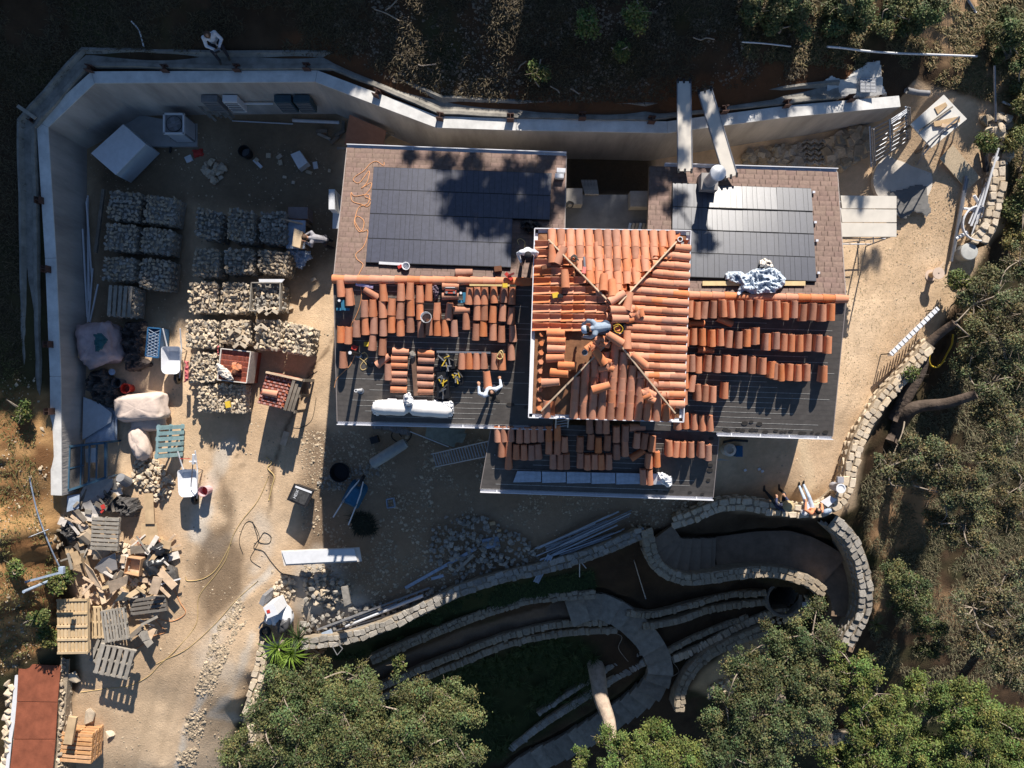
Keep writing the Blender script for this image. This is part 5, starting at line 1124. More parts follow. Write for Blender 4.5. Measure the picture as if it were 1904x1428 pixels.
cable('white_pipe', 'thick white pipe lying along the foot of the back wall', 'pipe', [(545, 225), (632, 229)], M_pvc, .055); cable('white_conduit', 'thin white conduit lying along the foot of the back wall', 'conduit', [(432, 225), (545, 231)], M_pvc, .02)
mb = MB(); mb.slab([P(650, 213, 1.1), P(718, 243, 1.0), P(712, 274, .6), P(640, 268, .6)], .025); single('brown_plywood_sheet', 'reddish brown plywood sheet leaning behind the left solar roof', 'plywood sheet', mb, mat('brown_ply', (.30, .15, .10), .15, 5))
for i, (a, b, lb) in enumerate((((715, 248), (737, 258), 'short pale timber sticking out right of the brown plywood'), ((712, 271), (730, 256), 'pale timber crossing behind the brown plywood'), ((592, 250), (616, 261), 'pale timber offcut left of the brown plywood'), ((628, 278), (650, 277), 'thin timber lying by the roof corner'))):
    mb = MB(); mb.bar(gsurf(*a, .08+.3*(i < 2)), gsurf(*b, .08+.3*(i < 2)), .08, .06); single('timber_offcut', lb, 'timber', mb, M_palg)
for k, (x, y) in enumerate(((600, 246), (640, 238), (634, 250), (625, 262))):
    mb = MB(); mb.box(gsurf(x, y, .1), (.35, .1, .1), rnd.uniform(0, 3)); single('wood_scrap', 'dark wood scrap in the heap left of the brown plywood', 'wood scrap', mb, M_dwood, group='wood scraps left of the brown plywood')
heap('paver_patch', 'round patch of pale broken pavers on the shaded dirt', 'paver patch', [(380, 305), (400, 296), (420, 312), (415, 330), (398, 340), (380, 325)], 26, .16, .26, 'w')
bucket('black bucket with a rag, in the shaded back yard', gsurf(462, 288), M_dark, .18, .38, M_gray)
mb = qbox([(540, 287), (557, 280), (572, 302), (555, 314)], .35, .02); single('white_box', 'tapered white box lying on the shaded dirt', 'box', mb, M_pvc)
mb = cloth([(358, 278), (378, 275), (380, 290), (362, 294)], gs2, .12, .03, 1.8, 6, 6); single('red_bag', 'crumpled red bag on the dirt below the pad', 'bag', mb, M_red)
for (x, y, w, h) in ((352, 296, .22, .2), (480, 305, .35, .10), (520, 292, .18, .12), (522, 303, .12, .16), (587, 308, .22, .14), (568, 310, .12, .18), (575, 321, .18, .1), (613, 318, .1, .08), (478, 298, .12, .12), (500, 290, .15, .15), (546, 340, .1, .1), (530, 330, .12, .08)):
    mb = MB(); mb.box(gsurf(x, y, .03), (w, h, .05), rnd.uniform(0, 3)); single('board_scrap', 'small pale board scrap strewn on the shaded back yard', 'scrap', mb, M_pvc if w > .2 else M_stone_w, group='pale scraps on the shaded back yard')
mb = MB(); mb.box(P(627, 381, .75), (.18, .6, 1.3), 0); mb.box(P(626, 398, .8), (.22, .9, .06), -R(2)); single('white_beam_end', 'white beam end sticking out beside the left solar roof', 'beam', mb, M_pvc)
# long rails along the left wall
for k, (a, b) in enumerate((((167, 365), (166, 600)), ((170, 372), (169, 560)), ((173, 380), (174, 520)), ((176, 500), (168, 598)), ((190, 530), (170, 600)), ((166, 430), (165, 590)))):
    mb = MB(); p, q2 = gsurf(*a, .1+.12*(k % 3)), gsurf(*b, .08); mb.bar(p, q2, .045, .03); single('metal_rail', 'long pale metal rail lying along the foot of the left wall', 'rail', mb, M_pvc, group='metal rails along the left wall')
# sacks and tarps
mb = pillow(P(199, 640, .05), .60, .66, .52, .2, .22, 3, 44, 23, .45); single('bulk_bag', 'big pale pink bulk bag standing by the left wall', 'bulk bag', mb, mat('pinkbag', (.46, .36, .37), .18, 5, .8, .01, 12), True)
mb = cloth([(172, 620), (190, 618), (200, 632), (192, 650), (178, 655)], flat_at(1.0), .08, .01, 1.8, 7, 12); single('green_rag', 'green rag lying on the pink bulk bag', 'rag', mb, mat('green_rag', (.04, .12, .13), .3, 6))
mb = qbox([(145, 612), (168, 608), (160, 672), (145, 665)], .7, .64); single('leaning_plywood', 'brown plywood piece between the left wall and the bulk bag', 'plywood', mb, M_ply)
mb = cloth([(235, 598), (275, 596), (282, 625), (270, 660), (290, 680), (262, 692), (238, 690), (232, 650)], gs2, .45, .08, 2.2, 13, 7); single('dark_net_heap', 'heap of dark netting right of the pink bulk bag', 'net heap', mb, mat('dark_net', (.11, .09, .085), .35, 8, .9, .01, 25))
t = thing('blue_crate', 'blue lattice crate standing beside the dark netting', 'crate', gsurf(284, 635)); a, b, c_, d = [P(x, y, .6) for x, y in ((276, 609), (299, 611), (295, 665), (271, 662))]
for p, q2 in ((a, b), (b, c_), (c_, d), (d, a)): mb = MB(); mb.bar(p, q2, .04, .05); mb.bar(p-Vector((0, 0, .28)), q2-Vector((0, 0, .28)), .02, .5); part('frame', mb, M_blue, t)
mb = MB(); mb.prism([v-Vector((0, 0, .06)) for v in (a, b, c_, d)], [v-Vector((0, 0, .09)) for v in (a, b, c_, d)]); part('mat', mb, mat('navy', (.01, .045, .12), .2, 5), t)
for k in range(9):
    u = (k+.5)/9
    mb = MB(); mb.bar(a.lerp(d, u), b.lerp(c_, min(1, u+.22)), .015, .012); part('lattice_bar', mb, M_tarpb, t); mb = MB(); mb.bar(a.lerp(d, min(1, u+.22))+Vector((0, 0, .013)), b.lerp(c_, u)+Vector((0, 0, .013)), .015, .012); part('lattice_bar', mb, M_tarpb, t)
def wheelbarrow(label, px, py, rz, trm, flip=False, fill=None):
    b = gsurf(px, py); t = thing('wheelbarrow', label, 'wheelbarrow', M=MT(b, rz, math.pi if flip else 0) if not flip else Matrix.Translation((b.x, b.y, b.z+.62)) @ Matrix.Rotation(rz, 4, 'Z') @ Matrix.Rotation(math.pi, 4, 'Y'))
    # local +Y = towards the handles
    def ring(w, y0, y1, z, rad, n=5):
        pts = []
        for (cx, cy, a0) in ((w-rad, y1-rad, 0), (-w+rad, y1-rad, 90), (-w+rad*2.2, y0+rad*2.2, 180), (w-rad*2.2, y0+rad*2.2, 270)):
            rr = rad if a0 < 180 else rad*2.2
            for k in range(n): an = R(a0+90*k/(n-1)); pts.append(Vector((cx+rr*math.cos(an), cy+rr*math.sin(an), z)))
        return pts
    top = ring(.30, -.50, .36, .64, .08); bot = ring(.19, -.30, .24, .36, .05); inn = ring(.28, -.48, .34, .63, .07); ib = ring(.18, -.28, .22, .385, .05); n = len(top)
    mb = MB(); vs = bot+top+inn+ib; fs = [(k, (k+1) % n, n+(k+1) % n, n+k) for k in range(n)]+[(n+k, n+(k+1) % n, 2*n+(k+1) % n, 2*n+k) for k in range(n)]+[(2*n+k, 2*n+(k+1) % n, 3*n+(k+1) % n, 3*n+k) for k in range(n)]+[tuple(range(3*n, 4*n)), tuple(range(n))[::-1]]
    mb.add(vs, fs); part('tray', mb, trm, t, world=False)
    if fill: mb = MB(); f = ring(.22, -.40, .26, .47, .06); mb.add(f, [tuple(range(n))]); part('load', mb, fill, t, world=False)
    for s in (-1, 1):
        mb = MB(); mb.tube([(s*.06, -.62, .2), (s*.16, -.2, .33), (s*.22, .3, .40), (s*.27, .92, .60)], .022, 6); part('handle', mb, M_pvc, t, world=False)
        mb = MB(); mb.tube([(s*.2, .15, .36), (s*.2, .25, .0), (s*.2, .35, .38)], .015, 5); part('leg', mb, M_steel, t, world=False)
    mb = MB(); mb.lathe((0, -.62, .19), [(.10, -.04), (.19, -.045), (.20, 0), (.19, .045), (.10, .04)], 16, 0, Matrix.Rotation(R(90), 3, 'Y')); part('wheel', mb, M_dark, t, world=False)
    return t
wheelbarrow('white wheelbarrow standing in half shade beside the blue crate', 336, 667, R(0), M_pvc, fill=None)
t = wheelbarrow('white wheelbarrow with a mixing paddle, alone on the sunlit drive', 366, 889, R(3), M_white, fill=M_white)
t = thing('mixer_drill', 'silver mixing drill with paddle standing in the sunlit wheelbarrow', 'mixer', P(360, 862, .9)); mb = MB(); mb.tube([P(359, 858, 1.3), P(355, 905, .5)], .018, 6); part('paddle_rod', mb, M_steel, t)
mb = MB(); mb.tube([P(360, 845, 1.35), P(360, 862, 1.25)], [.035, .06], 8); mb.bar(P(352, 858, 1.3), P(366, 858, 1.3), .04, .04); part('drill_body', mb, M_white, t)
mb = MB(); mb.bar(P(334, 853, .8), P(354, 853, .78), .02, .02); part('handle_bar', mb, M_red, t)
bucket('pink bucket of red slurry on the sunlit drive', gsurf(388, 910), mat('pink_plastic', (.66, .42, .44), .1, 5), .16, .42, mat('red_slurry', (.35, .03, .05), .2, 8, .4))
bucket('clear bucket with a thin rim beside the dark tarp', gsurf(228, 712), mat('smoky_plastic', (.10, .11, .13), .2, 5, .4), .15, .36, M_dark)
bucket('red bucket beside the clear bucket, tools inside', gsurf(244, 722), M_red, .15, .36, mat('tools', (.3, .1, .08), .5, 30))
mb = MB(); mb.disc(gsurf(219, 692, .3), .1, .03, 16); single('plastic_disc', 'round pale blue lid lying on the dark tarp heap', 'lid', mb, M_tarpb)
mb = cloth([(172, 690), (200, 684), (222, 705), (235, 735), (246, 748), (215, 762), (190, 752), (170, 738), (166, 712)], gs2, .5, .08, 2.2, 14, 17); single('dark_tarp_heap', 'heap of dark tarps between the left wall and the buckets', 'tarp heap', mb, M_tarpd)
mb = pillow(P(272, 757, .05), .80, .44, .42, .08, .10, 5, 44, 23, .38); single('sand_sack', 'huge cream sack lying lengthwise below the red bucket', 'sack', mb, mat('cream_sack', (.64, .52, .45), .1, 4, .85, .01, 9), True, group='big cream sacks')
mb = pillow(P(283, 785, .0), .55, .3, .25, .1, .15, 7, 38, 19, .4); single('sand_sack', 'cream sack half hidden under the huge one', 'sack', mb, MATS['cream_sack'], True, group='big cream sacks')
mb = pillow(P(268, 822, .02), .28, .55, .33, .25, .12, 9, 36, 19, .6); single('sand_sack', 'tapering cream sack standing below the huge one', 'sack', mb, MATS['cream_sack'], True, group='big cream sacks')
for k, q in enumerate(([(155, 738), (185, 750), (208, 768), (206, 785), (153, 818)], [(160, 790), (210, 772), (214, 818), (158, 824)], [(205, 760), (218, 768), (217, 820), (207, 822)])):
    single('white_board', ('triangular pale board on top of the white board stack', 'broad white board in the stack by the left wall', 'narrow white board at the right of the white board stack')[k], 'board', sheet(q, .35-.08*k, .03), M_tarpb if k else mat('pale_board', (.46, .50, .55), .1, 5))
# blue metal rack
t = thing('metal_rack', 'dark blue steel rack with dark panels standing by the left wall', 'rack', gsurf(160, 870)); K = [P(x, y, .8) for x, y in ((130, 830), (197, 823), (197, 888), (127, 912))]
for i in range(4): mb = MB(); mb.bar(K[i], K[(i+1) % 4], .07, .07); part('rail', mb, mat('rack_blue', (.05, .11, .17), .2, 5, .5), t); mb = MB(); mb.bar(K[i], Vector((K[i].x, K[i].y, 0)), .05, .05, up=(1, 0, 0)); part('leg', mb, MATS['rack_blue'], t)
for u in (.33, .55, .75): mb = MB(); mb.bar(K[0].lerp(K[1], u), K[3].lerp(K[2], u), .04, .05); part('rail', mb, MATS['rack_blue'], t)
mb = MB(); mb.bar(K[0].lerp(K[3], .5), K[0].lerp(K[3], .5).lerp(K[1].lerp(K[2], .5), .4), .04, .05); part('rail', mb, MATS['rack_blue'], t)
mb = MB(); mb.prism([K[0], K[0].lerp(K[1], .4), K[3].lerp(K[2], .4), K[3]], [v-Vector((0, 0, .04)) for v in (K[0], K[0].lerp(K[1], .4), K[3].lerp(K[2], .4), K[3])]); part('panel', mb, M_tarpd, t)
single('paper_sheet', 'pale paper sheet lying inside the blue rack', 'sheet', sheet([(157, 835), (182, 832), (180, 860), (160, 860)], .55, .01), M_pvc)
# blue-green upright pallet and stones
t = pallet('blue-green pallet standing on edge beside the tapering sack', MT(P(312, 820, .45), R(86), 0, R(80)), .95, 1.05, 6, M_palb)
t.matrix_world = Matrix.Translation(P(313, 820, .5)) @ Matrix.Rotation(R(-4), 4, 'Z') @ Matrix.Rotation(R(68), 4, 'Y')
heap('stone_heap', 'spilled heap of pale stones below the blue-green pallet', 'stone heap', [(248, 855), (270, 848), (300, 860), (325, 895), (312, 930), (290, 928), (262, 912), (246, 890)], 190, .08, .16, 'w', .12)
mb = MB(); mb.lathe((0, 0, 0), [(.0, 0), (.14, 0), (.17, .4), (.155, .4), (.13, .03)], 16); o = single('bucket', 'grey tapering bucket lying on its side beside the pale stones', 'bucket', mb, M_gray); o.matrix_world = MT(gsurf(240, 884, .5), R(10), R(150), 0)
# boards and rubbish towards the drive
def bd(name, label, q, z, m, t_=.025, zs=None, cat='board'): return single(name, label, cat, sheet(q, z, t_, zs), m)
bd('gypsum_board', 'large grey board draped over the rubbish below the rack', [(166, 888), (210, 890), (208, 905), (190, 930), (148, 948), (150, 915)], .45, mat('gypsum', (.36, .34, .33), .15, 5), zs=[.6, .5, .4, .4, .5, .6])
mb = cloth([(196, 915), (210, 905), (235, 918), (258, 925), (266, 945), (256, 962), (238, 960), (222, 952), (200, 948)], gs2, .4, .15, 2.0, 12, 23); single('dark_tarp', 'dark grey tarp bundle with a red tag beside the plywood strip', 'tarp', mb, M_tarpd)
mb = MB(); mb.box(gsurf(213, 936, .62), (.1, .14, .05), .4); mb.box(gsurf(211, 944, .60), (.12, .06, .04), .9); single('red_tag', 'small red plastic scrap on the dark tarp', 'tag', mb, M_red)
bd('frame_board', 'left grey board of the tilted pair under the big board', [(131, 951), (143, 944), (164, 980), (152, 992)], .5, MATS['gypsum']); bd('frame_board', 'right grey board of the tilted pair under the big board', [(153, 938), (167, 930), (186, 966), (174, 975)], .55, MATS['gypsum'])
bd('blue_board', 'pale blue board at the end of the left wall', [(125, 922), (148, 918), (146, 945), (124, 952)], .7, M_tarpb)
bd('plywood_strip', 'long narrow plywood strip lying on a second sheet', [(267, 918), (284, 917), (287, 974), (270, 974)], .14, M_ply); bd('plywood_sheet', 'wide pale plywood sheet under the narrow strip', [(262, 974), (291, 974), (297, 1018), (262, 1010)], .08, M_ply)
t = pallet('grey pallet loaded with pale stones, beside the dark tarp', MT(gsurf(216, 985, .5), R(-3)), .85, 1.05, 8, M_palg, group='weathered grey pallets'); heap('stone_row', 'row of pale stones on the near edge of the grey pallet', 'stones', [(200, 1012), (240, 1008), (244, 1024), (206, 1030)], 26, .14, .2, 'w', .5)
mb = MB(); mb.tube([gsurf(165, 985, .3), gsurf(180, 1000, .25)], .22, 10); single('cardboard_tube', 'short wide cardboard tube among the rubbish', 'tube', mb, mat('cardboard', (.46, .36, .26), .15, 5))
bd('cardboard_sheet', 'curved pale cardboard sheet left of the black bags', [(180, 1005), (198, 1000), (206, 1028), (190, 1040), (172, 1040)], .5, MATS['cardboard'], zs=[.5, .4, .3, .3, .5]); bd('carpet_piece', 'grey carpet piece over the wood scraps', [(188, 1040), (214, 1028), (218, 1058), (190, 1068), (176, 1055)], .4, MATS['gypsum'], zs=[.5, .45, .3, .3, .4])
bd('long_cardboard', 'long curved brown sheet at the left edge of the rubbish', [(148, 1030), (158, 1028), (172, 1068), (160, 1072)], .5, M_ply, zs=[.7, .5, .2, .3])
t = thing('open_carton', 'open brown carton among the wood scraps', 'carton', gsurf(243, 1056)); K = [P(x, y, .42) for x, y in ((236, 1036), (262, 1040), (258, 1072), (230, 1066))]
for i in range(4): a, b = K[i], K[(i+1) % 4]; mb = MB(); mb.prism([a, b, b.lerp(sum(K, Vector())/4, .06), a.lerp(sum(K, Vector())/4, .06)], [Vector((v.x, v.y, .05)) for v in (a, b, b.lerp(sum(K, Vector())/4, .06), a.lerp(sum(K, Vector())/4, .06))]); part('side', mb, mat('carton', (.50, .30, .17), .12, 5), t)
mb = MB(); mb.slab([v-Vector((0, 0, .25)) for v in K], .02); part('bottom', mb, M_wood, t)
mb = pillow(gsurf(292, 1045, .0), .42, .36, .3, 1.1, .3, 11, 30, 17, .8); single('rubbish_bag', 'large black rubbish bag beside the wood scraps', 'rubbish bag', mb, M_bagb, True, group='black rubbish bags')
mb = pillow(gsurf(302, 1018, .05), .32, .2, .24, -.2, .3, 12, 26, 15, .8); single('rubbish_bag', 'smaller black rubbish bag lying on the large one', 'rubbish bag', mb, M_bagb, True, group='black rubbish bags')
mb = pillow(gsurf(322, 1068, .0), .2, .36, .2, .2, .3, 14, 26, 15, .8); single('rubbish_bag', 'flattened dark bag right of the large rubbish bag', 'rubbish bag', mb, M_tarpd, True, group='black rubbish bags')
g = random.Random(5)
for k in range(62):
    x, y = g.uniform(165, 322), g.uniform(1062, 1106)
    if g.random() < .3: x, y = g.uniform(255, 325), g.uniform(1000, 1080)
    L = g.uniform(.25, .8); an = g.uniform(-1.2, 1.2); z = .1+g.uniform(0, .45)*max(.2, 1-abs(y-1085)/60); p = gsurf(x, y, z); d = Vector((math.cos(an), math.sin(an), g.uniform(-.25, .25)))*L/2
    mb = MB(); mb.bar(p-d, p+d, g.choice((.04, .07, .09, .16)), .03); single('wood_offcut', '%s %s wood offcut, %s of the scrap pile' % ('long' if L > .6 else 'medium' if L > .42 else 'short', 'steeply angled' if abs(an) > .7 else 'slightly angled' if abs(an) > .25 else 'level', 'left part' if x < 205 else 'middle' if x < 260 else 'right part'), 'wood offcut', mb, M_wood if g.random() < .75 else M_pal, group='wood offcuts in the scrap pile')
for lb, q, zs in (('broad plywood offcut on top of the scrap pile', [(200, 1082), (238, 1070), (236, 1085), (205, 1104)], [.6, .8, .7, .5]), ('tilted square plywood offcut near the grey pallets', [(228, 1100), (240, 1102), (226, 1116), (212, 1119)], [.7, .7, .5, .5]), ('upright plywood offcut at the right of the scrap pile', [(285, 1072), (303, 1074), (292, 1106), (276, 1104)], [.6, .6, .5, .5]), ('light triangular board at the left of the scrap pile', [(150, 1040), (172, 1060), (190, 1095), (170, 1085)], [.4, .6, .5, .4])): bd('plywood_offcut', lb, q, .5, M_wood, zs=zs)
mb = MB(); mb.bar(gsurf(300, 1083, .35), gsurf(344, 1071, .30), .04, .04); single('white_batten', 'white batten pointing out of the scrap pile to the drive', 'batten', mb, M_pvc)
pallet('tall double pallet of fresh wood lying on the pile', MT(gsurf(157, 1152, .45), R(1)), .95, 1.7, 4, M_pal, group='fresh wood pallets')
tt = [o for o in C.objects if o.get('label') == 'tall double pallet of fresh wood lying on the pile'][0]
for k in range(9): mb = MB(); mb.box((-.44+k*.11, 0, .14), (.075, 1.68, .018)); part('deck_board', mb, M_pal, tt, world=False)
for k in range(5): mb = MB(); mb.box((0, -.82+k*.41, .17), (.95, .07, .03)); part('top_slat', mb, M_pal, tt, world=False)
pallet('fresh wood pallet partly under the tall double one', MT(gsurf(197, 1150, .25), R(92)), 1.0, .6, 5, M_pal, group='fresh wood pallets')
pallet('grey green pallet with close slats beside the double pallet', MT(gsurf(233, 1150, .5), R(98), R(4)), 1.0, .75, 8, M_palg, group='weathered grey pallets')
pallet('dark grey pallet leaning behind the grey green one', MT(gsurf(288, 1118, .3), R(8), R(-5)), 1.15, .55, 4, mat('dark_pallet', (.15, .135, .12), .25, 5, .9), group='weathered grey pallets')
pallet('grey pallet with wide gaps, nearest the drive', MT(gsurf(234, 1215, .55), R(75), R(6)), .95, 1.1, 6, M_palg, group='weathered grey pallets')
pallet('pale pallet leaning under the grey pallet with wide gaps', MT(gsurf(212, 1205, .3), R(70)), .8, .9, 6, M_palg, group='weathered grey pallets')
for k in range(4): pallet('orange wood pallet, number %s from the top of the neat stack below' % ('one', 'two', 'three', 'four')[k], MT(gsurf(164, 1372, .50-.16*k), R(-4)), 1.0, .98, 7, M_palo, group='orange pallets stacked by the stone wall')
bd('grey_board_end', 'brown board standing beside the orange pallet stack', [(127, 1333), (142, 1335), (133, 1385), (117, 1383)], .3, M_ply, .1)
# small shed roof with stone walls
t = thing('stone_shed', 'small stone shed with a rusty sheet-metal roof, lower left corner', 'shed', gsurf(65, 1350)); M_rr = mat('rust_sheet', (.27, .085, .045), .3, 2.5, .8, .004, 30)
for k, q in enumerate(([(35, 1234), (113, 1238), (107, 1305), (31, 1304)], [(31, 1305.5), (107, 1306.5), (103, 1374), (25, 1374)], [(25, 1375.5), (103, 1375.5), (90, 1520), (8, 1520)])): part('roof_sheet', sheet(q, .12, .02, [.14, .12, .12, .14]), M_rr, t)
part('white_flashing', sheet([(33, 1255), (35, 1300), (22, 1375), (8, 1520), (0, 1520), (13, 1400), (28, 1255)], .08, .03), M_pvc, t)
part('wall', qbox([(37, 1240), (112, 1242), (92, 1510), (12, 1510)], .09, -1.4), M_mortar, t)
for j in range(46):
    for i in range(3):
        x = 117+i*7.5-(j*4.4*.055)+rnd.uniform(-2, 2); y = 1228+j*6.1+rnd.uniform(-2, 2); s = rnd.uniform(.09, .17); inst('stone', rnd.choice(ROCK[rnd.choice('tw')]), P(x, y, .02-.16*i+rnd.uniform(-.04, .04))-t.location, t, (rnd.random(), rnd.random(), rnd.random()*6), (s*1.2, s, s))
mb = MB(); mb.prism([P(x, y, -.03) for x, y in ((112, 1226), (128, 1226), (108, 1520), (92, 1520))], [Vector((P(x, y, -.03).x, P(x, y, 0).y, -1.4)) for x, y in ((112, 1226), (128, 1226), (108, 1520), (92, 1520))]); part('side_wall', mb, M_mortar, t)
for j in range(18): s = rnd.uniform(.2, .34); inst('stone', rnd.choice(ROCK['w']), P(22-j*.9+rnd.uniform(-4, 4), 1270+j*9, .0)-t.location, t, (rnd.random(), rnd.random(), rnd.random()*6), (s, s*1.2, s))
s_ = inst('boulder', ROCK['w'][2], gsurf(143, 1257, .1), rot=(.2, .1, .4), scale=(.38, .45, .4)); tag(s_, 'pale boulder beside the top of the shed wall', 'boulder'); s_ = inst('boulder', ROCK['w'][3], gsurf(168, 1330, .05), rot=(.2, .1, 1.4), scale=(.55, .35, .2)); tag(s_, 'flat pale boulder behind the orange pallet stack', 'boulder'); s_ = inst('boulder', ROCK['w'][1], gsurf(205, 1362, .05), rot=(.2, .1, .4), scale=(.3, .35, .2)); tag(s_, 'pale boulder right of the orange pallet stack', 'boulder')
# pipes and pole on the left bank
cable('white_pipe_rail', 'long bent white pipe running down the left bank past the wall end', 'pipe', [(66, 888), (80, 950), (100, 1005), (118, 1045), (137, 1078)], M_tarpb, .022, off=.25)
mb = MB(); p = gsurf(115, 1070); mb.tube([p-Vector((0, 0, .2)), p+Vector((0, 0, 1.7))], .045, 8); mb.bar(P(47, 1082, 1.3), P(119, 1063, 1.5), .06, .04); mb.box(P(115, 1060, 1.75), (.14, .2, .1)); single('signpost', 'pale post with a long cross arm on the left bank', 'post', mb, M_tarpb)
cable('thin_pole', 'thin grey pole lying across the white pipe on the bank', 'pole', [(66, 995), (104, 980)], M_steel, .02, off=.3); cable('bent_branch', 'thin pale bent stick on the dark slope', 'stick', [(245, 40), (258, 55), (264, 72), (268, 88)], M_pvc, .022)
mb = MB(); mb.bar(P(33, 197, 2.3), P(66, 220, 2.25), .10, .05); single('plank_end', 'pale plank sticking out at the left corner of the wall', 'plank', mb, M_palg)
for k, (x, y) in enumerate(((112, 985), (105, 1000), (118, 1010), (130, 990), (122, 975), (110, 1015))): s_ = inst('brick_piece', ROCK['f'][k], gsurf(x, y, .08), rot=(0, 0, k), scale=(.2, .1, .08)); tag(s_, 'broken brick on the bank below the wall end', 'brick', 'broken bricks below the wall end')
# yellow hoses, cords on the drive
cable('extension_cable', 'long yellow cord winding down the drive to the shed', 'cord', [(500, 885), (480, 930), (450, 968), (432, 1000), (420, 1040), (400, 1070), (370, 1110), (365, 1160), (330, 1205), (298, 1235), (275, 1258), (240, 1275), (200, 1280), (150, 1287)], M_cordy, .010)
cable('extension_cable', 'thin yellow cord crossing the middle of the drive', 'cord', [(430, 1010), (405, 1055), (380, 1075), (350, 1080), (345, 1072)], M_cordy, .012)
cable('extension_cable', 'yellow cord running from the gravel streak to the shed cord', 'cord', [(480, 1080), (440, 1115), (400, 1160), (350, 1205), (310, 1225), (290, 1235)], M_cordy, .009)
cable('extension_cable', 'tangled orange cord beside the pallets on the drive', 'cord', [(322, 1090), (335, 1120), (345, 1140), (320, 1155), (290, 1150), (300, 1165), (308, 1175), (280, 1185), (265, 1200), (240, 1210), (200, 1215)], M_orange, .012)
cable('extension_cable', 'looped red cord on the plywood sheet by the black bags', 'cord', [(262, 1012), (262, 1000), (272, 996), (282, 1005), (280, 1018), (270, 1020), (266, 1012), (285, 1010), (296, 1000), (302, 1005)], M_red, .012, off=.16)
cable('black_hose', 'looped black hose beside the gravel streak on the drive', 'hose', [(452, 1030), (445, 1005), (455, 975), (468, 970), (480, 990), (482, 1005), (475, 1020), (466, 1040), (485, 1055)], M_cordb, .009)
cable('black_hose', 'black hose loop with a tail ending at the long white boards', 'hose', [(470, 970), (478, 995), (482, 1008), (500, 1010), (504, 998), (492, 990), (484, 1000), (472, 1018), (490, 1025), (505, 1045), (525, 1066), (548, 1070)], M_cordb, .011)
cable('yellow_hose_end', 'small knot of yellow hose on the drive below the tile pallet', 'hose', [(495, 850), (505, 860), (498, 870), (510, 885), (506, 905), (500, 930)], M_cordy, .018)
cable('thin_wire', 'thin dark wire curling across the dirt beside the house shadow', 'wire', [(500, 735), (545, 720), (590, 690)], M_cordb, .008)
cable('thin_wire', 'thin dark wire from the tile pallet to the roof edge', 'wire', [(545, 795), (560, 795), (580, 780), (588, 740)], M_cordb, .008)
mb = MB(); mb.box(gsurf(530, 815, .02), (.2, .45, .03), -.3); single('terracotta_slab', 'thin terracotta slab in the shadow of the tile pallet', 'slab', mb, M_wood)

# more rubbish between the wall end and the pallets
g = random.Random(77)
for k, (poly, lb, m, am) in enumerate((([(120, 955), (150, 965), (158, 1000), (135, 1012), (118, 990)], 'crumpled grey sheeting at the foot of the wall end', M_tarpd, .3), ([(196, 1040), (226, 1036), (232, 1060), (205, 1068)], 'crumpled beige paper among the wood scraps', M_tarpw, .25), ([(168, 925), (196, 935), (190, 960), (165, 955)], 'crumpled pale sheet over the tilted boards', M_tarpb, .25), ([(255, 1018), (272, 1012), (280, 1030), (262, 1042), (250, 1036)], 'crumpled white paper sack above the open carton', M_tarpw, .2), ([(208, 640), (236, 606), (245, 620), (232, 650)], 'loose dark netting beside the pink bulk bag', M_tarpd, .3), ([(190, 745), (216, 756), (212, 778), (188, 770)], 'crumpled pale plastic on the white board stack', M_tarpb, .2), ([(215, 888), (232, 894), (228, 912), (214, 910)], 'torn beige paper bag beside the grey bucket', M_tarpw, .25))):
    single('crumpled_sheet', lb, 'sheet', cloth(poly, gs2, am, .1, 2, 9, 90+k), m)
zn = (('between the wall end and the grey pallet', 125, 185, 955, 1040), ('around the open carton', 200, 262, 1030, 1075), ('below the blue rack', 150, 225, 890, 950), ('beside the black rubbish bags', 262, 330, 1000, 1090), ('around the grey pallets on the drive', 190, 300, 1100, 1180))
for k in range(120):
    w, x0, x1, y0, y1 = zn[k % 5]; x, y = g.uniform(x0, x1), g.uniform(y0, y1); L = g.uniform(.18, .7); an = g.uniform(0, 3.1); p = gsurf(x, y, g.uniform(.05, .45)); d = Vector((math.cos(an), math.sin(an), g.uniform(-.2, .2)))*L/2; wd = g.choice((.05, .08, .14, .24)); mm = g.choice((M_palg, M_tarpw, M_ply, M_dwood, M_wood)); nm_ = {M_palg: 'grey', M_tarpw: 'cream', M_ply: 'brown', M_dwood: 'dark', M_wood: 'pale'}[mm]
    mb = MB(); mb.bar(p-d, p+d, wd, .025); single('board_scrap', '%s %s %s scrap %s' % ('long' if L > .45 else 'short', nm_, 'board' if wd > .1 else 'stick', w), 'scrap', mb, mm, group='board scraps in the rubbish '+w)
# ------------------------------------------------------------------ things on the roofs
def ropf(pl_): return lambda x, y, off=0: pl_.at(x, y, off)
Aq = lambda L: [A(x, y) for x, y in L]
cable('orange_rope', 'tangled orange rope left of the solar panels on the left roof', 'rope', [(714, 301), (713, 308), (700, 300), (688, 305), (676, 318), (661, 328), (657, 335), (668, 340), (686, 318), (684, 335), (678, 345), (672, 350), (690, 340), (688, 352), (678, 365), (690, 372), (684, 384), (672, 380), (655, 374), (653, 358), (660, 365), (685, 362), (684, 378), (668, 385), (662, 398), (659, 415), (668, 431), (675, 425), (676, 410), (664, 402), (660, 412), (672, 430), (683, 428), (683, 440), (675, 460), (662, 472), (664, 482), (675, 492), (668, 508), (664, 520), (670, 528)], M_orange, .011, ropf(pNW), 5)
cable('extension_cable', 'thin orange cord running down the left garden-side roof to the tools', 'cord', [(670, 528), (672, 550), (668, 572), (660, 592), (653, 605), (654, 625), (652, 640), (660, 655), (652, 678), (640, 690), (626, 705), (622, 720)], M_orange, .012, ropf(pSW))
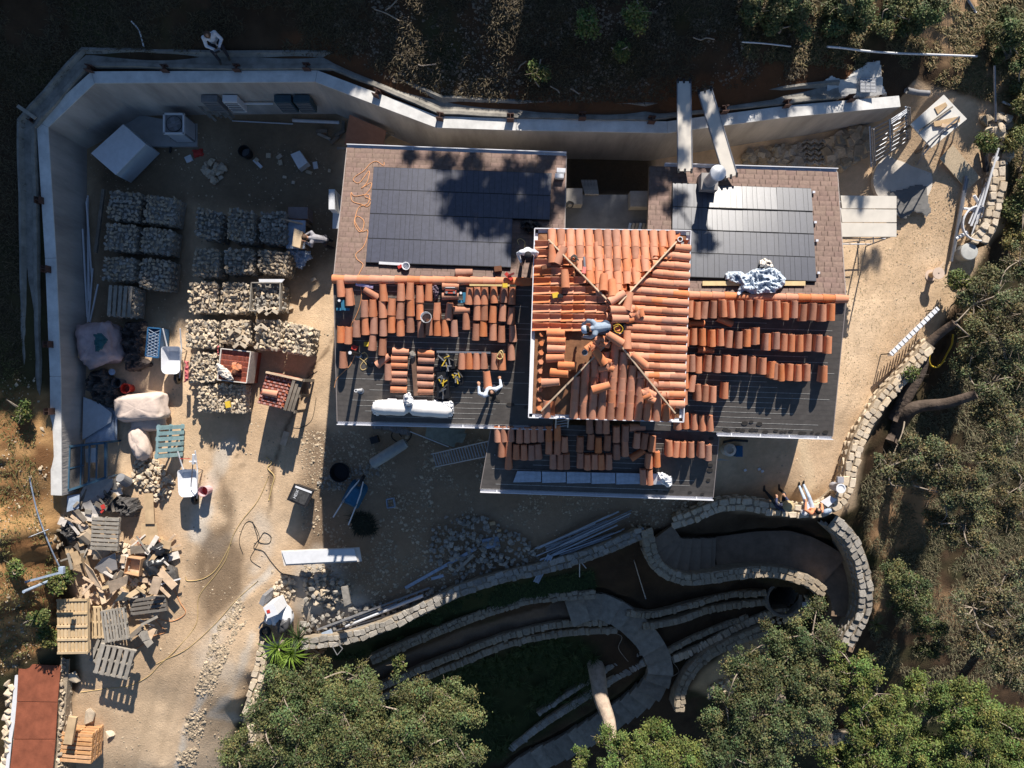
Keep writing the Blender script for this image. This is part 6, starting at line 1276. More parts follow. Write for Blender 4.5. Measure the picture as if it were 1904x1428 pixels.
single('white_level', 'long pale level lying below the left solar panels', 'level', MB().bar(pNW.at(705, 489, .06), pNW.at(757, 492, .06), .07, .06), M_pvc)
t = thing('white_pot', 'small white pot beside the long pale level', 'pot', pNW.at(756, 496)); mb = MB(); mb.lathe(pNW.at(756, 496), [(.09, 0), (.11, .14), (.09, .14), (.07, .02), (0, .02)], 12); part('pot', mb, M_white, t)
mb = MB(); mb.box(pNW.at(744, 496, .06), (.12, .08, .07), .5); single('red_tool', 'small dark red tool beside the white pot', 'tool', mb, M_red)
o = inst('ridge_tile', T_b, None, M=pNW.frame(863, 507, 88, .05)); tag(o, 'single brown tile lying on the shingles above the ridge', 'roof tile')
t = thing('nail_gun', 'dark red tool lying at the right end of the left ridge', 'tool', pNW.at(948, 512)); mb = MB(); mb.bar(P(940, 508, 3.75), P(952, 520, 3.75), .09, .08); part('body', mb, M_red, t); mb = MB(); mb.bar(P(945, 513, 3.78), P(956, 508, 3.8), .05, .06); part('handle', mb, mat('darkred', (.18, .03, .03), .2, 4), t)
mb = MB(); mb.box(pNW.at(926, 500, .08), (.2, .14, .12), .1); single('tool_box', 'small brown tool box at the lower right corner of the left roof', 'tool box', mb, mat('leather', (.16, .07, .04), .3, 8))
mb = MB(); mb.bar(pSW.at(873, 530, .32), pSW.at(960, 531, .32), .05, .04); single('gold_batten', 'golden batten lying on the top row of tiles beside the tower', 'batten', mb, M_cordy)
mb = MB(); mb.box(pSW.at(939, 531, .38), (.13, .11, .08)); single('tape_measure', 'yellow tape measure on the golden batten', 'tape measure', mb, M_yel)
t = thing('white_tube', 'purple-white tube and clips lying at the top left of the garden-side roof', 'tube', pSW.at(678, 530)); mb = MB(); mb.tube([pSW.at(662, 528, .05), pSW.at(694, 534, .05)], .05, 8); part('tube', mb, mat('violet_white', (.62, .55, .78), .1, 5), t)
for (px, py, lb) in ((636, 566, 'left of the first tile row'), (862, 552, 'between the tiles near the radio')):
    t = thing('blue_tool_tray', 'small blue tool with crossed bars '+lb, 'tool', pSW.at(px, py)); mb = MB(); mb.bar(pSW.at(px-10, py+9, .15), pSW.at(px+14, py+9, .15), .07, .05); mb.bar(pSW.at(px+1, py-8, .18), pSW.at(px+2, py+10, .18), .08, .05); part('bars', mb, mat('toolblue', (.05, .22, .35), .2, 5), t)
    mb = MB(); mb.disc(pSW.at(px-5, py-7, .25), .035, .03, 10); part('knob', mb, M_pvc, t)
t = thing('jobsite_radio', 'black and red jobsite radio resting across two crosswise tiles', 'radio', pSW.at(837, 541)); p = pSW.at(838, 543, .40); mb = MB(); mb.box(p, (.34, .20, .13), -.05); part('body', mb, M_dark, t); mb = MB(); mb.box(p+Vector((0, 0, .07)), (.30, .10, .03), -.05); part('display_panel', mb, mat('radio_red', (.45, .08, .05), .3, 9), t)
for s in (-1, 1): mb = MB(); mb.disc(p+Vector((s*.1, -.02, .085)), .035, .01, 10); part('speaker', mb, M_gray, t)
mb = MB(); mb.tube([p+Vector((-.15, .08, .07)), p+Vector((-.12, .1, .14)), p+Vector((.12, .1, .14)), p+Vector((.15, .08, .07))], .012, 5); part('handle', mb, M_steel, t)
mb = cloth([(800, 530), (812, 528), (818, 540), (815, 556), (806, 560), (803, 545)], ropf(pSW), .2, .1, 1.6, 6, 31); single('tool_pouch', 'brown and blue tool pouch hanging between the top tile rows', 'tool pouch', mb, mat('pouch', (.12, .09, .12), .5, 12))
bucket('white bucket of mortar standing among the tile stacks', pSW.at(795, 592, .08), M_white, .14, .36, mat('wet_mortar', (.20, .13, .12), .3, 15), handle=False)
for lb, pts, c in (('loosely coiled tan cord beside the thin vent pipe', [(660, 652), (668, 660), (678, 655), (684, 664), (676, 672), (670, 682), (674, 688), (682, 684), (680, 676), (672, 668), (665, 664)], M_cordy), ('coiled black cord beside the thin vent pipe', [(655, 650), (663, 648), (668, 655), (675, 662), (680, 672), (688, 682), (694, 680), (696, 672)], M_cordb)): cable('cord_coil', lb, 'cord', pts, c, .014, ropf(pSW))
mb = MB(); mb.bar(pSW.at(655, 645, .08), pSW.at(664, 648, .1), .12, .1); single('red_drill', 'red drill lying by the coiled cords', 'drill', mb, M_red); mb = MB(); mb.box(pSW.at(682, 640, .08), (.14, .12, .1)); single('yellow_drill', 'yellow tool box beside the red drill', 'tool', mb, M_yel)
for (px, py, h, lb) in ((667, 657, 1.0, 'tall thin vent pipe with a long shadow by the coiled cords'), (671, 724, .62, 'short white-ringed vent pipe near the lower left roof corner')):
    b = pSW.at(px, py+2); t = thing('vent_pipe', lb, 'vent pipe', b); mb = MB(); mb.lathe(b, [(.045, -.05), (.045, h), (.03, h), (.03, h-.2)], 12); part('pipe', mb, M_pvc if h < .8 else M_dark, t)
    mb = MB(); mb.lathe(b, [(.10, 0), (.10, .012), (.06, .03)], 12); part('flashing', mb, M_steel, t)
    if h > .8: mb = MB(); mb.disc(b+Vector((0, 0, h)), .045, .02, 10); part('cap', mb, M_pvc, t)
mb = MB(); mb.bar(pSW.at(768, 655, .12), pSW.at(774, 735, .12), .12, .09); t = single('ridge_board', 'short brown ridge board between the two columns of crosswise tiles', 'board', mb, mat('brown_board', (.22, .13, .09), .25, 6))
bb = inst('dark_cap', ROCK['g'][1], pSW.at(767, 658, .2), rot=(0, 0, .3), scale=(.2, .22, .12)); bb.name = 'plastic_tub'; tag(bb, 'round dark plastic tub at the top of the ridge board', 'tub')
t = thing('wrapped_rolls', 'two white fabric-wrapped rolls lying along the left roof edge', 'wrapped rolls', pSW.at(770, 760))
for (a, b, w) in (((702, 757), (752, 759), 34), ((768, 759), (833, 763), 34)):
    A_, B_ = pSW.at(*a, .16), pSW.at(*b, .16); mb = MB(); d = (B_-A_).normalized(); s_ = d.cross(Vector((0, 0, 1))); pts = []; 
    mb.tube([A_-d*.12, A_, A_.lerp(B_, .3)+Vector((0, 0, .02)), A_.lerp(B_, .5), A_.lerp(B_, .75)+Vector((0, 0, .02)), B_, B_+d*.12], [.10, .20, .215, .205, .215, .205, .10], 14); part('roll', mb, mat('white_fabric', (.78, .76, .74), .06, 5, .8, .006, 8), t, True)
part('wrap', cloth([(690, 744), (720, 740), (752, 742), (770, 742), (800, 742), (848, 746), (844, 775), (815, 775), (780, 768), (740, 772), (700, 774), (690, 765)], ropf(pSW), .26, .10, 2.2, 10, 33), M_white, t); 
mb = cloth([(750, 735), (762, 728), (770, 745), (772, 756), (752, 758)], ropf(pSW), .35, .25, 1.8, 8, 35); single('white_cloth', 'crumpled white cloth on top of the wrapped rolls', 'cloth', mb, M_white)
t = thing('long_mat', 'long pale quilted mat lying along the lower front roof', 'mat', pPR.at(1100, 888))
for k in range(6):
    x0 = 962+k*46; q = [pPR.at(x0, 876+k*.9, .14), pPR.at(x0+44, 877+k*.9, .14), pPR.at(x0+44, 896+k*.9, .14), pPR.at(x0-(8 if k == 0 else 0), 897+k*.9, .12)]; mb = MB(); mb.slab(q, .12); part('mat_section', mb, M_tarpb if k < 5 else M_white, t)
mb = cloth([(1218, 878), (1230, 876), (1250, 884), (1252, 905), (1240, 908), (1222, 898)], ropf(pPR), .2, .1, 2, 8, 37); single('white_cloth', 'crumpled white cloth at the right end of the long quilted mat', 'cloth', mb, M_white)
for lb, poly in (('black caddy of tools between the tile columns and the gear bag', [(812, 692), (833, 690), (836, 740), (812, 742)]), ('grey machine with a glass tub right of the tool caddy', [(815, 662), (842, 660), (846, 685), (820, 690)]), ('open bag of steel tools beside the horizontal tile row', [(838, 695), (858, 690), (862, 712), (846, 722)])):
    t = thing('tool_caddy', lb, 'tools', pSW.at(*poly[0])); q = [pSW.at(x, y, .22) for x, y in poly]; mb = MB(); mb.slab(q, .2); part('case', mb, M_dark, t); c0 = sum(q, Vector())/4
    for k in range(10):
        a = q[0].lerp(q[1], rnd.uniform(.1, .9)).lerp(q[3].lerp(q[2], .5), rnd.uniform(.1, .9)); an = rnd.uniform(0, 3.1); d = Vector((math.cos(an), math.sin(an), 0))*rnd.uniform(.05, .14); mb = MB(); mb.bar(a-d+Vector((0, 0, .02)), a+d+Vector((0, 0, .05)), .03, .04); part('tool', mb, rnd.choice((M_steel, M_gray, M_yel, M_tarpd)), t)
mb = MB(); mb.bar(pSW.at(812, 654, .2), pSW.at(912, 656, .2), .055, .05); single('aluminium_bar', 'long aluminium bar above the horizontal tile row', 'bar', mb, M_steel)
cable('cord_coil', 'small black and gold cord coil at the right end of the aluminium bar', 'cord', [(925, 660), (932, 652), (936, 662), (930, 668), (924, 664), (930, 656), (934, 664)], M_cordy, .02, ropf(pSW), off=.3)
# right roof tarp and plank, tower gear
single('plank', 'yellow plank half under the crumpled tarp on the right roof', 'plank', MB().bar(pNE.at(1306, 527, .06), pNE.at(1497, 527, .06), .12, .04), mat('yellow_plank', (.72, .55, .30), .12, 8))
mb = cloth([(1345, 508), (1362, 500), (1385, 505), (1400, 500), (1425, 492), (1440, 495), (1463, 518), (1460, 530), (1440, 546), (1400, 548), (1385, 542), (1370, 558), (1368, 545), (1375, 530), (1348, 520)], ropf(pNE), .30, .10, 2., 11, 41); single('crumpled_tarp', 'crumpled pale blue tarp lying over the plank on the right roof', 'tarp', mb, mat('pale_blue_tarp', (.50, .56, .64), .14, 6, .6, .008, 14))
mb = cloth([(1408, 500), (1412, 484), (1422, 476), (1436, 482), (1442, 500), (1425, 503)], ropf(pNE), .35, .12, 1.8, 8, 43); single('beige_cloth', 'beige cloth bundled above the pale blue tarp', 'cloth', mb, M_tarpw)
t = thing('caulking_gun', 'silver and red caulking gun lying on the upper tower tiles', 'caulking gun', pTN.at(1086, 492)); mb = MB(); mb.tube([pTN.at(1086, 478, .2), pTN.at(1087, 497, .2)], .03, 8); part('tube', mb, M_steel, t); mb = MB(); mb.bar(pTN.at(1087, 497, .2), pTN.at(1085, 509, .22), .08, .05); part('handle', mb, M_red, t)
mb = MB(); mb.tube(smooth_line([pTN.at(x, y, .2) for x, y in ((1062, 478), (1068, 474), (1073, 480), (1068, 486), (1062, 482), (1066, 476), (1076, 484))], 4), .02, 5); single('cord_coil', 'small black cord coil on the upper tower tiles', 'cord', mb, M_cordb)
for (x, y, w, m, lb) in ((1033, 549, .16, M_yel, 'yellow and black tape on the left tower tiles'), (1042, 550, .12, M_dark, 'black roll beside the yellow tape'), (1012, 497, .13, mat('leather', (.16, .07, .04)), 'small brown block on the upper left tower tiles'), (1085, 506, .10, M_pink, 'pink block at the foot of the caulking gun')):
    mb = MB(); mb.box(pTW.at(x, y, .14), (w, w*.8, .08), .2); single('small_tool', lb, 'tool', mb, m)
for (x, y, lb) in ((1120, 617, 'grey pail right of the crouching worker'), (1086, 656, 'white pail below the crouching worker')): bucket(lb, (pTS if y > 650 else pTW).at(x, y, .08), M_tarpb, .07, .16, M_gray, handle=False)
mb = MB(); mb.tube(smooth_line([P(x, y, RZ+.22) for x, y in ((1140, 606), (1150, 603), (1158, 610), (1155, 618), (1146, 618), (1142, 610), (1150, 606))], 4), .008, 4); single('yellow_wire', 'loop of yellow wire over the round tower opening', 'wire', mb, M_yel)
M = pTN.frame(1262, 450, 0, .05); t = thing('glass_jar', 'clear jar and roof plug at the upper right tower corner', 'jar', pTN.at(1262, 450)); mb = MB(); mb.lathe(pTN.at(1262, 447, .0), [(.06, 0), (.07, .16), (.05, .16)], 10); part('jar', mb, M_pvc, t)
mb = MB(); mb.slab([pTN.at(1252, 446, .03), pTN.at(1272, 446, .03), pTN.at(1271, 460, .03), pTN.at(1255, 462, .03)], .03); part('patch', mb, M_gray, t)
# black bag behind the tower and cord
mb = cloth([(968, 412), (985, 406), (1004, 414), (1012, 424), (1000, 434), (980, 434), (966, 424)], ropf(pNW), .3, .08, 1.8, 8, 47); single('black_bag', 'crumpled black bag on the left roof above the tower corner', 'bag', mb, M_bagb)
cable('yellow_wire', 'thin yellow wire loop between the black bag and the person in the black cap', 'wire', [(965, 455), (962, 447), (968, 444), (976, 450), (975, 462), (978, 470)], M_cordy, .01, ropf(pNW))
for k, (x, y) in enumerate(((1043, 318), (1040, 328))): mb = MB(); mb.box(pNW.at(x, y, .12), (.24, .12, .16), -.05); single('white_vent', ('upper', 'lower')[k]+' of two small white vents at the right edge of the left roof', 'roof vent', mb, M_white)
# courtyard objects
t = thing('plank_stack', 'grey short planks lying in a row in the courtyard gap', 'planks', P(1185, 425, 2.1))
for k in range(7): mb = MB(); mb.bar(P(1168+k*6.5, 432, 2.2), P(1172+k*6.5, 415, 2.2), .07, .05); part('plank', mb, M_palg if k % 3 else M_tarpb, t)
t = thing('yellow_tool', 'yellow tool box standing at the courtyard edge above the tower', 'tool box', P(1212, 414, 2.0)); mb = MB(); mb.box(P(1212, 415, 2.85), (.13, .28, .12)); part('case', mb, M_yel, t); mb = MB(); mb.disc(P(1212, 418, 2.91), .03, .01, 10); part('knob', mb, M_dark, t)
mb = MB(); mb.bar(P(1213, 388, 2.8), P(1213, 400, 2.8), .05, .03)
cable('black_hose', 'coil of black hose by the left courtyard pier', 'hose', [(1052, 380), (1058, 374), (1066, 378), (1062, 386), (1054, 384), (1058, 376)], M_cordb, .02, flat_at(2.5))
# stains near the eaves
M_stain = mat('damp_stain', (.045, .04, .037), .2, 10, .8)
for (pl_, x0, y0, x1, y1, n) in ((pSE, 1340, 800, 1545, 806, 16), (pPR, 1322, 812, 1318, 905, 9), (pPR, 905, 904, 1310, 918, 20), (pPR, 1130, 790, 1240, 800, 7), (pSE, 1380, 785, 1420, 789, 3), (pSW, 905, 740, 985, 760, 5)):
    for k in range(n):
        t_ = (k+rnd.random())/n; q = pl_.at(x0+(x1-x0)*t_+rnd.uniform(-2, 2), y0+(y1-y0)*t_+rnd.uniform(-3, 2), .022); mb = MB(); r = rnd.uniform(.04, .08)
        mb.add([q+Vector((math.cos(a)*r*1.3*rnd.uniform(.8, 1.1), math.sin(a)*r*.8, 0))-pl_.n*((math.sin(a)*r*.8*pl_.n.y+math.cos(a)*r*1.3*pl_.n.x)/pl_.n.z)*Vector((0, 0, 1)).z*0+Vector((0, 0, -(math.cos(a)*r*1.3*pl_.n.x+math.sin(a)*r*.8*pl_.n.y)/pl_.n.z)) for a in [k2*math.pi/4 for k2 in range(8)]], [tuple(range(8))]); part('stain', mb, M_stain, house)
# ladder between roofs
def ladder(label, a, b, w, n, m=None, name='ladder'):
    a = Vector(a); b = Vector(b); d = (b-a).normalized(); s = d.cross(Vector((0, 0, 1))).normalized(); t = thing(name, label, 'ladder', a)
    for k in (-1, 1): mb = MB(); mb.bar(a+s*k*w/2, b+s*k*w/2, .03, .07); part('rail', mb, m or M_steel, t)
    for k in range(n): p = a.lerp(b, (k+.5)/n); mb = MB(); mb.bar(p-s*w/2, p+s*w/2, .03, .03); part('rung', mb, m or M_steel, t)
ladder('long aluminium ladder leaning from the shaded yard to the lower front roof', P(806, 856, .4), P(918, 832, 2.35), .42, 22, mat('pale_alu', (.42, .43, .44), .1, 6, .5))
ladder('short ladder between the lower front roof and the tower', P(1044, 795, 2.7), P(1046, 770, 3.9), .34, 5, mat('pale_alu', (.42, .43, .44)))
# ------------------------------------------------------------------ people
person('person in a white hoodie seated on the dark slope above the wall, holding a controller', (384, 63), 2.62, math.atan2(-.35, -1)+math.pi-.65+math.pi*0, dict(pelvis=(0, 0, .14), waist=(0, .0, .28), chest=(0, .04, .50), neck=(0, .08, .68), head=(0, .15, .82), sL=(-.18, .05, .63), sR=(.18, .05, .63), eL=(-.26, .18, .42), eR=(.26, .18, .42), wL=(-.08, .38, .42), wR=(.08, .38, .42), hL=(-.09, .02, .13), hR=(.09, .02, .13), kL=(-.17, .36, .36), kR=(.17, .36, .36), aL=(-.15, .52, .06), aR=(.15, .52, .06)), shirt=(.70, .71, .76), pants=(.03, .03, .04), hair=(.10, .06, .04))
pp = [o for o in C.objects if o.name.startswith('person') and o.parent is None][-1]; pp.rotation_euler.z = R(205)
def fix_head(o, hx, hy, head_px, zb):
    a = o.rotation_euler.z; ca, sa = math.cos(a), math.sin(a); hp = P(head_px[0], head_px[1], zb); o.location.x = hp.x-(hx*ca-hy*sa); o.location.y = hp.y-(hx*sa+hy*ca)
fix_head(pp, 0, .15, (384, 63), 3.44)
t = thing('drone_controller', 'small grey controller held by the person in the white hoodie', 'controller', pp.location.copy(), R(205)); mb = MB(); mb.box((0, .46, .44), (.19, .10, .04)); part('body', mb, M_gray, t, world=False); mb = MB(); mb.box((0, .52, .50), (.15, .012, .09)); part('screen', mb, M_dark, t, world=False)
for s in (-1, 1): mb = MB(); mb.tube([(s*.05, .46, .46), (s*.05, .45, .5)], .006, 5); part('stick', mb, M_steel, t, world=False)
bend = dict(pelvis=(0, -.05, .88), waist=(0, .06, .98), chest=(0, .25, 1.10), neck=(0, .40, 1.18), head=(0, .52, 1.22), sL=(-.17, .33, 1.16), sR=(.17, .33, 1.16), eL=(-.22, .42, .92), eR=(.24, .42, .92), wL=(-.12, .56, .78), wR=(.14, .56, .78), kL=(-.12, .05, .48), kR=(.12, .0, .48), hL=(-.09, -.05, .86), hR=(.09, -.05, .86))
person('person in a grey shirt and orange collar bending over the stone block on the bench', (562, 440), 0.05, R(90), dict(bend, wL=(-.12, .56, 1.03), wR=(.14, .56, 1.03), eL=(-.24, .38, .98), eR=(.26, .38, .98), aL=(-.13, -.1, .09), aR=(.13, -.05, .09)), shirt=(.34, .33, .36), pants=(.03, .03, .04), hair=(.10, .05, .03))
person('person in a white shirt and black cap standing on the left roof beside the tower', (982, 474), 3.3, R(182), dict(eL=(-.28, .08, 1.16), eR=(.28, .08, 1.16), wL=(-.20, .28, 1.0), wR=(.2, .28, 1.0), chest=(0, .06, 1.22), waist=(0, .02, 1.05), neck=(0, .12, 1.38), head=(0, .20, 1.50), sL=(-.19, .08, 1.34), sR=(.19, .08, 1.34), kL=(-.14, .22, .50), kR=(.14, .22, .50), aL=(-.15, .05, .09), aR=(.15, .08, .09)), shirt=(.66, .68, .74), pants=(.02, .02, .03), hat=('cap', (.015, .015, .02)), shoes=(.20, .10, .06))
person('person in a pale blue cap and grey-blue hoodie bending on top of the tower', (1088, 612), 4.55, R(100), dict(bend, wL=(-.15, .55, .55), wR=(.20, .52, .50), aL=(-.15, -.12, .09), aR=(.16, .1, .09)), shirt=(.30, .37, .46), pants=(.05, .07, .11), hat=('cap', (.50, .58, .72)))
person('person in a light blue shirt reaching across a tile on the left garden-side roof', (913, 730), 2.95, R(28), dict(eL=(-.30, .12, 1.26), wL=(-.22, .30, 1.24), eR=(.36, .0, 1.2), wR=(.42, .18, 1.08), neck=(0, .0, 1.44), head=(.03, -.02, 1.58), chest=(0, .03, 1.27), kL=(-.16, .16, .5), kR=(.16, .1, .5)), shirt=(.52, .58, .68), pants=(.025, .03, .05), hair=(.015, .012, .012))
o = inst('held_tile', T_a, None, M=pSW.frame(906, 706, -6, 1.0)); o.location = P(906, 706, 4.05); tag(o, 'bright orange tile held by the person in the light blue shirt', 'roof tile')
sit = dict(pelvis=(0, 0, .12), waist=(0, .02, .27), chest=(0, .04, .46), neck=(0, .08, .64), head=(0, .13, .77), sL=(-.18, .05, .60), sR=(.18, .05, .60), eL=(-.25, .12, .36), eR=(.25, .12, .36), wL=(-.16, .34, .26), wR=(.16, .34, .26), hL=(-.09, .03, .12), hR=(.09, .03, .12), kL=(-.18, .44, .13), kR=(.18, .44, .13), aL=(-.24, .52, -.26), aR=(.18, .54, -.26))
person('person in navy with a straw hat sitting on the stone wall, black trousers', (1467, 942), .42, R(8), dict(sit, kL=(-.30, .36, .14), aL=(-.36, .58, -.26)), shirt=(.05, .06, .12), pants=(.025, .028, .032), hat=('brim', (.50, .38, .22)))
person('person in an orange shirt sitting on the stone wall with jeans stretched out', (1523, 950), .42, R(10), dict(sit, kL=(-.13, .46, .12), kR=(.05, .48, .12), aL=(-.10, .86, -.22), aR=(.06, .88, -.22), wR=(.42, .18, .16), eR=(.34, .08, .34)), shirt=(.62, .26, .14), pants=(.42, .50, .62), hair=(.012, .012, .015), shoes=(.10, .14, .18))
# ------------------------------------------------------------------ front yard in the shade
t = thing('black_tote', 'black storage tote with white lettering, half in the house shadow', 'storage tote', gsurf(560, 925)); q = [(547, 900), (583, 913), (568, 944), (534, 929)]; K = [P(x, y, .42) for x, y in q]; c = sum(K, Vector())/4
mb = MB(); mb.prism([v-Vector((0, 0, .03)) for v in K], [Vector(((v.x-c.x)*.85+c.x, (v.y-c.y)*.85+c.y, .0)) for v in K]); part('tub', mb, M_dark, t); K2 = [c+(v-c)*1.04 for v in K]; mb = MB(); mb.slab(K2, .05); part('lid', mb, M_dark, t); mb = MB(); mb.slab([c+(v-c)*.8+Vector((0, 0, .015)) for v in K], .03); part('lid_panel', mb, mat('dusty_black', (.05, .05, .052), .6, 12, .7), t)
mb = MB(); mb.bar(K[0].lerp(K[1], .12).lerp(K[3], .1)+Vector((0, 0, .025)), K[0].lerp(K[1], .95).lerp(K[2], .1)+Vector((0, 0, .025)), .06, .01); part('rim_highlight', mb, M_pvc, t)  # white strip stands in for the shine along the black lid edge
tx = bpy.data.curves.new('t', 'FONT'); tx.body = 'HDX'; tx.size = .13; tx.extrude = .003; tx.align_x = 'CENTER'; tx.align_y = 'CENTER'; to = bpy.data.objects.new('tmpt', tx); C.objects.link(to); tme = bpy.data.meshes.new_from_object(to.evaluated_get(bpy.context.evaluated_depsgraph_get())); bpy.data.objects.remove(to); tme.materials.clear(); tme.materials.append(M_pvc)
e_ = (K[0]-K[3]).normalized(); lt = K[3].lerp(K[0], .5).lerp(K[2].lerp(K[1], .5), .30); inst('lettering', tme, lt-t.location+Vector((0, 0, .022)), t, (0, 0, math.atan2(e_.y, e_.x)))
bucket('large black bucket in the shaded front yard', gsurf(636, 876), M_dark, .30, .34, mat('black_water', (.008, .008, .01), .1, 4, .3), handle=False)
t = wheelbarrow('blue upturned wheelbarrow lying in the shaded front yard', 656, 926, R(-28), mat('barrow_blue', (.03, .13, .24), .25, 6, .5), flip=True)
t.matrix_world = Matrix.Translation(gsurf(662, 922, .68)) @ Matrix.Rotation(R(152), 4, 'Z') @ Matrix.Rotation(R(176), 4, 'Y')
t = thing('small_carton', 'small pale carton open on top, alone in the shaded yard', 'carton', gsurf(726, 937)); K = [P(x, y, .2) for x, y in ((718, 929), (731, 927), (734, 943), (720, 945))]
for i in range(4): mb = MB(); mb.bar(K[i]-Vector((0, 0, .1)), K[(i+1) % 4]-Vector((0, 0, .1)), .025, .2); part('side', mb, M_tarpb, t)
mb = MB(); A_, B_ = P(693, 862, .3), P(750, 826, .3); d = (B_-A_).normalized(); mb.tube([A_-d*.05, A_, A_.lerp(B_, .5), B_, B_+d*.1], [.12, .17, .18, .17, .14], 12); single('wrapped_roll', 'grey wrapped roll lying in the shaded front yard', 'roll', mb, mat('grey_wrap', (.34, .36, .36), .15, 6, .7, .006, 12), True)
for k, q in enumerate(([(795, 788), (852, 790), (845, 832), (790, 812)], [(828, 790), (866, 795), (862, 812), (840, 830)], [(850, 806), (868, 806), (860, 824), (848, 822)])): single('cardboard_sheet', ('broad greenish sheet in the pile under the left roof edge', 'folded sheet on the right of the pile under the left roof edge', 'small torn sheet end of the pile under the left roof edge')[k], 'sheet', sheet(q, .25+.05*k, .02), mat('green_grey', (.28, .31, .27), .2, 7))
mb = MB(); mb.bar(gsurf(764, 802, .15), gsurf(835, 830, .15), .03, .03); single('thin_batten', 'thin batten lying below the sheet pile under the roof edge', 'batten', mb, M_pvc)
mb = cloth([(690, 788), (720, 786), (745, 790), (765, 800), (762, 812), (740, 806), (715, 800), (692, 800)], gs2, .25, .06, 2, 9, 51); single('white_bundle', 'bundle of pale wire and bags under the left roof edge', 'bundle', mb, M_gray)
cable('wire_coil', 'loose wire coil under the left roof edge', 'wire', [(732, 800), (728, 812), (740, 822), (758, 820), (765, 806), (755, 798), (742, 804), (750, 815)], M_cordb, .014); mb = MB(); mb.box(gsurf(698, 817, .12), (.25, .22, .2), .3); single('tool_box', 'dark tool box with pale lid in the shaded front yard', 'tool box', mb, M_dark)
t = thing('board_stack', 'stack of long white boards lying at the shadow edge of the drive', 'boards', gsurf(600, 1036))
for k, q in enumerate(([(522, 1024), (668, 1018), (673, 1044), (528, 1052)], [(524, 1026), (658, 1020), (664, 1042), (532, 1049)])): part('board', sheet(q, .16+.05*k, .04), M_pvc if k else M_tarpw, t)
t = thing('dark_shrub', 'low dark shrub in the shaded front yard', 'shrub', gsurf(672, 972)); 
bl = blades('leaves', None, [(655, 958), (690, 955), (695, 988), (665, 992)], 900, .22, (.02, .025, .015), (.04, .045, .025), w=.012, kind=None, lean=1.2); bl.parent = t; bl.location = -t.location; del bl['kind']
heap('gravel_heap', 'low spread of dark gravel around the black bucket', 'gravel', [(590, 890), (640, 870), (700, 860), (710, 880), (660, 905), (610, 915), (590, 905)], 150, .05, .11, 'g')
heap('rubble_heap', 'broad heap of grey rubble in the shaded yard above the stone wall', 'rubble', [(800, 975), (840, 955), (900, 960), (1000, 1010), (1000, 1045), (930, 1062), (850, 1072), (800, 1040)], 300, .07, .19, 'g', .12)
heap('rubble_heap', 'band of grey rubble along the upper stone wall above the garden', 'rubble', [(560, 1150), (640, 1130), (760, 1110), (860, 1070), (870, 1085), (760, 1135), (640, 1175), (560, 1185)], 200, .08, .2, 'g', .1)
heap('plaster_heap', 'powdery pale heap of broken plaster at the lower left of the shaded yard', 'plaster heap', [(560, 1065), (600, 1055), (640, 1080), (660, 1110), (620, 1130), (570, 1120)], 180, .06, .22, 'wg', .15)
mb = MB(); mb.slab([P(x, y, .15) for x, y in ((634, 1092), (646, 1090), (652, 1122), (640, 1128))], .08); single('plaster_slab', 'long plaster slab on the powdery pale heap', 'slab', mb, M_stone_g)
heap('stone_spill', 'sunlit spill of pale stones right of the hose on the drive', 'stones', [(525, 1068), (550, 1075), (548, 1110), (525, 1130), (505, 1120), (510, 1090)], 90, .06, .16, 'w', .05)
for (x, y, s, lb) in ((913, 1008, .55, 'brown carton and pale paper lying at the edge of the rubble'), (916, 972, .18, 'small brown box in the shaded yard above the rubble'), (928, 985, .13, 'tiny brown box above the rubble')): mb = MB(); mb.box(gsurf(x, y, .08), (s, s*.6, .1), .2); single('carton', lb, 'carton', mb, M_ply if s < .5 else M_tarpb)
g = random.Random(9)
for k in range(22):
    a = (992+g.uniform(0, 50), 1018+g.uniform(-10, 28)); L = g.uniform(90, 165); an = R(g.uniform(16, 27)); b = (a[0]+L*math.cos(an), a[1]-L*math.sin(an)); z = g.uniform(.06, .28); mb = MB(); mb.tube([gsurf(*a, z), gsurf(*b, z)], g.choice((.018, .024, .03)), 6); single('steel_pipe', '%s %s steel pipe, %s of the bundle above the stone wall' % ('longest' if L > 140 else 'long' if L > 115 else 'shorter', 'thin' if k % 2 else 'plain', 'left part' if a[0] < 1008 else 'middle' if a[0] < 1025 else 'right part'), 'pipe', mb, mat('dull_zinc', (.40, .44, .50), .2, 8, .5) if g.random() < .7 else M_steel, group='steel pipes in the shaded bundle')
mb = MB(); a, b = gsurf(996, 1078, .25), gsurf(1022, 1028, .3); mb.bar(a, b, .18, .03); s_ = (b-a).normalized().cross(Vector((0, 0, 1)))*.09; [mb.bar(a+s_*k+Vector((0, 0, .03)), b+s_*k+Vector((0, 0, .03)), .02, .06) for k in (-1, 0, 1)]; single('metal_channel', 'pale blue metal channel lying across the rubble and the wall', 'channel', mb, M_tarpb)
mb = MB(); mb.bar(gsurf(1076, 1030, .3), gsurf(1076, 1068, .3), .03, .03); mb.bar(gsurf(1078, 1040, .3), gsurf(1088, 1052, .3), .03, .03); single('bent_bracket', 'thin bent steel bracket at the foot of the pipe bundle', 'bracket', mb, M_steel)
mb = MB(); mb.box(gsurf(1188, 984, .35), (.26, .18, .12), .6); single('pale_block', 'pale rounded block at the upper end of the pipe bundle', 'block', mb, M_tarpb)
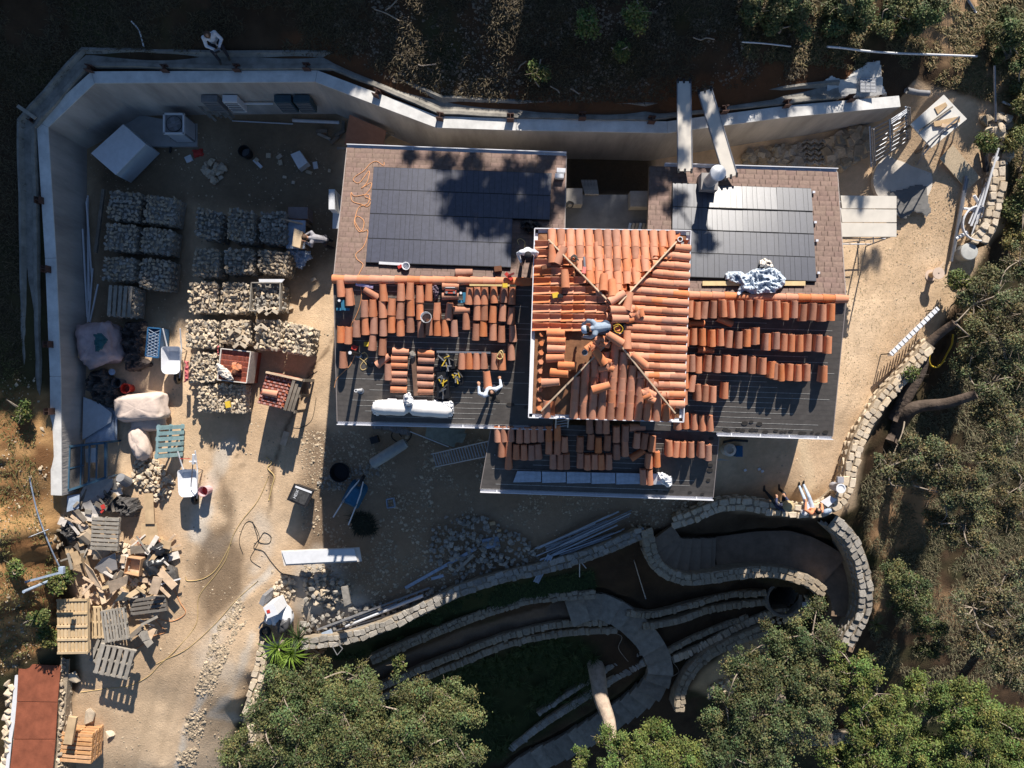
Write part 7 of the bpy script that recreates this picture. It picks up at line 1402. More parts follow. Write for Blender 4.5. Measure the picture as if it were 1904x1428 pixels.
for k, (a, b, w, m) in enumerate((((755, 1091), (885, 1018), .10, M_tarpb), ((645, 1160), (788, 1104), .12, M_pvc), ((592, 1168), (800, 1090), .06, M_gray), ((600, 1176), (770, 1128), .05, M_steel), ((620, 1160), (740, 1118), .04, M_steel), ((600, 1182), (720, 1146), .05, M_gray), ((850, 1058), (882, 1028), .09, M_palg), ((804, 1072), (826, 1066), .09, M_tarpb), ((654, 1180), (666, 1174), .14, M_pvc), ((604, 1175), (622, 1168), .16, M_tarpb))):
    mb = MB(); (mb.tube([gsurf(*a, .2), gsurf(*b, .2)], w*.5, 8) if k in (1, 8) else mb.bar(gsurf(*a, .12+.02*k), gsurf(*b, .12+.02*k), w, .05)); single('long_bar' if k not in (1, 8) else 'white_pipe', ('long pale blue board slanting up to the rubble heap', 'thick white pipe lying along the upper stone wall', 'long grey strip just above the thick white pipe', 'long thin steel strip below the thick white pipe', 'short thin steel strip above the thick white pipe', 'grey strip nearest the stone wall beside the thick white pipe', 'short brown plank on the rubble beside the slanting blue board', 'small bright blue-grey offcut near the slanting board', 'short white pipe end near the cut stone steps', 'short pale board end beside the yucca stones')[k], 'pipe' if k in (1, 8) else 'bar', mb, m)
# bags, boxes, plants at the corner of the drive
mb = pillow(gsurf(528, 1142, 0), .36, .42, .34, .3, .1, 61, 26, 15, .85); single('white_bag', 'round white bag beside the black bag at the drive corner', 'bag', mb, M_white, True)
mb = pillow(gsurf(533, 1150, .12), .28, .36, .32, -.2, .3, 62, 26, 15, .85); single('black_bag', 'grey-black rubbish bag covering the round white bag', 'bag', mb, mat('grey_bag', (.07, .07, .075), .3, 5, .4, .01, 12), True)
t = thing('paint_box', 'white box with a red square on top at the drive corner', 'box', gsurf(502, 1136)); q = [(489, 1130), (508, 1122), (517, 1142), (498, 1150)]; part('carton', qbox(q, .55, -.35), M_pvc, t); c = P(499, 1137, .56); mb = MB(); mb.box(c, (.1, .1, .012), .3); part('red_square', mb, M_red, t)
mb = qbox([(481, 1122), (488, 1106), (494, 1108), (489, 1128)], .45, -.35); single('grey_box', 'small grey box standing left of the white box with the red square', 'box', mb, M_gray)
mb = pillow(gsurf(507, 1148, .05), .2, .16, .2, 0, .25, 63, 20, 13, .8); single('white_bag', 'small crumpled white bag in front of the box with the red square', 'bag', mb, M_white, True)
mb = MB(); mb.lathe(gsurf(496, 1172, .12), [(.10, 0), (.18, -.03), (.19, .06), (.10, .08)], 14); single('castor', 'small black wheel lying at the foot of the white box', 'wheel', mb, M_dark)
cable('bent_pipe', 'grey bent handle standing out of the corner pile', 'handle', [(490, 1160), (494, 1152), (500, 1148)], M_steel, .03, off=.4)
s_ = inst('boulder', ROCK['w'][4], gsurf(512, 1198, .2), rot=(.1, .2, .3), scale=(.62, .5, .5)); tag(s_, 'large pale boulder below the yuccas', 'boulder')
def rosette(label, px, py, h, n, L, c1, c2, name='yucca', w=.03, zz=None):
    b = gsurf(px, py); t = thing(name, label, 'plant', b); top = Vector((0, 0, h)); mb = MB(); mb.tube([(0, 0, -.1), (0, 0, h)], [.07, .05], 7); part('stem', mb, M_bark, t, world=False)
    m = mat('leaf_%.2f' % c1[1], c1, .2, 6, .5, col2=c2)
    lm_ = MB(); vs = [(-.5*w, 0, 0), (.5*w, 0, 0), (.55*w, L*.5, .10*L), (-.55*w, L*.5, .10*L), (.05*w, L, -.04*L), (-.05*w, L, -.04*L)]; lm_.add(vs, [(0, 1, 2, 3), (3, 2, 4, 5)]); me = lm_.mesh('leaf', m)
    for k in range(n): e = rnd.uniform(-.1, 1.2); inst('leaf', me, top+Vector((0, 0, rnd.uniform(-.05, .05))), t, None, None, Matrix.Translation(top) @ Matrix.Rotation(k*2.4, 4, 'Z') @ Matrix.Rotation(e, 4, 'X') @ Matrix.Scale(rnd.uniform(.8, 1.1), 4))
rosette('left of two bright green yuccas at the drive corner', 537, 1180, 1.1, 46, .62, (.12, .22, .03), (.26, .36, .06)); rosette('right of two bright green yuccas at the drive corner', 560, 1193, 1.0, 48, .66, (.12, .22, .03), (.26, .36, .06)); rosette('dark shaded yucca behind the bright pair', 566, 1172, .7, 40, .6, (.03, .06, .02), (.06, .09, .03))
for k in range(14):
    a = gsurf(588+rnd.uniform(-12, 14), 1208+rnd.uniform(-8, 10), .15+rnd.uniform(0, .2)); d = Vector((rnd.uniform(-1, 1), rnd.uniform(-.5, .5), 0)).normalized()*.2; mb = MB(); mb.bar(a-d, a+d, .06, .05); single('firewood_piece', 'split orange-brown wood piece in the small pile right of the yuccas', 'wood piece', mb, M_palo, group='split wood right of the yuccas')
K = [P(x, y, -.6) for x, y in ((618, 1202), (627, 1195), (637, 1206), (627, 1218))]; t = thing('wire_square', 'small dark square frame lying on the slope below the upper wall', 'frame', K[0])
for i in range(4): mb = MB(); mb.bar(K[i], K[(i+1) % 4], .02, .02); part('bar', mb, M_gray, t)
# ------------------------------------------------------------------ stone walls, paths, terraces
stone_wall('garden_wall', 'long rubble wall holding the shaded yard above the garden', 'stone wall', [(560, 1198, -.6), (640, 1188, -.8), (700, 1170, -.8), (780, 1135, -.75), (860, 1097, -.6), (940, 1072, -.45), (1010, 1056, -.35), (1100, 1030, -.2), (1190, 993, .05)], .42, 1.5, .21, 2, 'g')
stone_wall('stair_wall', 'curved flagstone-capped wall on the garden side of the stairs', 'stone wall', [(1203, 985, .1), (1212, 1030, -.1), (1235, 1062, -.3), (1280, 1078, -.5), (1340, 1072, -.7), (1400, 1064, -.8), (1450, 1066, -.8), (1500, 1080, -.8), (1532, 1100, -.9)], .42, 1.8, .2, 2, 'f')
stone_wall('perimeter_wall', 'sunlit flagstone-capped wall along the right and front edge of the yard', 'stone wall', [(1730, 640, .45), (1690, 690, .45), (1640, 748, .45), (1607, 800, .45), (1588, 850, .45), (1580, 890, .45), (1568, 922, .45), (1540, 945, .45), (1500, 951, .45), (1440, 946, .45), (1380, 938, .4), (1335, 942, .3), (1290, 960, .2), (1255, 972, .1)], .44, 1.6, .22, 2, 'w')
stone_wall('east_wall', 'sunlit flagstone wall beside the white pipes at the right edge', 'stone wall', [(1857, 300, .7), (1856, 340, .7), (1850, 380, .65), (1840, 420, .6), (1822, 450, .5)], .5, 1.2, .22, 2, 'w')
heap('boulder_row', 'row of pale boulders on the wall end above the white pipes', 'boulders', [(1835, 215), (1868, 225), (1872, 300), (1850, 305), (1848, 260), (1825, 230)], 44, .22, .4, 'wt', .2)
stone_wall('curved_wall', 'tall shaded wall curving round the outside of the lower terrace', 'stone wall', [(1548, 968, .0), (1580, 1000, -.4), (1602, 1050, -.7), (1611, 1105, -.9), (1602, 1150, -1.1), (1575, 1195, -1.3)], .5, 1.6, .22, 2, 'g')
for lb, px, w, k, r in (('upper stone edge of the brown garden path', [(690, 1228, -1.75), (760, 1197, -1.7), (850, 1160, -1.65), (930, 1131, -1.6), (1000, 1113, -1.55), (1105, 1106, -1.5)], .34, 'f', 2), ('first stone gutter below the brown garden path', [(690, 1287, -2.6), (780, 1246, -2.5), (860, 1214, -2.4), (950, 1181, -2.3), (1040, 1162, -2.2), (1130, 1157, -2.2)], .26, 'f', 1), ('outer stone gutter below the brown garden path', [(700, 1302, -2.9), (780, 1264, -2.8), (860, 1232, -2.7), (950, 1197, -2.6), (1050, 1178, -2.5), (1145, 1172, -2.45)], .26, 'f', 1),
                        ('upper stone channel edge running to the big drain pipe', [(1165, 1140, -2.2), (1220, 1142, -2.3), (1300, 1121, -2.4), (1360, 1106, -2.5), (1425, 1103, -2.5)], .24, 'f', 1), ('lower stone channel edge running to the big drain pipe', [(1195, 1166, -2.4), (1260, 1155, -2.5), (1320, 1134, -2.6), (1380, 1124, -2.7), (1428, 1120, -2.7)], .26, 'f', 1),
                        ('stone edge in the middle of the garden slope', [(1240, 1213, -3.1), (1290, 1187, -3.1), (1350, 1162, -3.1), (1390, 1146, -3.1)], .22, 'f', 1), ('bright sunlit stone edge below the drain pipe', [(1250, 1228, -3.2), (1310, 1200, -3.2), (1360, 1172, -3.1), (1400, 1155, -3.0), (1450, 1138, -2.9), (1500, 1142, -2.9)], .28, 'w', 1),
                        ('stone edge beside the lower slab path', [(1205, 1228, -3.1), (1150, 1257, -3.5), (1080, 1302, -4.2), (1010, 1347, -4.9), (950, 1392, -5.5)], .3, 'g', 1), ('outer stone line beside the lower slab path', [(1195, 1212, -3.1), (1140, 1238, -3.4), (1070, 1282, -4.0), (1000, 1328, -4.6)], .2, 'g', 1),
                        ('lowest shaded stone wall between the oaks', [(1410, 1352, -4.6), (1470, 1372, -4.7), (1530, 1376, -4.8), (1600, 1370, -4.9)], .5, 'f', 2)):
    stone_wall('stone_edge', lb, 'stone edge', px, w, .5, .15, r, k, h=.10)
stone_wall('crescent_wall', 'crescent-shaped stone wall below the sunlit stone edge', 'stone wall', [(1264, 1322, -3.3), (1266, 1288, -3.2), (1284, 1252, -3.1), (1318, 1218, -3.0), (1370, 1192, -2.9), (1430, 1167, -2.8)], .42, 1.2, .2, 2, 'f')
heap('white_rock_row', 'row of white rocks crossing the sunlit crescent', 'rocks', [(1312, 1282), (1335, 1270), (1375, 1248), (1380, 1262), (1345, 1282), (1318, 1292)], 40, .12, .24, 'w', .1)
stone_wall('drive_edge', 'sunlit flagstone edging along the right side of the drive', 'stone edge', [(494, 1195, -.42), (484, 1235, -.52), (474, 1280, -.6), (463, 1325, -.68)], .42, .6, .24, 2, 'w')
stone_wall('drive_edge', 'sunlit curved stone edging half hidden by the lower left oak', 'stone edge', [(466, 1345, -.8), (470, 1375, -.9), (485, 1392, -.95), (520, 1388, -.9)], .3, .5, .2, 1, 'w')
slab_path('slab_path', 'curved path of stone slabs descending through the shaded garden', [(1058, 1142, -1.95), (1110, 1128, -2.0), (1160, 1148, -2.35), (1202, 1188, -2.75), (1226, 1232, -3.1), (1222, 1268, -3.4), (1188, 1302, -4.0), (1130, 1342, -4.6), (1060, 1385, -5.1), (980, 1425, -5.6), (930, 1470, -5.9)], .92, [.62, .5, .7, .55], mat('slab_stone', (.30, .26, .21), .25, 4, .9, .012, 12, rand=.15))
slab_path('terrace_stairs', 'fan of stone stairs opening onto the long shaded terrace', [(1222, 1000, -.15), (1246, 1030, -.55), (1280, 1036, -.9), (1330, 1034, -1.25)], 1.25, [.42, .42, .42], mat('stair_stone', (.23, .175, .13), .2, 3, .9, .01, 12), cat='stairs')
slab_path('terrace', 'long shaded paved terrace curving under the outer wall', [(1332, 1034, -1.3), (1400, 1024, -1.35), (1470, 1022, -1.4), (1535, 1050, -1.5), (1572, 1095, -1.65), (1574, 1150, -1.8), (1552, 1200, -1.95)], 1.22, [4.2, 1.9, 1.7], mat('terrace_stone', (.24, .17, .12), .25, 3, .9, .01, 12), cat='terrace')
t = thing('drain_pipe', 'big round concrete drain pipe opening beside the oak', 'drain pipe', Vector((pc.x, pc.y, -2.7))); mb = MB(); mb.lathe((pc.x, pc.y, -2.6), [(.66, -.5), (.66, 0), (.645, .02), (.57, .02), (.55, 0), (.55, -2.2), (0, -2.2)], 32); part('ring', mb, mat('pipe_concrete', (.24, .21, .18), .25, 5), t)
heap('collar_stones', 'pale stones around the lower right rim of the drain pipe', 'stones', [(1470, 1142), (1490, 1125), (1500, 1100), (1512, 1125), (1500, 1150), (1450, 1158), (1420, 1150)], 40, .12, .22, 'w', .08)
mb = MB(); mb.box(P(1496, 1124, -2.3), (.16, .18, .03), .1); single('white_tile', 'small white-blue square tile beside the drain pipe', 'tile', mb, M_pvc)
cable('garden_pipe', 'thin pale pipe lying down the shaded garden bed', 'pipe', [(1178, 1040), (1190, 1080), (1200, 1112)], M_steel, .022, off=.08)
for lb, px in (('thin pale stick path marker above the slab path', [(1115, 1172), (1155, 1182), (1150, 1205), (1168, 1230)]), ('thin pale twig line beside the lower slabs', [(1005, 1323), (1060, 1292), (1090, 1270)]), ('thin bent twig right of the slab path', [(1250, 1230), (1262, 1248), (1245, 1260)])): cable('thin_stick', lb, 'stick', px, M_twig, .012)
# ------------------------------------------------------------------ east side
t = thing('scaffold_platform', 'scaffold platform of three cream planks beside the right roof', 'scaffold', P(1616, 402, 0)); zt = 2.0
for k, (y0, y1) in enumerate(((363.5, 387.5), (388.5, 413), (414, 440))): 
    part('plank', sheet([(1563, y0), (1667, y0+1), (1667, y1), (1566, y1)], zt, .05), mat('cream_plank', (.66, .61, .54), .08, 3, .8), t)
    for s in (1561, 1668): mb = MB(); mb.box(P(s, y0+4, zt-.02), (.04, .05, .05)); mb.box(P(s, y1-4, zt-.02), (.04, .05, .05)); part('hook', mb, M_dark, t)
for x in (1570, 1664):
    for y in (367, 437):
        p = P(x, y, zt-.1); b = Vector((p.x, p.y, .2)); mb = MB(); mb.tube([b, p], .022, 6); part('leg', mb, M_steel, t)
for (a, b) in (((1570, 367), (1664, 367)), ((1570, 437), (1664, 437))):
    for z in (.7, 1.5): mb = MB(); p, q = P(*a, zt), P(*b, zt); mb.tube([Vector((p.x, p.y, z)), Vector((q.x, q.y, z))], .018, 5); part('crossbar', mb, M_steel, t)
    mb = MB(); mb.tube([Vector((p.x, p.y, .35)), Vector((q.x, q.y, 1.8))], .014, 5); part('brace', mb, M_steel, t)
for x in (1570, 1664):
    p, q = P(x, 367, zt), P(x, 437, zt); mb = MB(); mb.tube([Vector((p.x, p.y, zt-.12)), Vector((q.x, q.y, zt-.12))], .018, 5); mb.tube([Vector((p.x, p.y, .8)), Vector((q.x, q.y, .8))], .018, 5); part('end_bar', mb, M_steel, t)
t = thing('plywood_table', 'large white-topped plywood table under a leaning scaffold frame', 'table', gsurf(1745, 230)); TQ = [(1755, 176), (1798, 221), (1732, 275), (1693, 231)]; part('top', sheet(TQ, 1.35, .04), mat('white_ply', (.66, .64, .60), .10, 3), t)
for (x, y) in ((1755, 182), (1791, 222), (1732, 268), (1699, 231)): p = P(x, y, 1.3); mb = MB(); mb.bar(p, Vector((p.x, p.y, .3)), .07, .07, up=(1, 0, 0)); part('leg', mb, M_dwood, t)
for (q, z, lb, m) in (([(1771, 197), (1773, 199), (1711, 244), (1709, 242)], 1.42, 'thin brown strip lying diagonally on the white table', M_dwood), ([(1736, 226), (1785, 216), (1785, 227), (1760, 233), (1738, 235)], 1.42, 'brown plywood offcut on the white table', M_ply), ([(1752, 229), (1770, 233), (1766, 238), (1750, 236)], 1.46, 'small tan wedge on the white table', M_wood), ([(1738, 200), (1758, 190), (1762, 196), (1744, 212)], 1.38, 'brown sawdust patch on the white table', M_ply)): single('plywood_piece', lb, 'wood piece', sheet(q, z, .02), m)
t = thing('leaning_scaffold', 'bent steel scaffold frame leaning over the white table', 'scaffold frame', gsurf(1720, 300)); 
for pts in ([(1784, 217, 1.9), (1750, 245, 1.8), (1722, 268, 1.7), (1714, 290, 1.2), (1706, 305, .4)], [(1780, 228, 1.8), (1748, 252, 1.7), (1716, 288, 1.3)], [(1784, 217, 1.9), (1776, 240, 1.2), (1768, 275, .4)], [(1750, 245, 1.8), (1745, 268, 1.1), (1741, 280, .5)]): mb = MB(); mb.tube(smooth_line([P(*p) for p in pts], 4), .024, 6); part('tube', mb, M_steel, t)
t = thing('frame_stack', 'stack of upright steel scaffold frames between the wall end and the stone patch', 'scaffold frames', gsurf(1655, 265))
for k, (a, b) in enumerate((((1617, 235, 1.5), (1620, 310, .4)), ((1621, 238, 1.5), (1624, 312, .4)), ((1625, 240, 1.5), (1627, 308, .4)), ((1684, 198, 1.6), (1686, 262, .5)), ((1688, 199, 1.6), (1690, 265, .5)), ((1692, 200, 1.6), (1693, 262, .5)), ((1654, 222, 1.5), (1656, 280, .5)), ((1659, 218, 1.5), (1660, 280, .5)))): mb = MB(); mb.tube([P(*a), P(*b)], .022, 6); part('tube', mb, M_steel if k % 3 else M_tarpb, t)
for k in range(9): mb = MB(); y = k*8; mb.tube([P(1620, 240+y, 1.4-.11*k), P(1690, 205+y*.85, 1.5-.11*k)], .016, 5); part('crossbar', mb, M_steel, t)
for k in range(3): mb = MB(); mb.tube([P(1657, 222+k*4, 1.6), P(1686, 203+k*3, 1.65)], .02, 5); part('crossbar', mb, M_pvc, t)
t = thing('round_pad', 'round pale concrete pad with grey felt over its lower part', 'round pad', gsurf(1679, 335)); mb = MB(); cp = P(1679, 335, .42); mb.disc(cp-Vector((0, 0, .25)), 55*(HC-.4)/FP, .25, 40); part('disc', mb, mat('pad_pale', (.60, .54, .47), .12, 3, .85), t)
mb = cloth([(1650, 356), (1712, 340), (1725, 345), (1728, 370), (1734, 395), (1722, 403), (1700, 395), (1680, 410), (1660, 400)], flat_at(.44), .02, .012, 2.5, 20, 61); part('felt', mb, mat('felt_grey', (.17, .165, .16), .12, 3, .9), t)
mb = MB(); mb.slab([P(x, y, z) for x, y, z in ((1772, 269, .75), (1823, 330, .45), (1798, 353, .42), (1747, 294, .72))], .03); single('strand_board', 'tan strand board leaning near the white pipes', 'board', mb, mat('osb', (.56, .44, .30), .28, 22, .85))
g = random.Random(21)
for k in range(15):
    x0, y0 = 1841+g.uniform(-5, 5), 284+g.uniform(-4, 70); x1, y1 = 1803+g.uniform(-14, 10), 462+g.uniform(-40, 6); t_ = g.uniform(.6, 1); mb = MB(); z = g.uniform(.08, .35); mb.tube([gsurf(x0, y0, z), gsurf(x0+(x1-x0)*t_, y0+(y1-y0)*t_, z)], g.choice((.03, .035, .05)), 8); single('white_pipe', 'straight white plastic pipe in the sunlit bundle by the right wall', 'pipe', mb, M_pvc, group='white pipes by the right wall')
for k, (a, b, m, w, lb) in enumerate((((1790, 330), (1763, 488), M_steel, .05, 'long steel strut left of the white pipes'), ((1793, 335), (1768, 470), M_gray, .04, 'long grey strut right beside the steel strut'), ((1821, 276), (1829, 322), M_dark, .09, 'short thick black pipe above the white pipes'), ((1785, 390), (1812, 392), M_pvc, .04, 'short white pipe crossing the bundle'), ((1805, 366), (1822, 395), M_pvc, .05, 'short white elbow pipe on the bundle'), ((1771, 446), (1792, 434), M_pvc, .06, 'white pipe end with a yellow tip below the coil'))): mb = MB(); mb.tube([gsurf(*a, .15), gsurf(*b, .15)], w, 8); single('pipe', lb, 'pipe', mb, m)
for k in range(3): 
    mb = MB(); c = gsurf(1808, 420, .2+.07*k); r = .46+.03*k; mb.tube([c+Vector((r*math.cos(a)*1.0, r*1.05*math.sin(a), .02*math.sin(3*a))) for a in [i*2*math.pi/28 for i in range(29)]], .028, 6, cap=False); single('conduit_coil', 'ring of white corrugated conduit around the white pipes, coil layer %s' % ('one', 'two', 'three')[k], 'conduit coil', mb, M_pvc, group='coiled white conduit by the right wall')
t = thing('metal_drum', 'round grey metal lid at the lower end of the white pipes', 'lid', gsurf(1787, 472)); mb = MB(); p = gsurf(1787, 472, .4); mb.lathe(p, [(.26, -.4), (.27, 0), (.25, .01), (0, .03)], 22); part('drum', mb, mat('lid_grey', (.46, .46, .44), .15, 5), t)
t = thing('cable_spool', 'small wooden cable spool standing alone on the sunlit dirt', 'cable spool', gsurf(1730, 514)); b = gsurf(1730, 512); 
for z in (0, .40): mb = MB(); mb.disc(b+Vector((0, 0, z)), .185, .03, 22); part('flange', mb, mat('spool_wood', (.60, .47, .38), .1, 5), t)
mb = MB(); mb.disc(b+Vector((0, 0, .03)), .09, .37, 12); part('core', mb, M_ply, t); mb = MB(); mb.disc(b+Vector((0, 0, .431)), .02, .004, 8); part('hole', mb, M_dark, t)
mb = MB(); mb.bar(gsurf(1738, 505, .1), gsurf(1751, 489, .1), .07, .07); single('short_post', 'short round post lying beside the cable spool', 'post', mb, M_wood)
t = thing('scaffold_plank', 'white notched scaffold plank standing on edge across the sunlit yard', 'plank', gsurf(1700, 620)); a, b = P(1656, 659, .75), P(1744, 573, .75); mb = MB(); mb.bar(a, b, .13, .04); part('deck', mb, M_white, t)
for k in range(13):
    p = a.lerp(b, (k+.5)/13); mb = MB(); d = (b-a).normalized(); s_ = d.cross(Vector((0, 0, 1))); mb.bar(p-s_*.07+Vector((0, 0, .022)), p+s_*.07+Vector((0, 0, .022)), .02, .006); part('slot', mb, M_dark, t)
    mb = MB(); q = p+s_*.06; mb.bar(q+Vector((0, 0, -.02)), Vector((q.x, q.y, .42)), .10, .03, up=(1, 0, 0)); part('tooth', mb, M_white, t)
for k in (.02, .98): p = a.lerp(b, k); mb = MB(); mb.tube([p, Vector((p.x, p.y, .15))], .02, 5); part('leg', mb, M_dark, t)
cable('yellow_hose', 'yellow hose curving under the trees right of the notched plank', 'hose', [(1768, 622), (1766, 640), (1756, 660), (1748, 675), (1738, 683), (1728, 680), (1724, 670), (1726, 655)], M_yel, .03, off=.1)
t = thing('camp_stool', 'grey round-seated stool beside the sunlit wall', 'stool', gsurf(1561, 905)); mb = MB(); p = P(1563, 908, .75); mb.disc(p-Vector((0, 0, .5)), .13, .5, 16); part('body', mb, mat('stool_grey', (.34, .34, .38), .15, 6), t); mb = MB(); mb.lathe(p, [(.15, 0), (.15, .03), (.11, .03), (.11, .01), (0, .01)], 18); part('rim', mb, M_white, t)
mb = MB(); mb.box(P(1562, 892, .72), (.19, .18, .10)); part('backrest', mb, mat('stool_grey', (.34, .34, .38)), t)
bd('white_board', 'white board lying on the wall beside the person in orange', [(1526, 933), (1544, 922), (1556, 929), (1540, 943)], .55, M_pvc, .03)
mb = pillow(P(1537, 950, .5), .14, .08, .07, .3, .2, 71, 18, 11, .7); single('cloth_bundle', 'small blue and white bundle on the wall right of the person in orange', 'bundle', mb, M_tarpb, True); mb = MB(); mb.lathe(P(1492, 951, .45), [(0, 0), (.09, 0), (.10, .16), (.05, .18), (0, .18)], 14); single('water_jug', 'round white jug on the wall between the two seated people', 'jug', mb, M_white)
t = thing('water_pump', 'round beige pump on a concrete square beside the lower front roof', 'pump', P(1360, 835, .1)); mb = MB(); mb.slab([P(x, y, .16) for x, y in ((1336, 813), (1404, 815), (1404, 856), (1334, 856))], .2); part('slab', mb, mat('pad_concrete', (.42, .42, .42)), t); p = P(1358, 837, .6); mb = MB(); mb.lathe(p-Vector((0, 0, .45)), [(.2, 0), (.2, .4), (.12, .44), (.1, .36), (0, .36)], 18); part('drum', mb, M_tarpw, t); mb = MB(); mb.box(p+Vector((.32, -.05, -.25)), (.2, .34, .3)); part('motor', mb, M_blue, t); mb = MB(); mb.tube([P(1345, 822, .5), P(1365, 818, .5), P(1390, 820, .45)], .04, 6); part('pipe', mb, M_dark, t)
for (x, y) in ((1385, 874), (1411, 872), (1417, 876)): mb = MB(); mb.box(gsurf(x, y, .03), (.08, .07, .04), .5); single('white_scrap', 'tiny white scrap on the shaded dirt beside the pump slab', 'scrap', mb, M_pvc, group='white scraps beside the pump slab')
# laid stones north of the right roof
def laid(label, poly, n, s0, s1, kinds, z=.1, lib=None): 
    return heap('laid_stones', label, 'laid stones', poly, n, s0, s1, kinds, 0, lib=FLAG)
laid('rounded stones laid out on the ground behind the right roof', [(1532, 268), (1560, 252), (1590, 240), (1606, 244), (1606, 290), (1570, 312), (1535, 312)], 70, .26, .36, 'tf'); laid('flat broken stones laid out behind the chimney side of the right roof', [(1380, 300), (1390, 285), (1440, 275), (1488, 268), (1488, 312), (1400, 314)], 110, .15, .28, 'gf')
for i in range(3):
    for j in range(5):
        p = gsurf(1497+i*14, 266+j*10, .12); mb = MB(); M3 = Matrix.Rotation(rnd.uniform(-.1, .1), 3, 'Z')
        for s in (-1, 1): mb.box(p+M3 @ Vector((s*.06, -.0, 0)), (.17, .07, .08), M3 @ Matrix.Rotation(-s*R(38), 3, 'Z'))
        single('corner_stone', 'V-shaped corner stone, %s from the top, %s column behind the right roof' % (ordinal(j), ('left', 'middle', 'right')[i]), 'corner stone', mb, M_stone_g, group='V-shaped corner stones behind the right roof')
for lb, q, z in (('upright cream plank bridging from the slope to the right roof', [(1259, 151), (1284, 151), (1287, 318), (1260, 318)], 3.05), ('slanting cream plank bridging from the slope to the right roof', [(1298, 172), (1323, 165), (1371, 325), (1347, 332)], 3.05)):
    t = thing('bridge_plank', lb, 'plank', P(*q[0], z)); part('deck', sheet(q, z, .05), mat('cream_plank', (.66, .61, .54)), t)
    for (a, b) in ((q[0], q[1]), (q[3], q[2])):
        for u in (.05, .5, .95): mb = MB(); mb.box(P(a[0]+(b[0]-a[0])*u, a[1]+(b[1]-a[1])*u, z-.01), (.05, .12, .06)); part('hook', mb, M_dark, t)
    for u in (0, 1): mb = MB(); mb.bar(P(q[0][0]*(1-u)+q[1][0]*u, q[0][1]*(1-u)+q[1][1]*u, z-.01), P(q[3][0]*(1-u)+q[2][0]*u, q[3][1]*(1-u)+q[2][1]*u, z-.01), .02, .06); part('side_rail', mb, M_steel, t)
# concrete apron with drain grate above the wall end
mb = cloth([(1535, 175), (1530, 150), (1545, 140), (1570, 150), (1590, 130), (1610, 115), (1636, 112), (1648, 178), (1600, 188), (1560, 186)], gs2, .035, .06, 2.5, 30, 81, edge=5); single('concrete_apron', 'rough white concrete apron around the drain grate behind the wall end', 'concrete apron', mb, mat('white_concrete', (.60, .59, .57), .15, 4, .9, .01, 10))
t = thing('drain_grate', 'square steel drain grate in the white concrete apron', 'drain grate', gsurf(1613, 158)); zg = gsurf(1613, 158).z+.2
K = [P(x, y, zg) for x, y in ((1599, 146), (1627, 145), (1629, 172), (1600, 172))]; part('pit', qbox([(1601, 148), (1626, 147), (1627, 170), (1602, 170)], zg-.03, zg-.1), M_dark, t)
for k in range(10): a, b = K[0].lerp(K[3], (k+.5)/10), K[1].lerp(K[2], (k+.5)/10); mb = MB(); mb.bar(a, b, .018, .02); part('bar', mb, M_pvc, t)
for u in (0, .33, .66, 1): mb = MB(); mb.bar(K[0].lerp(K[1], u), K[3].lerp(K[2], u), .02, .022); part('bar', mb, M_steel, t)
cable('pipe_rail', 'long thin pale pipe strung across the slope above the drain grate', 'pipe', [(1528, 98), (1560, 101), (1600, 106), (1660, 110), (1720, 112), (1802, 115)], M_pvc, .03, off=.35); cable('pipe_rail', 'thin pale pipe running left through the bushes at the top', 'pipe', [(1375, 85), (1410, 87), (1440, 90), (1465, 93)], M_pvc, .02, off=.2)
cable('dark_pipe', 'dark corrugated pipe lying right of the wall end', 'pipe', [(1680, 172), (1700, 176), (1722, 178)], M_gray, .09, off=.15); mb = MB(); mb.tube([P(1849, 122, 1.6), P(1851, 226, .9)], .035, 7); single('fence_pole', 'tall grey pole standing beside the boulder row', 'pole', mb, M_steel)
cable('white_pipe', 'short white pipe on the dirt right of the grey pole', 'pipe', [(1862, 190), (1878, 197)], M_pvc, .035); cable('steel_rail', 'short grey rail lying on the sandy slope at the top right', 'rail', [(1797, 0), (1812, 25)], M_steel, .04)
# car at the lower edge
t = thing('parked_car', 'dark blue car mostly cut off by the lower edge of the photo', 'car', G(338, 1514), R(-5)); M_car = mat('car_blue', (.015, .03, .08), .1, 3, .25, coat=1, spec=.5)
secs = [(-2.1, .55, .72, .62), (-1.9, .72, .84, .8), (-1.2, .88, .88, .86), (-.75, .92, .90, 1.0), (-.3, 1.38, .66, .9), (.7, 1.42, .66, .9), (1.35, 1.15, .72, .9), (1.75, .98, .86, .88), (2.05, .8, .78, .7)]
mb = MB(); vs = []
for (y, h, wt, wb) in secs: vs += [(-wb, y, .28), (-wb*1.0, y, min(h, .85)*.95), (-wt, y, h*.97), (-wt*.6, y, h), (wt*.6, y, h), (wt, y, h*.97), (wb*1.0, y, min(h, .85)*.95), (wb, y, .28)]
n_ = 8; mb.add(vs, [(i*n_+k, i*n_+k+1, (i+1)*n_+k+1, (i+1)*n_+k) for i in range(len(secs)-1) for k in range(n_-1)]+[tuple(range(8)), tuple(range((len(secs)-1)*8, len(secs)*8))[::-1]]); part('body', mb, M_car, t, True, world=False)
mb = MB(); mb.add([(-.62, -.82, .99), (.62, -.82, .99), (.58, -.36, 1.37), (-.58, -.36, 1.37)], [(0, 1, 2, 3)]); part('windscreen', mb, M_glass, t, world=False); mb = MB(); mb.add([(-.58, .78, 1.43), (.58, .78, 1.43), (.62, 1.3, 1.2), (-.62, 1.3, 1.2)], [(0, 1, 2, 3)]); part('rear_window', mb, M_glass, t, world=False)
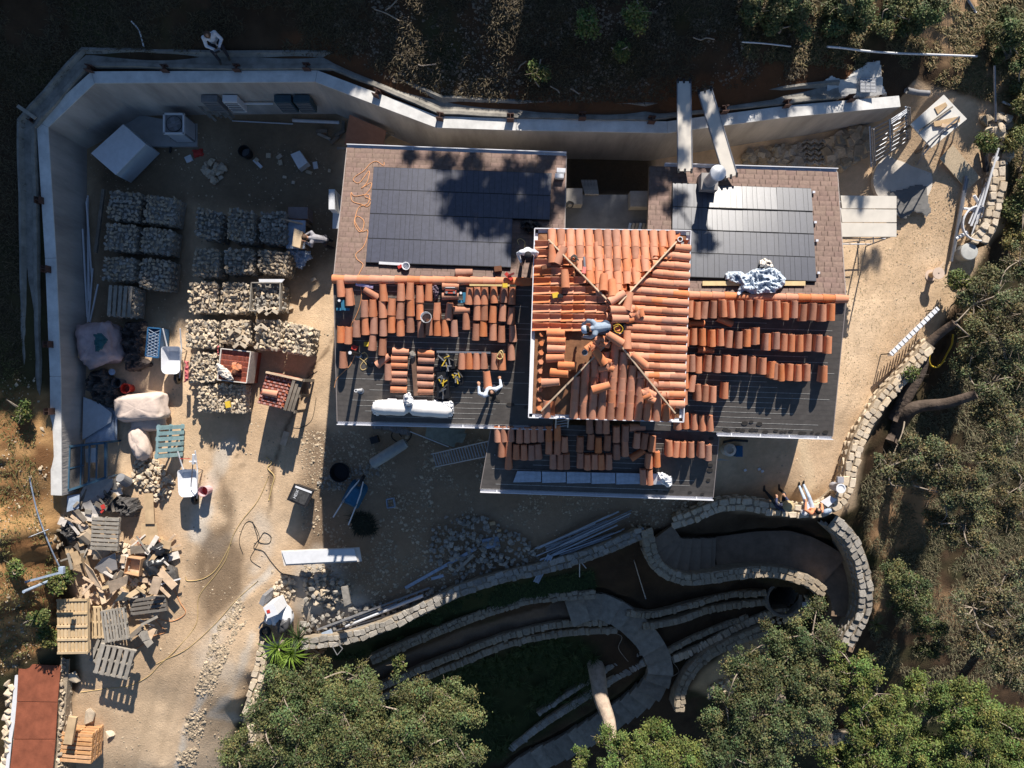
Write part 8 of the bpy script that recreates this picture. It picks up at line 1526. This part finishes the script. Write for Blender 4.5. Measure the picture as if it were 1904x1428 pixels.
for sx in (-1, 1):
    for yy in (-1.35, 1.3): mb = MB(); mb.lathe((sx*.82, yy, .32), [(.2, -.1), (.32, -.1), (.33, 0), (.32, .1), (.2, .1)], 18, 0, Matrix.Rotation(R(90), 3, 'Y')); part('wheel', mb, M_dark, t, world=False)
    mb = MB(); mb.box((sx*.6, -2.02, .62), (.3, .08, .12)); part('headlight', mb, M_pvc, t, world=False)
# ------------------------------------------------------------------ trees and bushes
OAK = (.10, .125, .05); OAKL = (.12, .17, .048); OAKG = (.105, .138, .055); DK = (.075, .085, .035)
tree('broad olive-green oak at the bottom left, right of the drive', (600, 1400), [(530, 1290, .8, .9), (585, 1270, .6, .8), (490, 1340, .7, .7), (560, 1350, 1.2, 1.0), (640, 1330, 1.4, 1.1), (660, 1258, .2, .55), (620, 1400, 1.3, 1.1), (520, 1410, .9, .9), (440, 1400, .4, .65), (430, 1440, .4, .7), (700, 1400, 1.4, 1.0)], OAKG, 42000, trunk_r=.2)
tree('rounded olive-green oak between the left oak and the tall trunk', (780, 1420), [(740, 1320, 1.2, .95), (790, 1330, 1.4, 1.0), (840, 1300, 1.0, .7), (840, 1370, 1.3, .95), (780, 1400, 1.5, 1.0), (730, 1440, 1.2, .9), (860, 1420, 1.0, .75), (670, 1300, .9, .5)], OAKG, 34000, trunk_r=.2)
tree('small sparse oak sprig at the bottom left of the tall trunk', (1080, 1420), [(1075, 1410, -2, .35), (1090, 1425, -2, .4)], OAKL, 2500, trunk_r=.05)
b0 = gsurf(1108, 1232)
tree('bright green oak at the bottom with a tall bare pale trunk', (1108, 1232), [(1160, 1410, -.6, .75), (1220, 1390, -.6, .8), (1190, 1440, -.6, .8), (1270, 1410, -.4, .8), (1300, 1440, -.5, .8), (1130, 1370, -1., .3)], OAKL, 26000, trunk_r=.33, trunk_pts=[b0-Vector((0, 0, .4)), P(1112, 1262, -3.0), P(1118, 1300, -2.6), P(1132, 1340, -2.2), P(1138, 1385, -1.6), P(1146, 1430, -1.1)], bark=mat('pale_bark', (.46, .36, .28), .3, 5, .9, .02, 12))
tree('dark green oak spreading right of the drain pipe', (1450, 1300), [(1510, 1180, .0, .75), (1450, 1190, -.3, .65), (1380, 1240, -.6, .7), (1440, 1260, .0, .95), (1520, 1260, .0, .9), (1350, 1310, -.5, .7), (1410, 1330, .0, .95), (1490, 1340, .1, .9), (1350, 1400, -.3, .9), (1430, 1410, 0, .9), (1520, 1130, -.2, .35), (1330, 1360, -.6, .6)], (.095, .125, .055), 46000, trunk_r=.22)
tree('yellow-green oak right of the dark green oak', (1620, 1360), [(1590, 1250, .2, .65), (1630, 1290, .4, .75), (1600, 1330, .3, .75), (1660, 1350, .4, .85), (1620, 1400, .3, .85), (1700, 1400, .2, .8), (1570, 1420, 0, .7), (1560, 1210, -.1, .4)], OAKL, 34000, trunk_r=.18)
tree('large yellow-green oak in the bottom right corner', (1800, 1400), [(1720, 1300, .4, .7), (1770, 1310, .6, .85), (1830, 1330, .7, .9), (1880, 1370, .6, .85), (1800, 1390, .8, .95), (1740, 1410, .4, .8), (1870, 1430, .6, .9), (1700, 1270, -.2, .3), (1690, 1430, .2, .6)], OAKL, 44000, trunk_r=.22)
tree('grey-green twiggy oak at the right edge, above the corner oak', (1850, 1180), [(1810, 1130, .3, .6), (1855, 1110, .5, .7), (1900, 1150, .6, .75), (1840, 1190, .3, .65), (1885, 1235, .5, .7), (1800, 1190, .1, .35), (1900, 1060, .5, .6)], (.15, .155, .085), 16000, trunk_r=.18, tw=2.2)
tree('small dark green tree between the curved wall and the right oaks', (1690, 1120), [(1670, 1075, -.6, .5), (1700, 1100, -.5, .65), (1720, 1150, -.8, .6), (1730, 1200, -1.2, .5), (1665, 1120, -1, .4)], (.09, .12, .05), 12000, trunk_r=.12)
tree('wide green oak leaning over the sunlit wall from the right', (1700, 850), [(1650, 868, .3, .5), (1700, 845, .5, .6), (1745, 860, .6, .65), (1690, 900, .2, .45), (1750, 915, .4, .65), (1800, 905, .6, .7), (1740, 975, .0, .45), (1790, 975, .2, .6), (1820, 1020, .2, .5)], (.13, .14, .07), 22000, trunk_r=.28, bark=M_barkd, tw=1.8, trunk_pts=[gsurf(1652, 822), P(1662, 800, -.6), P(1690, 765, -.1), P(1715, 755, .1), P(1760, 750, .5), P(1815, 733, 1.0)])
tree('dense twiggy oak filling the right edge beside the notched plank', (1800, 680), [(1810, 565, .6, .65), (1855, 545, .7, .75), (1895, 585, .9, .7), (1815, 625, .5, .65), (1865, 640, .9, .75), (1800, 690, .4, .45), (1850, 710, .8, .7), (1895, 700, .9, .7), (1875, 780, .7, .7), (1825, 770, .4, .45), (1895, 485, .5, .5), (1860, 850, .6, .65), (1895, 905, .6, .65), (1865, 965, .3, .55)], (.12, .135, .065), 44000, trunk_r=.25, bark=M_barkd, tw=2., trunk_pts=[gsurf(1660, 780), P(1685, 735, -.2), P(1710, 690, 0), P(1720, 650, .2), P(1742, 625, .4), P(1775, 600, .8)])
tree('green bush behind the boulder row at the right edge', (1890, 320), [(1896, 200, .9, .45), (1900, 260, .8, .5), (1898, 330, .6, .5), (1902, 390, .4, .5), (1892, 440, .2, .4)], (.12, .14, .05), 16000, trunk_r=.1)
tree('round green oak in the top right corner', (1870, 110), [(1850, 62, 1.75, .36), (1888, 50, 1.9, .45), (1872, 110, 1.3, .36), (1900, 110, 1.4, .42), (1896, 155, .95, .28)], OAKG, 18000, trunk_r=.14)
tree('olive bush at the top, left of the sandy clearing', (1700, 50), [(1660, 15, 2.6, .38), (1710, 8, 2.6, .4), (1745, 28, 2.3, .34), (1695, 50, 2.2, .3), (1640, 45, 2.5, .25)], OAKG, 16000, trunk_r=.1)
tree('green bush at the top in the middle of the bright slope', (1590, 30), [(1560, 10, 3.1, .38), (1600, 15, 3.0, .4), (1590, 45, 2.7, .26), (1550, 45, 2.8, .24)], OAK, 11000, trunk_r=.1)
tree('green bush at the top above the slanting plank bridge', (1450, 60), [(1400, 20, 3.5, .28), (1450, 12, 3.5, .4), (1490, 38, 3.2, .35), (1430, 40, 3.3, .22)], OAK, 15000, trunk_r=.1)
for k, (x, y, z, r_, n, lb) in enumerate(((1150, 95, 3.4, .18, 700, 'tiny green bush on the dark slope above the plank bridge'), (1000, 130, 3.2, .2, 700, 'tiny green bush on the dark slope, left of the dead branches'), (1090, 40, 3.9, .25, 900, 'small green bush near the top middle of the dark slope'), (1180, 30, 4.0, .3, 1200, 'small green bush at the top, right of the dead twig'), (70, 1145, 1.1, .22, 1600, 'upper leafy green shrub on the sunlit left bank'), (85, 1180, .6, .22, 1600, 'lower leafy green shrub on the sunlit left bank'), (100, 1080, .9, .18, 1100, 'green shrub beside the white post on the left bank'), (40, 760, 1.9, .2, 800, 'small shrub on the left slope beside the wall'), (118, 1068, .6, .16, 900, 'green shrub beneath the cross arm on the left bank'), (25, 1055, 1.7, .2, 800, 'grey-green shrub on the left edge of the bank'), (1835, 260, 1.1, .25, 1300, 'small shrub below the boulder row'), (1690, 690, .6, .2, 400, 'tiny sprig by the sunlit wall'), (735, 1222, -1.6, .2, 500, 'bright sprig beside the brown garden path'), (1790, 520, .7, .3, 1500, 'small grey-green shrub below the cable spool'))):
    tree(lb, (x, y), [(x, y, z, r_), (x+6, y+8, z-.1, r_*.8)], (.11, .15, .045), n, name='shrub', cat='shrub', trunk_r=.03, leaf=.06, twig_n=4)
rosette('dark agave beside the drain pipe', 1500, 1108, .5, 34, .45, (.05, .08, .03), (.20, .20, .05), name='agave'); rosette('agave below the curved wall', 1620, 1155, .3, 30, .5, (.08, .09, .03), (.16, .17, .06), name='agave')
# ground growth (nobody could count it)
blades('grass_tufts', None, [(720, 1290), (1050, 1175), (1110, 1200), (1105, 1290), (1000, 1340), (900, 1428), (700, 1428), (640, 1330)], 16000, .45, (.035, .06, .015), (.09, .12, .035), w=.010, tuft=40, seed=5)
blades('garden_growth', None, [(620, 1222), (760, 1150), (900, 1088), (1100, 1065), (1105, 1095), (980, 1108), (850, 1152), (700, 1218)], 16000, .12, (.03, .05, .015), (.08, .11, .03), w=.016, seed=6, lean=1.3)
blades('slope_grass', None, [(-60, -60), (1500, -60), (1500, 140), (1200, 190), (960, 190), (800, 175), (620, 100), (160, 95), (40, 220), (40, 700), (-60, 700)], 50000, .12, (.07, .05, .03), (.15, .115, .06), w=.010, seed=7, lean=1.4)
blades('bank_grass', None, [(-60, 640), (60, 640), (70, 900), (100, 1050), (110, 1190), (-60, 1260)], 5000, .10, (.10, .12, .03), (.26, .22, .10), w=.010, seed=8, lean=1.2)
blades('dry_brush', None, [(1600, 900), (1904, 500), (1960, 500), (1960, 1428), (1650, 1428), (1620, 1200)], 36000, .13, (.08, .09, .045), (.22, .18, .11), w=.010, seed=9, lean=1.3)
blades('dry_brush', None, [(1380, -60), (1960, -60), (1960, 480), (1880, 480), (1880, 200), (1700, 140), (1500, 120), (1380, 110)], 30000, .12, (.08, .09, .03), (.32, .22, .11), w=.012, seed=10, lean=1.3)
blades('yard_weeds', None, [(1700, 300), (1850, 260), (1830, 480), (1720, 640), (1640, 740), (1580, 800), (1560, 600)], 2500, .04, (.22, .18, .08), (.40, .32, .18), w=.007, seed=12, lean=1.5)
# pebbles and litter scattered over the yard as one mass
def scatter(name, poly, n, s0, s1, m, seed):
    g = np.random.default_rng(seed); xs = [p[0] for p in poly]; ys = [p[1] for p in poly]; pts = []
    while len(pts) < n:
        x = g.uniform(min(xs), max(xs), 3000); y = g.uniform(min(ys), max(ys), 3000); k = inside(poly, x, y)&(vnoise(x, y, 40, seed) > .40+.2*g.random(3000)); pts += list(zip(x[k], y[k]))
    pts = pts[:n]; base = np.array([[1, 0, 0], [0, 1, 0], [-1, 0, 0], [0, -1, 0], [0, 0, .8], [0, 0, -.5]]); F0 = np.array([[0, 1, 4], [1, 2, 4], [2, 3, 4], [3, 0, 4]]); V_ = []; F_ = []
    P0 = gs_many(pts); s = g.uniform(s0, s1, n)**1.0*(.5+g.random(n)**3*1.2); a = g.random(n)*6.28; st = g.uniform(.6, 1.5, n)
    vx = base[None, :, 0]*s[:, None]*st[:, None]*(.8+.4*g.random((n, 6))); vy = base[None, :, 1]*s[:, None]*(.8+.4*g.random((n, 6))); vz = base[None, :, 2]*s[:, None]*(.7+.5*g.random((n, 6)))
    X = vx*np.cos(a)[:, None]-vy*np.sin(a)[:, None]+P0[:, 0:1]; Y = vx*np.sin(a)[:, None]+vy*np.cos(a)[:, None]+P0[:, 1:2]; V_ = np.stack([X, Y, vz+P0[:, 2:3]], -1).reshape(-1, 3); F_ = (np.arange(n)*6)[:, None, None]+F0[None]; cc = np.repeat((.6+.7*g.random(n))[:, None]*np.array([[1, .95, .88]]), 6, 0)
    me = fast_mesh(name, V_, F_.reshape(-1, 3), m, cc); o = bpy.data.objects.new(name, me); C.objects.link(o); o['kind'] = 'stuff'
M_peb = mat('pebble', (.50, .42, .32), .2, 5, .9, attr='col'); M_pebd = mat('dark_pebble', (.22, .18, .14), .2, 5, .9, attr='col')
scatter('pebbles', [(160, 220), (620, 280), (620, 800), (540, 960), (480, 1200), (440, 1428), (190, 1428), (160, 1000)], 4000, .009, .026, M_peb, 3)
scatter('pebbles', [(560, 800), (900, 800), (1300, 925), (1250, 975), (1000, 1050), (640, 1180), (560, 1150)], 6500, .012, .045, M_peb, 4)
scatter('pebbles', [(1570, 320), (1850, 260), (1830, 450), (1640, 740), (1560, 930), (1450, 930), (1440, 820), (1560, 800)], 2500, .008, .022, M_peb, 5)
scatter('slope_litter', [(620, -20), (1500, -20), (1500, 160), (960, 195), (800, 180), (620, 110)], 6000, .012, .04, M_pebd, 6)
scatter('bank_stones', [(-40, 700), (70, 700), (110, 1000), (110, 1190), (-40, 1300)], 700, .012, .045, M_peb, 8)
scatter('track_stones', [(505, 1060), (520, 1080), (440, 1180), (395, 1290), (360, 1428), (320, 1428), (360, 1290), (400, 1170), (460, 1090)], 2600, .015, .05, M_peb, 9)
# dead branches on the dark slope
for k, (x, y, L, a) in enumerate(((700, 18, 55, -40), (720, 22, 40, 60), (985, 155, 40, 80), (1000, 165, 38, 100), (1025, 160, 35, -60), (965, 130, 22, 60), (1185, 10, 25, 95), (1060, 170, 20, -40), (1290, 75, 35, 5), (775, 125, 35, 10), (1395, 12, 45, -50), (1480, 20, 30, 30))):
    pts = [(x+L*t_*math.cos(R(a))+rnd.uniform(-3, 3), y-L*t_*math.sin(R(a))*.6+rnd.uniform(-3, 3)) for t_ in (0, .3, .6, 1)]; cable('dead_branch', 'pale dead branch lying on the dark slope above the wall', 'branch', pts, M_twig, .018, n=3, group='dead branches on the dark slope', off=.08)

# ------------------------------------------------------------------ trees up the slope, beyond the frame, whose crowns shade the yard
def shade_blob(px, py, zr, zc_, r):
    """crown ball at height zc_ that shades the measured spot (px,py) lying at height zr"""
    p = P(px, py, zr); return (p+SD*((zc_-zr)/SD.z), 0, 0, r)
SH = [('tall evergreen up the slope beyond the top left of the photo', [(180, 100, 2.5, 11.5, 2.4), (330, 130, 2.4, 11.0, 2.2), (60, 200, 2.2, 11, 2.2), (180, 260, 0, 11.5, 2.2), (300, 280, 0, 11.5, 2.0), (60, 340, 1.5, 11, 2.2), (100, 60, 2.8, 11, 2.2), (250, 30, 3, 11, 2.2), (0, 60, 3, 11, 2.2)], 26000),
      ('second tall evergreen up the slope beyond the top left of the photo', [(200, 390, 0, 11, 1.9), (250, 470, 0, 11, 1.5), (60, 460, 1.5, 11, 2.1), (160, 560, .3, 11.3, 1.7), (50, 580, 1.5, 11.5, 1.8), (130, 660, .8, 11.5, 1.3), (210, 640, .3, 11.5, 1.2), (20, 690, 1.6, 11.5, .9), (240, 560, 0, 11.5, .7), (170, 780, .8, 11.5, .8), (175, 850, .8, 11.5, .7)], 24000),
      ('broad evergreen up the slope beyond the top of the photo', [(420, 60, 2.8, 10, 2.0), (480, 150, 2.4, 10.5, 1.6), (430, 240, 0, 11, 1.9), (540, 230, 0, 11, 1.7), (400, 340, 0, 11, 1.5), (500, 340, 0, 11, 1.5), (580, 320, 0, 11, 1.1), (440, 410, 0, 11.2, 1.1), (520, 410, .3, 11.2, 1.0), (570, 430, .0, 11.2, .7), (560, 50, 2.8, 10, 1.7), (600, 380, 0, 11, .6)], 26000),
      ('evergreen up the slope beyond the top middle of the photo', [(700, -20, 3, 9.5, 1.0), (800, -20, 3, 9.5, .9), (850, 10, 3, 9.5, .8), (980, 20, 3, 9.5, .9), (1050, 60, 3, 9.5, .7), (610, 40, 2.6, 10, .7), (640, 0, 3.1, 9.5, 1.0), (740, 30, 2.8, 9.5, .5), (900, 30, 3, 9.5, .7), (930, -20, 3, 9.5, .9)], 24000),
      ('loose-limbed oak up the slope beyond the top middle of the photo', [(900, 350, 3.0, 11.5, .95), (860, 390, 3., 11.5, .6), (830, 340, 3., 11.5, .45), (880, 440, 3., 11.5, .5), (990, 400, 3., 11.5, .6), (950, 470, 3.2, 11.5, .4), (960, 340, 3.0, 11.5, .75), (930, 420, 3.1, 11.5, .6), (1000, 330, 3., 11.5, .45), (820, 300, 2.8, 11.5, .4), (1090, 290, 1.0, 11, .7), (1030, 380, 3., 11.5, .45), (980, 440, 3.2, 11.5, .35), (760, 290, 2.7, 11.5, .22), (1100, 385, 2.1, 11, .85), (1160, 395, 2.1, 11, .7), (1190, 380, 2.1, 11, .4), (1230, 340, 2.8, 11, .38), (1250, 400, 2.9, 11, .25), (1130, 240, 2.5, 10.5, .35), (1190, 238, 2.5, 10.5, .3), (1090, 232, 2.5, 10.5, .25), (1310, 460, 3.2, 11, .25), (870, 330, 3, 11.5, .5), (900, 400, 3., 11.5, .5)], 24000),
      ('evergreen up the slope beyond the top right of the photo', [(1100, 80, 3, 9.5, 1.7), (1220, 90, 2.8, 9.5, 1.4), (1310, 60, 3.0, 9.5, 1.0), (1180, 20, 3.4, 9.5, 1.4), (1290, 120, 2.5, 9.5, .4)], 11000),
      ('sparse dappling oak up the slope beyond the top right of the photo', [(1430, 150, 2.4, 9.2, .5), (1520, 175, 2.2, 9.2, .45), (1580, 205, 2., 9, .35), (1450, 205, 2.2, 9, .4), (1370, 215, 2.3, 9, .4), (1700, 225, 1.3, 8.6, .35), (1600, 380, 1.8, 10, .4), (1610, 490, .2, 9, .3), (1280, 220, 2.9, 9, .4), (1560, 120, 2.6, 9, .4), (1310, 260, 2.9, 9, .3)], 2600)]
for lb, bl_, n in SH:
    bb = [shade_blob(*b) for b in bl_]; c = sum((b[0] for b in bb), Vector())/len(bb); bw = Vector((c.x+1.5, c.y+1.2, 0)) if 'tallest' not in lb else Vector((c.x-3.2, c.y+3.5, 0)); bw.z = zsurf(bw.x, bw.y)
    tree(lb, None, bb, DK, n, trunk_r=.25, leaf=.26 if n > 10500 and 'loose' not in lb else .12, base_w=bw, tw=.35 if 'loose' not in lb else 1.2, cup=.8, jitter=.15 if 'oak' not in lb else .45)
